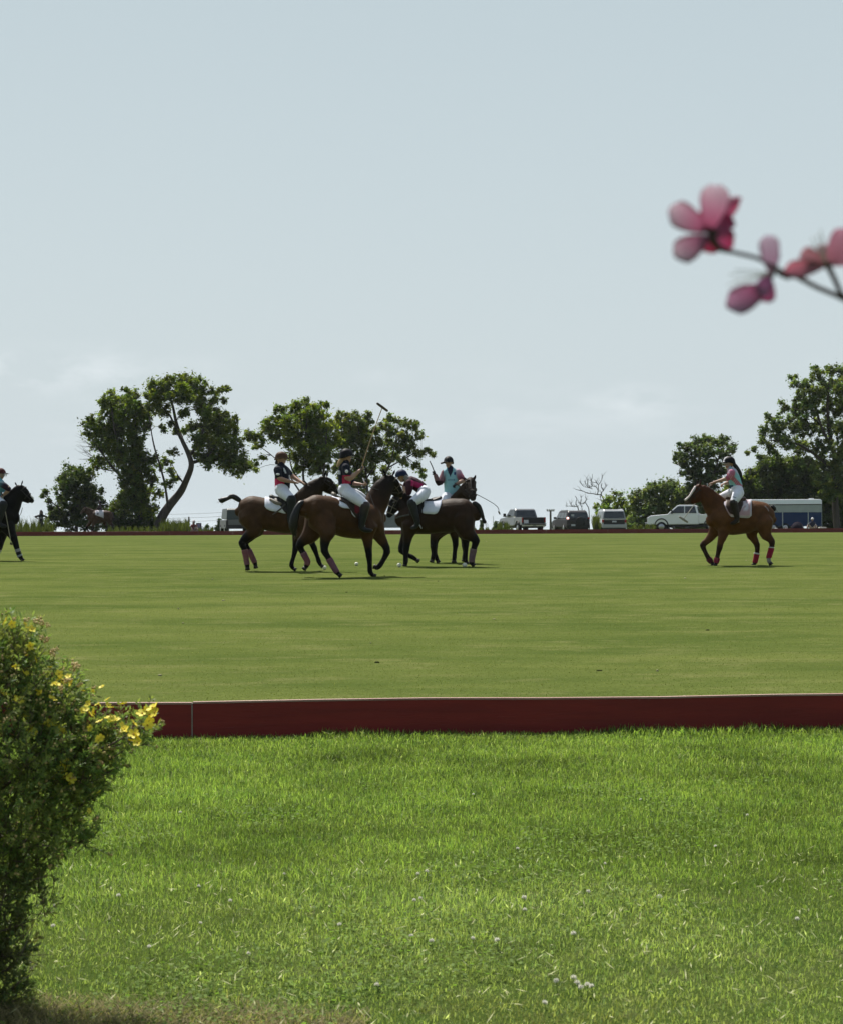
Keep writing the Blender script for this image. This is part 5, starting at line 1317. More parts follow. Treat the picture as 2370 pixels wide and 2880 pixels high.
V, F, C = weeds([(-40, 150, .35, .75, .8), (40, 140, .7, 1.2, .10), (300, 460, .25, .6, .6), (455, 535, .35, 1.0, .5), (560, 600, .2, .5, .2), (1290, 1440, .15, .45, .4), (1395, 1432, .35, .75, .2), (1668, 1686, .5, 1.1, .3), (1768, 1840, .25, .55, .5)],
                6000, (.055, .066, .022))
tag(link('tall_weeds', np_mesh('tall_weeds', V, F, C), m_leafA), kind='stuff')
# ------------------------------------------------------------------ vehicles
def bevelled(mb, name, org, w=.04, seg=2):
    me0 = mb.mesh('tmp', org, True); ob = bpy.data.objects.new('tmp', me0); COL.objects.link(ob)
    wl = ob.modifiers.new('w', 'WELD'); wl.merge_threshold = .0005
    b = ob.modifiers.new('b', 'BEVEL'); b.width = w; b.segments = seg; b.limit_method = 'ANGLE'
    dg = bpy.context.evaluated_depsgraph_get(); dg.update()
    me = bpy.data.meshes.new_from_object(ob.evaluated_get(dg)); bpy.data.objects.remove(ob); bpy.data.meshes.remove(me0)
    me.name = name; me.polygons.foreach_set('use_smooth', [False] * len(me.polygons))
    return me
m_glass = mat('car_glass', (.012, .015, .018), rough=.06, spec=.8)
m_tyre = mat('tyre_rubber', (.018, .018, .018), rough=.8)
m_rim = mat('wheel_rim', (.45, .45, .46), rough=.3, metal=.8)
m_trim = mat('black_trim', (.02, .02, .021), rough=.5)
m_red_l = mat('red_lamp', (.30, .012, .012), rough=.25, spec=.5)
m_lit = mat('lit_lamp', (.6, .2, .15), rough=.3, emit=(1.0, .55, .5, 2.2))
m_plate = mat('number_plate', (.55, .56, .58), (.3, .32, .4), scale=30, rough=.5)
m_chrome = mat('bumper_chrome', (.55, .55, .56), rough=.25, metal=.9)
def paint(name, c): return mat(name, c, tuple(q * .93 for q in c), scale=1, rough=.32, spec=.5, coat=.6)
class Car:
    def __init__(s, name, label, cat, px, Y, yaw, paintm, group=None):
        p = W(px, 1490, Y); p.z = ground(p.x, p.y); s.o = p
        s.M = Matrix.Translation(p) @ Matrix.Rotation(yaw, 4, 'Z'); s.root = thing(name, label, cat, p, group); s.p = paintm
    def tr(s, mb): mb.v = [tuple(s.M @ Vector(v)) for v in mb.v]; return mb
    def put(s, name, mb, m, bev=0, parent=None, label=None):
        s.tr(mb)
        me = bevelled(mb, name, s.o, bev) if bev else mb.mesh(name, s.o, False)
        return link(name, me, m, parent or s.root, None, label)
    def prism(s, poly, x0, x1, taper=0.0, zt=None):
        "poly in (y, z); taper pulls the upper points inwards"
        mb = MB(); n = len(poly); zs = [q[1] for q in poly]; a, b = min(zs), max(zs)
        vs = []
        for X, sg in ((x0, 1), (x1, -1)):
            for (y, z) in poly: vs.append((X + sg * taper * ((z - a) / (b - a)), y, z))
        fs = [tuple(range(n))[::-1], tuple(range(n, 2*n))] + [(i, (i+1) % n, n + (i+1) % n, n + i) for i in range(n)]
        mb.add(vs, fs); return mb
    def pane(s, pts, t=.012):
        mb = MB(); P_ = [Vector(p) for p in pts]; nrm = (P_[1]-P_[0]).cross(P_[2]-P_[0]).normalized() * t; n = len(P_)
        mb.add(P_ + [p + nrm for p in P_], [tuple(range(n))[::-1], tuple(range(n, 2*n))] + [(i, (i+1) % n, n + (i+1) % n, n + i) for i in range(n)]); return mb
    def wheel(s, x, y, r=.38, w=.24):
        c = s.M @ Vector((x, y, r)); ax = (s.M.to_3x3() @ Vector((1, 0, 0)))
        mb = MB(); a = c - ax*w/2; b = c + ax*w/2
        mb.tube([a, a + ax*.03, b - ax*.03, b], [r*.92, r, r, r*.92], n=20, cap=False, sub=1)
        wp = link('wheel', mb.mesh('wheel', s.o), m_tyre, s.root)
        sg = 1 if x > 0 else -1
        mr = MB(); e = c + ax * sg * (w/2 + .004)
        mr.tube([e - ax*sg*.03, e + ax*sg*.008], [r*.60, r*.55], n=14, cap=False, sub=1)
        link('rim', mr.mesh('rim', s.o), m_rim, wp)
def bx(x0, x1, y0, y1, z0, z1): m_ = MB(); m_.box(x0, x1, y0, y1, z0, z1); return m_

def pickup(label, px, Y, yaw, pm, open_bed=False, zs=1.0):
    c = Car('pickup_truck', label, 'pickup truck', px, Y, yaw, pm)
    c.M = c.M @ Matrix.Diagonal((1, 1, zs, 1))
    w = 1.0
    c.put('body', c.prism([(1.95,.55),(1.95,1.22),(2.05,1.27),(4.28,1.27),(5.62,1.16),(5.82,1.02),(5.84,.55)], -w, w, .03), pm, .06)
    c.put('cab', c.prism([(1.97,1.25),(2.12,1.80),(2.3,1.90),(3.45,1.90),(3.62,1.84),(4.32,1.25)], -w + .04, w - .04, .16), pm, .05)
    for sx in (-1, 1):
        c.put('bed_side', bx(min(sx*w*.985, sx*(w-.10)), max(sx*w*.985, sx*(w-.10)), .02, 1.93, .62, 1.24), pm, .03)
        X = sx * (w - .035)
        for (y0, y1, yt0, yt1) in ((2.12, 2.98, 2.26, 2.98), (3.06, 4.12, 3.06, 3.52)):
            X0, X1 = sx*(w - .04 - .01), sx*(w - .04 - .135)
            pts = [(X0, y0, 1.33), (X0, y1, 1.33), (X1, yt1, 1.80), (X1, yt0, 1.80)]
            if sx > 0: pts = pts[::-1]
            # outward offset
            mb = MB(); nx = sx * .012
            mb.add([(p[0], p[1], p[2]) for p in pts] + [(p[0] + nx, p[1], p[2] + .003) for p in pts], [(0,1,2,3),(7,6,5,4),(0,4,5,1),(1,5,6,2),(2,6,7,3),(3,7,4,0)])
            c.put('side_window', mb, m_glass)
        c.put('mirror', bx(min(sx*(w+.02), sx*(w+.24)), max(sx*(w+.02), sx*(w+.24)), 3.9, 4.0, 1.28, 1.55), m_trim, .02)
        c.put('tail_light', bx(min(sx*(w-.02), sx*(w-.13)), max(sx*(w-.02), sx*(w-.13)), -.01, .05, .82, 1.20), m_red_l, .01)
        c.put('headlight', bx(min(sx*(w-.06), sx*(w-.36)), max(sx*(w-.06), sx*(w-.36)), 5.78, 5.86, .86, 1.04), m_rim, .02)
        for y in (1.05, 4.75): c.wheel(sx * (w - .12), y, .40)
        for y in (1.05, 4.75):
            mb = MB(); k = 10; P_ = []
            for i in range(k + 1):
                a = math.pi * i / k
                P_.append((sx*(w + .005), y + .50*math.cos(a), .45 + .50*math.sin(a)))
            mb.tube(P_, [.045]*(k+1), n=5, sub=1, ref=(1, 0, 0)); c.put('wheel_arch', mb, m_trim)
    c.put('bed_floor', bx(-w + .1, w - .1, .05, 1.93, .62, .70), m_trim)
    c.put('chassis', bx(-w + .2, w - .2, .2, 5.5, .38, .60), m_trim)
    if open_bed:
        c.put('bed_dark_box', bx(-w + .11, w - .11, .10, 1.90, .70, 1.20), m_trim)  # solid dark box filling the bed, giving a black interior
        c.put('tailgate', bx(-w + .12, w - .12, -.52, .03, .68, .74), pm, .015)
        c.put('cargo', bx(-.75, .7, .9, 1.7, .70, 1.02), m_trim, .05)
        c.put('white_box', bx(-.80, -.42, .05, .4, .76, 1.02), m_white, .01)
    else: c.put('tailgate', bx(-w + .12, w - .12, 0, .06, .66, 1.22), pm, .02)
    mb = MB(); mb.add([(-.76, 1.985, 1.36), (.76, 1.985, 1.36), (.66, 2.10, 1.78), (-.66, 2.10, 1.78), (-.76, 1.97, 1.36), (.76, 1.97, 1.36), (.66, 2.085, 1.78), (-.66, 2.085, 1.78)], [(0,3,2,1),(4,5,6,7),(0,1,5,4),(1,2,6,5),(2,3,7,6),(3,0,4,7)])
    c.put('rear_window', mb, m_glass)
    mb = MB(); mb.add([(-.80, 4.27, 1.33), (.80, 4.27, 1.33), (.68, 3.70, 1.80), (-.68, 3.70, 1.80), (-.80, 4.29, 1.34), (.80, 4.29, 1.34), (.68, 3.72, 1.81), (-.68, 3.72, 1.81)], [(0,1,2,3),(7,6,5,4),(0,4,5,1),(1,5,6,2),(2,6,7,3),(3,7,4,0)])
    c.put('windscreen', mb, m_glass)
    c.put('rear_bumper', bx(-w + .04, w - .04, -.14, .02, .50, .66), m_chrome, .03)
    c.put('front_bumper', bx(-w + .02, w - .02, 5.82, 5.98, .45, .70), m_chrome, .04)
    c.put('grille', bx(-.52, .52, 5.80, 5.87, .76, 1.04), m_trim, .02)
    c.put('number_plate', bx(-.15, .15, -.155, -.14, .53, .65), m_plate)
    return c
def suv(label, px, Y, yaw, pm, spare=False, boxy=False):
    c = Car('parked_car', label, 'car', px, Y, yaw, pm)
    w = .93 if not boxy else .98; L_ = 4.55; H = 1.72 if not boxy else 1.80
    c.put('body', c.prism([(0,.42),(-.02,.95),(.03,1.08),(3.35,1.08),(4.35,.98),(4.53,.85),(4.55,.42)], -w, w, .04), pm, .07)
    c.put('cabin', c.prism([(.02,1.05),(.16,H-.14),(.36,H),(2.7,H),(2.95,H-.06),(3.6,1.05)], -w+.05, w-.05, .15), pm, .06)
    lo, hi = 1.12, H - .16
    mb = MB(); y0 = .055; y1 = .16
    hw0, hw1 = w - .16, w - .24
    mb.add([(-hw0, y0, lo), (hw0, y0, lo), (hw1, y1, hi), (-hw1, y1, hi), (-hw0, y0-.03, lo), (hw0, y0-.03, lo), (hw1, y1-.03, hi), (-hw1, y1-.03, hi)], [(0,3,2,1),(4,5,6,7),(0,1,5,4),(1,2,6,5),(2,3,7,6),(3,0,4,7)])
    c.put('rear_window', mb, m_glass)
    for sx in (-1, 1):
        for (a, b, ta, tb) in ((.35, 1.1, .45, 1.1), (1.17, 2.1, 1.17, 2.1), (2.18, 3.35, 2.18, 2.78)):
            X0, X1 = sx*(w - .062), sx*(w - .155); nx = sx * .012
            pts = [(X0, a, 1.13), (X0, b, 1.13), (X1, tb, hi), (X1, ta, hi)]
            if sx > 0: pts = pts[::-1]
            mb = MB(); mb.add(pts + [(p[0] + nx, p[1], p[2]) for p in pts], [(0,1,2,3),(7,6,5,4),(0,4,5,1),(1,5,6,2),(2,6,7,3),(3,7,4,0)])
            c.put('side_window', mb, m_glass)
        c.put('mirror', bx(min(sx*w, sx*(w+.2)), max(sx*w, sx*(w+.2)), 3.05, 3.15, 1.08, 1.24), m_trim, .02)
        lit = spare and sx < 0
        zl = (1.06, 1.20) if spare else (.78, 1.02)
        c.put('tail_light', bx(min(sx*(w-.02), sx*(w-.17)), max(sx*(w-.02), sx*(w-.17)), -.05, .06, *zl), m_lit if lit else m_red_l, .015, label='lit tail light' if lit else None)
        c.put('roof_rail', bx(sx*(w-.26)-.02, sx*(w-.26)+.02, .5, 2.6, H + .0, H + .05), m_chrome, .01)
        for y in (.85, 3.7): c.wheel(sx * (w - .1), y, .36)
    c.put('rear_bumper', bx(-w+.02, w-.02, -.12, .02, .36, .64), m_trim if spare else pm, .04)
    c.put('front_bumper', bx(-w+.04, w-.04, 4.5, 4.64, .36, .6), m_trim, .04)
    c.put('underbody', bx(-w+.15, w-.15, .1, 4.4, .24, .45), m_trim)
    if spare:
        ctr = c.M @ Vector((.12, -.14, .86)); ax = c.M.to_3x3() @ Vector((0, 1, 0))
        mb = MB(); mb.tube([ctr - ax*.10, ctr - ax*.07, ctr + ax*.08], [.32, .36, .36], n=22, cap=False, sub=1); link('spare_wheel', mb.mesh('spare_wheel', c.o), m_tyre, c.root)
        c.put('number_plate', bx(-.60, -.28, -.14, -.125, .52, .66), m_plate); c.put('window_sticker', bx(-.55, -.32, .035, .05, 1.28, 1.42), m_plate)
    else:
        c.put('number_plate', bx(-.17, .17, -.06, -.04, .80, .92), m_plate)
        c.put('tailgate_bar', bx(-w+.12, w-.12, -.045, -.02, 1.0, 1.05), m_chrome, .005)
        c.put('lower_panel', bx(-w+.16, w-.16, -.04, -.015, .64, .98), m_trim, .005)
    return c
p_silver = paint('silver_paint', (.11, .115, .12)); p_white = paint('white_paint', (.74, .75, .76)); p_dark = mat('dark_grey_paint', (.035, .031, .035), scale=1, rough=.4, spec=.3); p_pale = paint('pale_silver_paint', (.34, .35, .36))
pickup('silver pickup seen from behind with its bed open, leftmost of the parked cars', 1500, 172, .27, p_silver, True)
suv('dark car with a spare wheel on its back and one lit tail light', 1625, 170, .20, p_dark, spare=True)
suv('boxy silver car seen squarely from behind beside the bare dead tree', 1726, 171, .07, p_pale, boxy=True)
pickup('white pickup parked side-on, partly hidden by the chestnut horse', 2040, 166, math.radians(90 - 12), p_white, zs=1.09)
# dark truck with a canopy behind the bay horse's rump
c = Car('parked_truck', 'dark truck with a green canopy, mostly hidden behind the bay rump', 'truck', 672, 168, .18, p_dark)
c.put('canopy', c.prism([(0,1.12),(.08,1.86),(.3,1.98),(4.2,1.98),(4.6,1.2)], -.92, .92, .06), mat('canopy_green', (.02, .035, .03), rough=.4, spec=.5), .06)
c.put('body', c.prism([(0,.45),(0,1.10),(5.2,1.10),(5.3,.45)], -.98, .98, .02), p_dark, .05)
c.put('tailgate', bx(-.80, .85, -.05, .0, .72, 1.12), p_silver, .02)
c.put('rear_window', c.pane([(-.7, .04, 1.25), (.7, .04, 1.25), (.62, .12, 1.8), (-.62, .12, 1.8)][::-1]), m_glass)
c.put('rear_bumper', bx(-.9, .9, -.16, .0, .42, .56), m_trim, .03)
for sx in (-1, 1):
    for y in (.95, 4.3): c.wheel(sx*.88, y, .38)
# grey trailer between the two middle horses
c = Car('grey_trailer', 'pale grey panelled trailer glimpsed between the two middle horses', 'trailer', 1100, 170, .0, p_silver)
m_gp = mat('grey_panel', (.20, .22, .24), (.15, .17, .19), scale=2, rough=.45, spec=.4)
c.put('body', bx(-1.1, 1.1, 0, 4.0, .45, 1.5), m_gp, .03)
for k, z in enumerate((.48, .74, 1.0, 1.26)): c.put('panel', bx(-1.05, 1.05, -.02, .0, z + .01, z + .23), m_gp, .008)
for sx in (-1, 1): c.wheel(sx * 1.0, 1.8, .33)
# blue and white horse trailer
c = Car('horse_trailer', 'long blue and white horse trailer parked before the dark hedge', 'trailer', 2305, 170, math.radians(90 - 3), p_white)
m_blue = mat('trailer_blue', (.008, .030, .105), (.007, .025, .09), scale=1, rough=.5, spec=.2); m_al = mat('trailer_alloy', (.36, .40, .42), (.30, .34, .37), scale=2, rough=.4, metal=.5, spec=.5); m_roof = paint('trailer_roof', (.72, .74, .74))
LT = 7.0; wd = 1.15
c.put('body', bx(-wd + .03, wd - .03, .02, LT - .02, .42, 2.12), m_al, .02)
c.put('roof', c.prism([(0, 2.10), (0, 2.42), (.12, 2.50), (LT - .12, 2.50), (LT, 2.42), (LT, 2.10)], -wd - .02, wd + .02, .12), m_roof, .05)
cuts = [0.0, 1.05, 3.0, 5.0, LT]
for sx in (-1, 1):
    for a, b in zip(cuts[:-1], cuts[1:]):
        x0, x1 = sorted((sx * (wd - .03), sx * (wd + .005)))
        c.put('lower_panel', bx(x0, x1, a + .03, b - .03, .44, 1.50), m_blue, .01)
        for k in range(5): c.put('slat', bx(*sorted((sx*(wd - .03), sx*(wd + .0))), a + .05, b - .05, 1.545 + k * .105, 1.615 + k * .105), m_al, .006)
    for y in cuts: c.put('post', bx(*sorted((sx*(wd - .03), sx*(wd + .025))), max(0, y - .035), min(LT, y + .035), .42, 2.12), m_al, .008)
    c.put('rail', bx(*sorted((sx*(wd - .03), sx*(wd + .02))), .0, LT, 1.50, 1.54), m_al, .005)
    for y in (2.8, 3.7): c.wheel(sx * (wd - .1), y, .34)
c.put('roof_dark_strip', bx(-wd - .03, wd + .03, .05, LT - .05, 2.055, 2.115), m_trim)  # dark strip drawing a black line between roof and slats
c.put('roof_vent', bx(-.2, .2, .5, .85, 2.49, 2.58), m_roof, .02)
c.put('drawbar', bx(-.06, .06, LT, LT + 1.4, .42, .54), m_trim)

# ------------------------------------------------------------------ masts, wires, far towers
m_pole = mat('weathered_pole', (.10, .09, .08), rough=.9); m_wire = mat('wire', (.05, .05, .055), rough=.6)
def pole(px, top, Y, r, label, name='utility_pole'):
    p = W(px, 1495, Y); p.z = ground(p.x, p.y); t = W(px, top, Y)
    root = thing(name, label, 'pole', p); q = MB(); q.tube([p, Vector((p.x, p.y, t.z))], [r, r * .8], n=8, sub=1); part('post', q, m_pole, root); return root, Vector((p.x, p.y, t.z))
r1, t1 = pole(532, 1455, 215, .10, 'short leaning post beside the seated person in a pale hat')
r2, t2 = pole(642, 1438, 215, .12, 'taller post beside the dark canopied truck')
for k, (a, b) in enumerate(((1447, 1440), (1458, 1451), (1468, 1462))):
    A = W(430, a + .6, 224); B = W(560, (a + b) / 2 + 1.0, 220); D = W(642, b, 215)
    root = thing('overhead_wire', ('top', 'middle', 'lowest')[k] + ' of three thin overhead wires left of the bay horse', 'wire', A, 'overhead wires')
    q = MB(); q.tube([A, B, D, W(800, b - 8, 210)], [.012] * 4, n=4, sub=4); part('cable', q, m_wire, root)
lp, lt = pole(1547, 1437, 205, .11, 'floodlight mast between the silver pickup and the dark car', 'floodlight_mast')
q = MB(); q.box(lt.x - .34, lt.x + .34, lt.y - .04, lt.y + .04, lt.z - .04, lt.z + .02); part('crossbar', q, m_pole, lp, smooth=False)
for k in (-.30, -.1, .12, .30):
    q = MB(); q.box(lt.x + k - .07, lt.x + k + .07, lt.y - .1, lt.y + .04, lt.z + .02, lt.z + .16); part('floodlight', q, m_rim, lp, smooth=False)
m_tw = mat('haze_pale_tower', (.40, .45, .5), (.34, .4, .46), scale=.02, rough=.5)  # distance haze put into the colour as a pale blue-grey
for px, top, wpx, lab in ((1552, 1466, 5, 'shorter of two pale distant towers beside the floodlight mast'), (1560, 1460, 6, 'taller of two pale distant towers beside the floodlight mast'), (1387, 1452, 1.2, 'very thin pale distant mast right of the group')):
    Y = 2600; p = W(px, 1488, Y); p.z = -6; t = W(px, top, Y).z; hw = wpx / 2 * Y / FPX
    root = thing('distant_tower', lab, 'tower', p); q = MB(); q.box(p.x - hw, p.x + hw, p.y, p.y + 25, -6, t); part('wall', q, m_tw, root, smooth=False)
    if wpx > 3:
        q = MB()
        for k in range(8):
            z = -2 + (t + 1) * k / 8.5; q.box(p.x - hw * .9, p.x + hw * .9, p.y - .4, p.y, z, z + .9)
        part('window_band', q, m_glass, root, smooth=False)

# ------------------------------------------------------------------ people and things behind the far board
YP = 158.0
rider(dict(Y=YP, label='person in dark clothes standing hands on hips behind the far board', vox=.022, skin=(.12, .08, .06), head=(116.5, 1441, 0), face=(.1, -1, 0),
  torso=[(116.5, 1447.5, 0, 3.6, .9), (116.5, 1450, 0, 7.2, .55), (116.5, 1456, 0, 6.2, .6), (116.5, 1463, 0, 5.2, .65), (116.5, 1468, 0, 5.8, .65)], shirt=(.02, .02, .022),
  arms=[dict(n=[(110, 1450.5, 0, 2.3), (105, 1452, 0, 2.2), (99.5, 1453.5, 0, 1.9), (108, 1459, -.08, 1.5)], sleeve=2, side=(0, -1, 0), s=.9),
        dict(n=[(123, 1450.5, 0, 2.3), (128, 1452, 0, 2.2), (132.5, 1453.5, 0, 1.9), (125, 1459, -.08, 1.5)], sleeve=2, side=(0, -1, 0), s=.9)],
  pelvis=[(114.5, 1471, 0, 5), (118.5, 1471, 0, 5)], pants=(.012, .012, .014), boot=(.015, .013, .012), shoename='shoe', pk=3,
  legs=[[(114.5, 1472, 0, 4.4), (113, 1485, 0, 3.2), (113, 1499, 0, 2.3), (113, 1502.5, 0, 2), (111.5, 1503, -.14, 1.6)], [(119, 1472, 0, 4.4), (123, 1485, 0, 3.2), (127.5, 1499, 0, 2.3), (127.5, 1502.5, 0, 2), (129, 1503, -.14, 1.6)]],
  pattern=lambda x, y, c: (.30, .30, .31) if (112.5 < x < 121 and 1454 < y < 1460 and c[1] < YP and int(y) % 2 == 0) else None,
  hair=[([(116.5, 1437.5, .02, 4), (116.5, 1442, .05, 4.6), (114, 1448, .05, 3.2)], (.015, .012, .01)), ([(119, 1440, .03, 3), (120, 1447, .04, 2.6)], (.015, .012, .01))]))
def sitter(px, py, Y, label, shirt, pants, skin, hat, face=(0, -1, 0), m=1, hair=None):
    s_ = FPX / Y; k = s_ / 39.2
    X = lambda a: px + a * k * m; Yy = lambda b: py + b * k
    d = dict(Y=Y, label=label, vox=.022, skin=skin, head=(px, py, 0), face=face,
      torso=[(px, Yy(6.5), 0, 3.2*k, .9), (px, Yy(9), 0, 6.8*k, .55), (px, Yy(15), 0, 6.2*k, .6), (px, Yy(23), 0, 6*k, .7)], shirt=shirt,
      arms=[dict(n=[(X(-6), Yy(9.5), 0, 2.2*k), (X(-8.5), Yy(14), -.12, 2*k), (X(-9), Yy(18), -.2, 1.8*k), (X(-6), Yy(22), -.45, 1.5*k)], sleeve=1, side=(1, 0, 0), s=.9),
            dict(n=[(X(6), Yy(9.5), 0, 2.2*k), (X(8.5), Yy(14), -.12, 2*k), (X(9), Yy(18), -.2, 1.8*k), (X(7), Yy(22), -.45, 1.5*k)], sleeve=1, side=(1, 0, 0), s=.9)],
      pelvis=[(X(-2), Yy(25), 0, 5*k), (X(2), Yy(25), 0, 5*k)], pants=pants, boot=(.05, .05, .05), shoename='shoe', pk=2,
      legs=[[(X(-3), Yy(26), -.05, 4*k), (X(-12), Yy(15), -.5, 3*k), (X(-15), Yy(29), -.75, 2.2*k), (X(-16), Yy(32), -.9, 1.8*k)], [(X(3), Yy(26), -.05, 4*k), (X(10), Yy(17), -.5, 3*k), (X(12), Yy(29), -.75, 2.2*k), (X(13), Yy(32), -.9, 1.8*k)]])
    if hat: d.update(helmet=hat, hatname='hat')
    if hair: d['hair'] = [([(px, py - 1*k, .02, 3.6*k), (px - 1*k, py + 5*k, .06, 3.4*k), (px - 2*k, py + 11*k, .06, 2*k)], hair)]
    return rider(d)
sitter(2283, 1461, 160, 'person in white cap and navy top seated before the blue trailer', (.02, .025, .05), (.45, .36, .28), (.38, .26, .2), (.6, .6, .6))
sitter(546, 1468, 160, 'person in pale hat and reddish top seated beyond the far board', (.16, .05, .05), (.5, .36, .34), (.4, .27, .22), (.65, .55, .55), hair=(.12, .05, .03))
def prop(name, label, cat, px, py, Y, build, m, group=None):
    o = W(px, py, Y); o.z = ground(o.x, o.y); root = thing(name, label, cat, o, group); build(root, Fig(Y)); return root
def chair(root, F_):
    m_can = mat('chair_canvas', (.035, .025, .05), rough=.8); q = MB(); a = root.location
    q.box(a.x - .19, a.x + .19, a.y - .02, a.y + .02, a.z + .40, a.z + .86); part('backrest', q, m_can, root, smooth=False)
    q = MB(); q.box(a.x - .12, a.x + .10, a.y - .028, a.y - .021, a.z + .48, a.z + .80); part('back_panel', q, mat('panel_print', (.30, .24, .38), rough=.8), root, smooth=False)
    q = MB(); q.box(a.x - .24, a.x + .24, a.y - .42, a.y, a.z + .36, a.z + .40); part('seat', q, m_can, root, smooth=False)
    for s_ in (-1, 1):
        q = MB(); q.box(a.x + s_*.26 - .03, a.x + s_*.26 + .03, a.y - .42, a.y + .02, a.z + .58, a.z + .61); part('armrest', q, m_can, root, smooth=False)
        for t in (-.4, 0):
            q = MB(); q.tube([a + Vector((s_*.25, t, 0)), a + Vector((s_*.25, t, .60))], [.014, .014], n=6, sub=1); part('leg', q, m_steel, root)
prop('camp_chair', 'dark canvas camp chair beside the seated person in a pale hat', 'chair', 560, 1491, 160, chair, None)
def cooler(root, F_):
    q = MB(); a = root.location; q.box(a.x - .3, a.x + .3, a.y - .2, a.y + .2, a.z, a.z + .38); link('body', bevelled(q, 'body', a, .03), mat('cooler_grey', (.4, .4, .38), rough=.5), root)
    q = MB(); q.box(a.x - .31, a.x + .31, a.y - .21, a.y + .21, a.z + .383, a.z + .45); link('lid', bevelled(q, 'lid', a, .02), m_white, root)
prop('cooler_box', 'pale cooler box at the right of the camp chair', 'cooler', 574, 1491, 160.5, cooler, None)
def tent(root, F_):
    q = MB(); a = root.location; n = 14; vs = []; fs = []
    for j in range(5):
        th = j / 4 * math.pi / 2
        for k in range(n):
            al = 2 * math.pi * k / n; vs.append((a.x + .52*math.cos(al)*math.cos(th), a.y + .5*math.sin(al)*math.cos(th), a.z + .74*math.sin(th)))
    for j in range(4):
        for k in range(n): fs.append((j*n + k, j*n + (k+1) % n, (j+1)*n + (k+1) % n, (j+1)*n + k))
    q.add(vs, fs); part('canopy', q, mat('shelter_fabric', (.012, .011, .02), (.02, .014, .022), scale=4, rough=.85, spec=.05), root)
    q = MB(); q.tube([a + Vector((.53*math.cos(t), -.1, .75*math.sin(t))) for t in np.linspace(0, math.pi, 9)], [.012]*9, n=5, sub=1); part('hoop', q, mat('hoop_pink', (.12, .06, .09), rough=.6), root)
prop('sun_shelter', 'low dark domed shelter on the grass before the blue trailer', 'tent', 2240, 1487, 160, tent, None)
def lump(c, r):
    def f(root, F_):
        q = MB(); a = root.location
        for (dx, s_, h) in ((-.12, .12, .24), (.06, .13, .30), (.2, .09, .2)):
            q.ball(a + Vector((dx*r, 0, h*.5)), (s_*r, .12, h*.62), None, 10, 7)
        link('body', fuse(q, 'body', a, .02, 2), c, root)
        q = MB(); q.tube([a + Vector((-.1, 0, .3)), a + Vector((0, 0, .42)), a + Vector((.1, 0, .3))], [.012]*3, n=5); part('handle', q, m_leather, root)
    return f
m_wb = mat('pale_canvas', (.55, .52, .5), (.42, .38, .36), scale=9, rough=.8)
prop('kit_bag', 'pale kit bag on the grass under the left part of the trailer', 'bag', 2178, 1487, 160, lump(m_wb, 1.2), None)
prop('kit_bag', 'smaller pinkish kit bag between the pale bag and the domed shelter', 'bag', 2208, 1487, 160, lump(mat('pink_canvas', (.45, .3, .3), rough=.8), .9), None)
def mat_(root, F_):
    q = MB(); a = root.location; q.box(a.x - .26, a.x + .26, a.y - .3, a.y + .3, a.z + .26, a.z + .36); link('lid', bevelled(q, 'lid', a, .03), m_wb, root)
    q = MB(); q.box(a.x - .25, a.x + .25, a.y - .29, a.y + .29, a.z, a.z + .255); link('body', bevelled(q, 'body', a, .03), m_trim, root)
prop('low_crate', 'low crate with pale lid right of the person in the white cap', 'crate', 2311, 1487, 160, mat_, None)

# far horse under the trees: a smaller copy of the chestnut's stance
def remap(n): return n
k7 = .375
def mp7(x, y): return 224 + (x - 1922) * k7, 1502.5 - (1590 - y) * .365
sp7 = dict(Y=160.5, foot=(270, 1502.5), label='brown horse with a pale saddle pad standing in the shade of the far trees', vox=.03, sm=3, coat=(.06, .033, .02), points=BLK, headcol=(.05, .028, .018), muzzle=(.1, .08, .07))
tf = lambda L_: [(*mp7(n[0], n[1]), n[2], n[3] * k7, *n[4:]) for n in L_]
sp7['trunk'] = tf(T5)
sp7['neck'] = tf([(2024, 1440, -.06, 40), (2006, 1425, -.08, 33), (1990, 1412, -.1, 26), (1976, 1400, -.12, 20)])
sp7['head'] = tf([(1966, 1396, -.12, 15), (1956, 1408, -.14, 15.5), (1942, 1420, -.18, 10.5), (1932, 1430, -.21, 8)])
sp7['ears'] = [((*mp7(1967, 1384), -.18), (*mp7(1971, 1370), -.2), 1.5), ((*mp7(1959, 1385), -.04), (*mp7(1962, 1370), -.02), 1.4)]
sp7['eye'] = (*mp7(1953, 1403), -.24, -.04)
sp7['legs'] = [dict(d=l['d'], k=3, n=[(*mp7(a, b), r * k7) for a, b, r in l['n']], wraps=([(4.2, 5.9, (.4, .3, .3), 1.2)] if i in (1, 3) else [])) for i, l in enumerate(LEG5)]
sp7['tail'] = tf([(2170, 1424, .1, 5), (2178, 1440, .1, 6), (2180, 1470, .1, 5), (2178, 1490, .1, 3)]); sp7['wisps'] = 3
sp7['drapes'] = [dict(name='saddle_pad', x=(mp7(2040, 0)[0], mp7(2104, 0)[0]), b=[(mp7(2040, 0)[0], mp7(0, 1440)[1]), (mp7(2104, 0)[0], mp7(0, 1466)[1])], c=(.55, .52, .55), lift=1.06)]
horse(sp7)
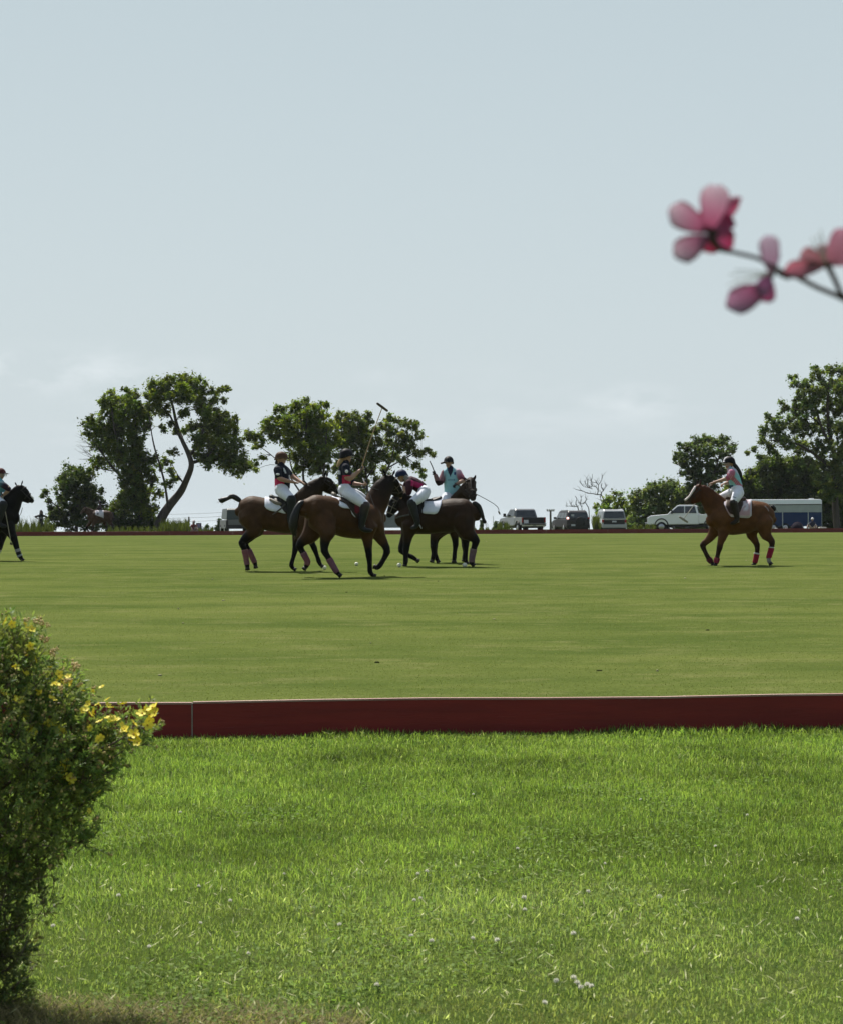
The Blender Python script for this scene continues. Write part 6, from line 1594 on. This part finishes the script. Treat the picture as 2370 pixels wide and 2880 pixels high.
rider(dict(Y=160.5, label='rider in dark clothes on the far horse under the trees', vox=.025, skin=(.12, .08, .06), head=(282, 1413.5, 0), face=(-1, -.1, 0),
  torso=[(282, 1420, 0, 3.4, 1.2), (282, 1423, 0, 5, 1.4), (282, 1429, 0, 5, 1.2), (282, 1436, 0, 5.2, 1.2)], shirt=(.05, .035, .04),
  arms=[dict(n=[(281, 1423, -.18, 2.2), (277, 1428, -.22, 2), (275, 1431, -.22, 1.8), (268, 1435, -.1, 1.3)], sleeve=2, side=(0, -1, .2)), dict(n=[(281, 1423, .18, 2.2), (277, 1428, .22, 2), (275, 1431, .22, 1.8), (268, 1435, .1, 1.3)], sleeve=2, side=(0, -1, .2))],
  pelvis=[(282, 1438, -.1, 5), (282, 1438, .1, 5)], pants=(.5, .5, .5), pk=2,
  legs=[[(282, 1439, -.12, 4.6), (276, 1446, -.34, 3.4), (277, 1455, -.34, 2.6), (278, 1464, -.33, 1.9), (275, 1466, -.34, 1.4)], [(282, 1439, .12, 4.6), (276, 1446, .34, 3.4), (277, 1455, .34, 2.6), (278, 1464, .33, 1.9), (275, 1466, .34, 1.4)]],
  helmet=(.02, .02, .025)))
# ------------------------------------------------------------------ flowering bush at the left
BY = 6.0
FB = Fig(BY)
m_bleaf = mat('bush_leaf', (1, 1, 1), (.8, .85, .8), scale=6, rough=.5, spec=.2, attr=True, transl=.42, tcol=(1.2, 1.3, .6))
m_twig = mat('bush_twig', (.16, .12, .09), (.09, .065, .05), scale=30, rough=.8)
m_petal = mat('yellow_petal', (.88, .80, .10), (.84, .72, .06), scale=30, rough=.55, transl=.3)
m_bud = mat('bud_tan', (.55, .46, .18), (.48, .30, .14), scale=60, rough=.7)
bo = FB.P(-150, 2700, .1); bo.z = ground(bo.x, bo.y)
bush = thing('flowering_bush', 'yellow flowered bush reaching in from the left edge', 'bush', bo)
clumps = [(10,1830,95,0),(95,1850,55,-.05),(50,1950,110,-.05),(150,1990,90,0),(240,2060,72,0),(320,2070,55,.02),(385,2060,42,0),(410,2025,24,0),(200,2150,100,-.05),(90,2110,130,-.1),(60,2280,120,-.05),(170,2270,90,0),
          (225,2345,50,0),(260,2180,60,.05),(-120,1900,140,0),(-150,2120,170,-.1),(-120,2350,150,0),(110,2380,70,0),(20,2420,70,0),(-200,2500,120,0),(290,2140,50,0),(60,1790,45,0),(272,2225,30,0),(190,1930,50,.05)]
sparse = [(30,2490,60,0),(110,2470,30,0),(60,2600,45,0),(130,2560,24,0),(20,2700,50,0),(60,2790,36,0),(10,2850,60,0),(-80,2650,90,0),(-80,2820,90,0),(90,2700,18,0),(150,2520,14,0)]
def sprigs(cl, dens, base_c, spread=1.0):
    LV, LC, tw, tips = [], [], MB(), []
    for (px, py, r, d) in cl:
        R = r * FB.m; c = np.array(FB.P(px, py, d + .15))
        n = int(dens * (R / .1) ** 2 * 10)
        for _ in range(n):
            v = rng.normal(size=3); v /= np.linalg.norm(v)
            rr = R * rng.random() ** .38
            p = c + v * rr * np.array([1, 1.5, 1])
            g = v * .7 + np.array([.25, 0, .65]) + rng.normal(size=3) * .3; g /= np.linalg.norm(g)
            ln = rng.uniform(.03, .065)
            tip = p + g * ln
            if rr > R * .8: tips.append((tip, g))
            if rng.random() < .5: tw.tube([tuple(p - g * .03), tuple(p + g * ln * .5), tuple(tip)], [.0013, .001, .0006], n=4, sub=1, cap=False)
            tone = rng.uniform(.6, 1.35); hue = rng.random()
            bc = np.array(base_c) * tone * (1 + (hue - .5) * np.array([.6, .2, .2]))
            k = rng.integers(12, 20)
            t = rng.random(k)[:, None]
            q = p + g * ln * (.1 + .95 * t)
            lv = rng.normal(size=(k, 3)); lv = lv - g * (lv @ g)[:, None]; lv /= np.linalg.norm(lv, axis=1)[:, None]
            u = lv * .75 + g * .65; u /= np.linalg.norm(u, axis=1)[:, None]
            sz = rng.uniform(.006, .0125, k)[:, None]
            w_ = np.cross(u, rng.normal(size=(k, 3))); w_ /= np.linalg.norm(w_, axis=1)[:, None]; w_ = w_ * sz * .30
            a = q; b = q + u * sz * .9 + w_; e = q + u * sz * 1.9; f = q + u * sz * .9 - w_
            LV.append(np.stack([a, b, e, f], 1).reshape(-1, 3)); LC.append(np.repeat(bc * rng.uniform(.8, 1.2, (k, 1)), 4, 0))
    V = np.concatenate(LV); return V, np.arange(len(V)).reshape(-1, 4), np.clip(np.concatenate(LC), .004, .6), tw, tips
clumps = [(a - 12, b + 10, r * .93, d) for a, b, r, d in clumps]
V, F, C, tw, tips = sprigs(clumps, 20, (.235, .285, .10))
o = link('foliage', np_mesh('foliage', V, F, C, org=bo), m_bleaf, bush); o['kind'] = 'stuff'
o = part('twigs', tw, m_twig, bush); o['kind'] = 'stuff'
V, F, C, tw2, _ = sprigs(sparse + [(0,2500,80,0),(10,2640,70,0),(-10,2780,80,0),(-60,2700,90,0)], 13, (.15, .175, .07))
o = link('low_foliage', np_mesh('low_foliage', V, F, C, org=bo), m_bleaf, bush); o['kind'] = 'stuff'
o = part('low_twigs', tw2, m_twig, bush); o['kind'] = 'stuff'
for l in ([(-150,2900,9),(-100,2600,8),(-20,2400,6),(60,2200,5),(120,2050,3)], [(-160,2900,10),(-60,2500,7),(60,2370,5),(160,2350,3)], [(-100,2300,7),(60,2180,5),(200,2130,4),(300,2100,3),(370,2060,2)],
          [(-150,2500,9),(-80,2200,7),(0,1980,5),(60,1830,3)], [(-80,2460,5),(0,2400,4),(110,2376,3),(160,2390,1.5)], [(180,2130,3),(270,2120,2.5),(345,2090,2)], [(200,2160,3),(280,2150,2.5),(350,2110,1.5)], [(230,2190,3),(290,2180,2),(340,2150,1.2)],
          [(0,2690,2),(60,2688,1.2),(150,2684,.7)], [(0,2620,2.5),(60,2600,1.5),(130,2575,.8)], [(0,2740,2),(50,2700,2),(90,2620,1)], [(60,2480,1.6),(110,2470,1.2),(165,2455,.7)], [(0,2560,2.5),(20,2480,2),(10,2420,2)], [(20,2790,2),(60,2760,1.5),(90,2740,.8)],
          [(120,2030,2),(160,2010,1.6),(205,2012,1.2)], [(60,2130,2),(95,2085,1.6),(130,2060,1.2)]):
    q = MB(); FB.T(q, [(a, b, .1 + .03 * math.sin(a), r) for a, b, r in l], n=6); part('branch', q, m_twig, bush)
# flowers: one mesh of five petals and a centre, copied
def flower_mesh():
    q = MB(); 
    for k in range(5):
        a = 2 * math.pi * k / 5; ca, sa = math.cos(a), math.sin(a)
        prof = [(.003, .002, .000), (.009, .0062, .002), (.015, .0076, .004), (.019, .0045, .0045), (.0203, .0, .004)]
        vs = []
        for (r, w_, h) in prof:
            for s_ in (-1, 0, 1): vs.append((ca*r - sa*w_*s_, sa*r + ca*w_*s_, h + .0015 * abs(s_)))
        n0 = len(vs)
        vs += [(v[0], v[1], v[2] - .0004) for v in vs]
        fs = []
        for i in range(4):
            for j in range(2):
                b = i*3 + j; fs.append((b, b+1, b+4, b+3)); fs.append((n0+b, n0+b+3, n0+b+4, n0+b+1))
        q.add(vs, fs)
    return q.mesh('flower')
def ctr_mesh():
    q = MB(); q.ball((0, 0, .0025), (.0035, .0035, .003), n=7, m=5); return q.mesh('centre')
fm = flower_mesh(); cm_ = ctr_mesh()
fm.materials.append(m_petal); cm_.materials.append(mat('flower_centre', (.45, .26, .02), rough=.7))
def put_flower(p, nrm, s=1.0):
    nrm = Vector(nrm).normalized()
    rot = nrm.to_track_quat('Z', 'Y').to_euler(); rot.rotate_axis('Z', random.uniform(0, 6.28))
    o = bpy.data.objects.new('flower', fm); COL.objects.link(o); o.parent = bush; o.location = Vector(p) - bo; o.rotation_euler = rot; o.scale = (s,) * 3
    c = bpy.data.objects.new('centre', cm_); COL.objects.link(c); c.parent = o
FL = [(52,1971,1),(64,2014,.9),(75,2022,.8),(5,1948,1),(147,1966,.8),(138,2035,1),(124,2038,.9),(130,2048,.8),(166,2052,1),(176,2060,.8),(249,1981,.7),(305,1984,.6),(311,1990,.6),(311,2021,1),(318,2030,.9),(345,2047,1),(352,2052,.8),(377,2066,1),(384,2074,.9),
      (387,2088,.8),(431,1992,1.15),(437,2004,1.0),(420,2029,1),(415,2040,.9),(401,2007,1.0),(412,2000,.8),(183,2149,1),(190,2160,.8),(176,2172,1),(197,2190,1.1),(186,2186,.8),(205,2200,.7),(283,2076,.7),(278,2082,.6),(18,1745,.8),(34,1757,.7),(70,1757,.7),(90,1770,.7),
      (85,1818,.7),(78,1828,.6),(160,1925,.7),(172,1918,.6),(280,2228,.6),(250,2280,.5),(85,2052,.8),(95,2060,.7),(255,2048,.6)]
for _ in range(34):
    t = random.random(); FL.append((30 + 360 * t + random.uniform(-30, 30), 1860 + 190 * t + random.uniform(-60, 60), random.uniform(.4, .75)))
for (px, py, s_) in FL:
    nr = Vector((random.uniform(-.6, .9), random.uniform(-1.0, .3), random.uniform(.1, 1)))
    put_flower(FB.P(px, py, random.uniform(-.02, .06)), nr, s_ * .86)
# tan spent heads and buds at the sprig tips
q = MB()
for (t, g) in tips:
    if random.random() < .4:
        for _ in range(random.randint(2, 4)):
            c = Vector(t) + Vector((random.uniform(-1, 1), random.uniform(-1, 1), random.uniform(-1, 1))) * .006
            q.ball(c, random.uniform(.0022, .0042), n=5, m=4)
for (px, py) in ((100,1748),(118,1752),(135,1758),(75,1744),(120,1795),(133,1800),(152,1830),(148,1840),(207,1862),(215,1874),(205,1880),(220,1868),(185,1915),(200,1912),(225,1925),(170,1935)):
    for _ in range(9):
        c = FB.P(px + random.uniform(-7, 7), py + random.uniform(-6, 6), random.uniform(-.02, .05)); q.ball(c, random.uniform(.0022, .004), n=5, m=4)
o = part('buds', q, m_bud, bush); o['kind'] = 'stuff'
# dry litter before the bush's foot, its brown also standing in for shade
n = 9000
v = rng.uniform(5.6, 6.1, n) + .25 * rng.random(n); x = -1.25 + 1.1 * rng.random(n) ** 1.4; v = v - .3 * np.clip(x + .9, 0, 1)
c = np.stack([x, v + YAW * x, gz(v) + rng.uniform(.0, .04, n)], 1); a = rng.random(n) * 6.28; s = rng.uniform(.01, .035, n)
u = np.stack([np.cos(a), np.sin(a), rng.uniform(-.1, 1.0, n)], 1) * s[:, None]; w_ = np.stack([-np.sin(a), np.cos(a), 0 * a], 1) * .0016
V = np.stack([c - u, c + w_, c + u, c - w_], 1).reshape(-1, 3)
tag(link('dry_grass_shade', np_mesh('dry_grass_shade', V, np.arange(len(V)).reshape(-1, 4), np.repeat(np.array([.30, .24, .14]) * rng.uniform(.4, 1.2, (n, 1)), 4, 0)), m_blade), kind='stuff')

# ------------------------------------------------------------------ clover heads in the lawn
m_clv = mat('clover_white', (.90, .89, .82), (.82, .80, .72), scale=150, rough=.7, transl=.6); m_stem = mat('clover_stem', (.10, .17, .03), rough=.6)
def clover_mesh():
    q = MB(); r_ = random.Random(3)
    for j in range(26):
        th = math.acos(1 - 1.5 * (j + .5) / 26); ph = j * 2.4
        d = Vector((math.sin(th)*math.cos(ph), math.sin(th)*math.sin(ph), math.cos(th)*.9)); q.tube([d*.003, d*.0098], [.0016, .0013], n=4, sub=1)
    return q.mesh('head')
def stem_mesh():
    q = MB(); q.tube([(0, 0, -.07), (.003, 0, -.03), (0, 0, 0)], [.0012]*3, n=5, sub=2); return q.mesh('stem')
hm_, sm_ = clover_mesh(), stem_mesh(); hm_.materials.append(m_clv); sm_.materials.append(m_stem)
CLV = [(955,2616,1),(1157,2649,1),(1213,2663,1.1),(1329,2656,.9),(1397,2661,1.1),(1473,2539,1.2),(1475,2573,.9),(1455,2397,.9),(1611,2642,1.2),(1531,2842,1),(1563,2779,1.1),(1612,2770,1.2),(1622,2785,1.2),(1632,2797,1.1),(1650,2790,1.1),(1662,2794,1),(1653,2521,1),(1165,2546,.9),
       (1182,2540,.8),(508,2292,.9),(334,2532,1),(648,2547,.9),(1853,2536,1.2),(1175,2470,.9),(1200,2462,.9),(565,2612,.8),(150,2620,1),(1060,2790,.9),(2100,2300,.8),(1800,2255,.7),(560,2505,.8),(2010,2390,.8),(1700,2440,.7),(2240,2600,1),(1330,2240,.7),(800,2470,.7),(700,2700,.9),(420,2680,.9)]
ORD = ['first', 'second', 'third', 'fourth', 'fifth', 'sixth', 'seventh', 'eighth', 'ninth', 'tenth', 'eleventh', 'twelfth', 'thirteenth', 'fourteenth', 'fifteenth', 'sixteenth', 'seventeenth', 'eighteenth', 'nineteenth', 'twentieth',
       'twenty-first', 'twenty-second', 'twenty-third', 'twenty-fourth', 'twenty-fifth', 'twenty-sixth', 'twenty-seventh', 'twenty-eighth', 'twenty-ninth', 'thirtieth', 'thirty-first', 'thirty-second', 'thirty-third', 'thirty-fourth']
CLV.sort(); CN = [0, 0]
for i, (px, py, s_) in enumerate(CLV):
    inc = 1605 < px < 1665 and 2765 < py < 2800; CN[inc] += 1
    clab = 'white clover head, %s from the left in the tight cluster low in the lawn' % ORD[CN[1] - 1] if inc else 'lone white clover head in the near lawn, %s from the left' % ORD[CN[0] - 1]
    Y = hit(px, py + 14); p = W(px, py, Y)
    p.z = max(p.z, ground(p.x, p.y) + .035)
    root = thing('clover_flower', clab, 'flower', p, 'white clover heads in the lawn')
    h = link('head', hm_, None, root); h.scale = (s_ * .76,) * 3; h.rotation_euler = (random.uniform(-.4, .4), random.uniform(-.4, .4), random.uniform(0, 6))
    link('stem', sm_, None, root)

# ------------------------------------------------------------------ blossom branch close to the camera
NY = 1.22
FN = Fig(NY)
m_bp = mat('blossom_petal', (1, 1, 1), (.9, .88, .9), scale=60, rough=.6, attr=True, transl=.65)
m_bt = mat('blossom_twig', (.085, .05, .04), (.05, .032, .028), scale=80, rough=.7, bump=.0004, bscale=200)
m_sta = mat('stamen_thread', (.55, .5, .42), rough=.6)
bb = thing('blossom_branch', 'blurred twig of pink blossoms crossing the upper right sky', 'branch', FN.P(2600, 980, .05))
def twig(l):
    q = MB(); FN.T(q, l, n=9, sub=4); part('twig', q, m_bt, bb)
twig([(2600,980,.05,9),(2480,905,.04,8),(2365,838,.02,7.5),(2292,806,.01,7.5),(2240,778,0,8),(2200,768,0,9.5),(2170,748,0,7),(2128,726,0,6),(2063,710,0,6),(2022,698,0,9),(2000,672,-.004,12)])
twig([(2400,860,.03,7),(2365,826,.02,7.5),(2345,785,.02,8),(2325,745,.02,9)]); twig([(2215,775,0,13),(2190,766,0,10)])
P1, P2 = (.52, .22, .34), (.66, .58, .63)
def petal(par, base, tip, wd, cup=.15, side=(0, 0, 0), c1=P1, c2=P2, notch=.0):
    if 2100 < base[0] < 2200: c1 = tuple(q * .8 + .09 for q in c1); c2 = tuple(q * .8 + .12 for q in c2)
    if base[0] > 2250: c1 = tuple(q * .75 + .13 for q in c1); c2 = tuple(q * .7 + .19 for q in c2)
    a = FN.P(*base); b = FN.P(*tip); u = b - a; L_ = u.length; u.normalize()
    n = (Vector((0, -1, 0)) + Vector(side)); n = (n - u * n.dot(u)).normalized(); s_ = u.cross(n)
    w0 = wd * FN.m; vs, cs, fs = [], [], []; NI, NJ = 8, 6
    for L2 in (0, 1):
        for i in range(NI + 1):
            t = i / NI; wv = w0 * max(.14, (t + .02) ** .62 * (1.0 - t ** 5 * .92) ** .5 * 1.05)
            for j in range(NJ + 1):
                q_ = j / NJ * 2 - 1
                p = a + u * (L_ * t * (1 - notch * (1 - abs(q_)) * t)) + s_ * (wv * q_) + n * (cup * L_ * (q_ * q_ * .5 * t + .35 * math.sin(t * 2.6) - .12) - L2 * .0004) 
                vs.append(p); cs.append(tuple(c1[k] + (c2[k] - c1[k]) * (t ** 1.3) for k in range(3)))
    id_ = lambda l, i, j: l * (NI + 1) * (NJ + 1) + i * (NJ + 1) + j
    for i in range(NI):
        for j in range(NJ):
            fs.append((id_(0, i, j), id_(0, i+1, j), id_(0, i+1, j+1), id_(0, i, j+1))); fs.append((id_(1, i, j), id_(1, i, j+1), id_(1, i+1, j+1), id_(1, i+1, j)))
    for i in range(NI):
        for j in (0, NJ): fs.append((id_(0, i, j), id_(1, i, j), id_(1, i+1, j), id_(0, i+1, j)))
    for j in range(NJ):
        fs.append((id_(0, NI, j), id_(1, NI, j), id_(1, NI, j+1), id_(0, NI, j+1)))
    q = MB(); q.add(vs, fs, cs); part('petal', q, m_bp, par, org=bb.location)
def blossom(cx, cy, petals, stam=None, r=14):
    q = MB(); q.ball(FN.P(cx, cy, .002), (r * FN.m, r * FN.m * .8, r * FN.m), None, 10, 7); f = part('blossom', q, m_bt, bb)
    for p in petals: petal(f, *p[:3], **p[3])
    if stam:
        for (tx, ty) in stam:
            q = MB(); FN.T(q, [(cx, cy, -.003, 1.6), ((cx+tx)/2, (cy+ty)/2 - 3, -.006, 1.3), (tx, ty, -.005, 1.2)], n=5); q.ball(FN.P(tx, ty, -.005), 3 * FN.m, n=6, m=5); part('stamen', q, m_sta, f, org=bb.location)
k_ = dict
blossom(2002, 655, [((1996, 650, 0), (2010, 514, -.012), 53, k_(notch=.06, cup=.2)), ((1990, 650, .002), (1878, 588, -.008), 50, k_(cup=.2)), ((1992, 664, 0), (1894, 722, -.006), 48, k_(cup=.2)),
                    ((2012, 650, .004), (2086, 556, .012), 30, k_(cup=-.3, side=(.8, 0, .2), c2=(0.57, 0.21, 0.31))), ((2006, 668, .002), (2062, 676, .006), 36, k_(cup=.2, c2=(0.61, 0.13, 0.26))), ((2002, 655, .004), (2040, 600, .008), 52, k_(c2=(0.54, 0.08, 0.20))),
                    ((2000, 664, .004), (1990, 712, .004), 36, k_(c2=(0.54, 0.12, 0.21))), ((1998, 650, .006), (1950, 610, .006), 44, k_(c2=(0.54, 0.10, 0.21)))], r=16)
FNs = [(2052, 772), (2066, 790), (2048, 800), (2070, 760), (2060, 812)]
blossom(2166, 770, [((2166, 768, 0), (2158, 662, -.004), 38, k_(cup=.15, c1=(0.49, 0.32, 0.44), c2=(0.61, 0.51, 0.60))), ((2166, 768, 0), (2132, 830, -.004), 30, k_(c1=(0.43, 0.15, 0.34), c2=(0.57, 0.29, 0.47))),
                    ((2162, 806, 0), (2040, 864, -.006), 50, k_(cup=.3, c1=(0.49, 0.12, 0.28), c2=(0.59, 0.40, 0.53))), ((2164, 780, .003), (2150, 850, .006), 32, k_(cup=.2, c1=(0.41, 0.13, 0.28), c2=(0.51, 0.13, 0.31))), ((2170, 770, .004), (2176, 700, .01), 22, k_(c1=(0.49, 0.32, 0.44), c2=(0.61, 0.51, 0.60)))], FNs, r=13)
blossom(2322, 742, [((2322, 745, 0), (2204, 764, -.004), 34, k_(cup=.2, c1=(0.46, 0.15, 0.21), c2=(0.62, 0.21, 0.31))), ((2318, 742, 0), (2250, 712, .002), 34, k_(cup=.15, c1=(0.49, 0.21, 0.26), c2=(0.61, 0.29, 0.34))), ((2326, 738, 0), (2384, 648, -.004), 46, k_(cup=.2, c1=(0.49, 0.21, 0.29), c2=(0.62, 0.34, 0.45))),
                    ((2330, 742, .002), (2416, 700, .004), 44, k_(cup=.2, c1=(0.49, 0.21, 0.29), c2=(0.62, 0.34, 0.45))), ((2322, 740, .004), (2318, 688, .008), 32, k_(c1=(0.49, 0.25, 0.31), c2=(0.62, 0.40, 0.44)))],
        [(2296, 664), (2306, 650), (2282, 672), (2312, 668), (2288, 690)], r=14)
# ------------------------------------------------------------------ summer haze
hm = bpy.data.materials.new('haze'); hm.use_nodes = True
hn = hm.node_tree; hn.nodes.clear()
ho_ = hn.nodes.new('ShaderNodeOutputMaterial'); hv = hn.nodes.new('ShaderNodeVolumePrincipled')
hv.inputs['Color'].default_value = (.86, .93, 1.0, 1); hv.inputs['Density'].default_value = .00006; hv.inputs['Anisotropy'].default_value = .3
hn.links.new(hv.outputs[0], ho_.inputs['Volume'])
q = MB(); q.box(-6500, 6500, -120, 9500, -7.2, 26)
tag(link('haze', q.mesh('haze', smooth=False, colors=False), hm), kind='stuff')
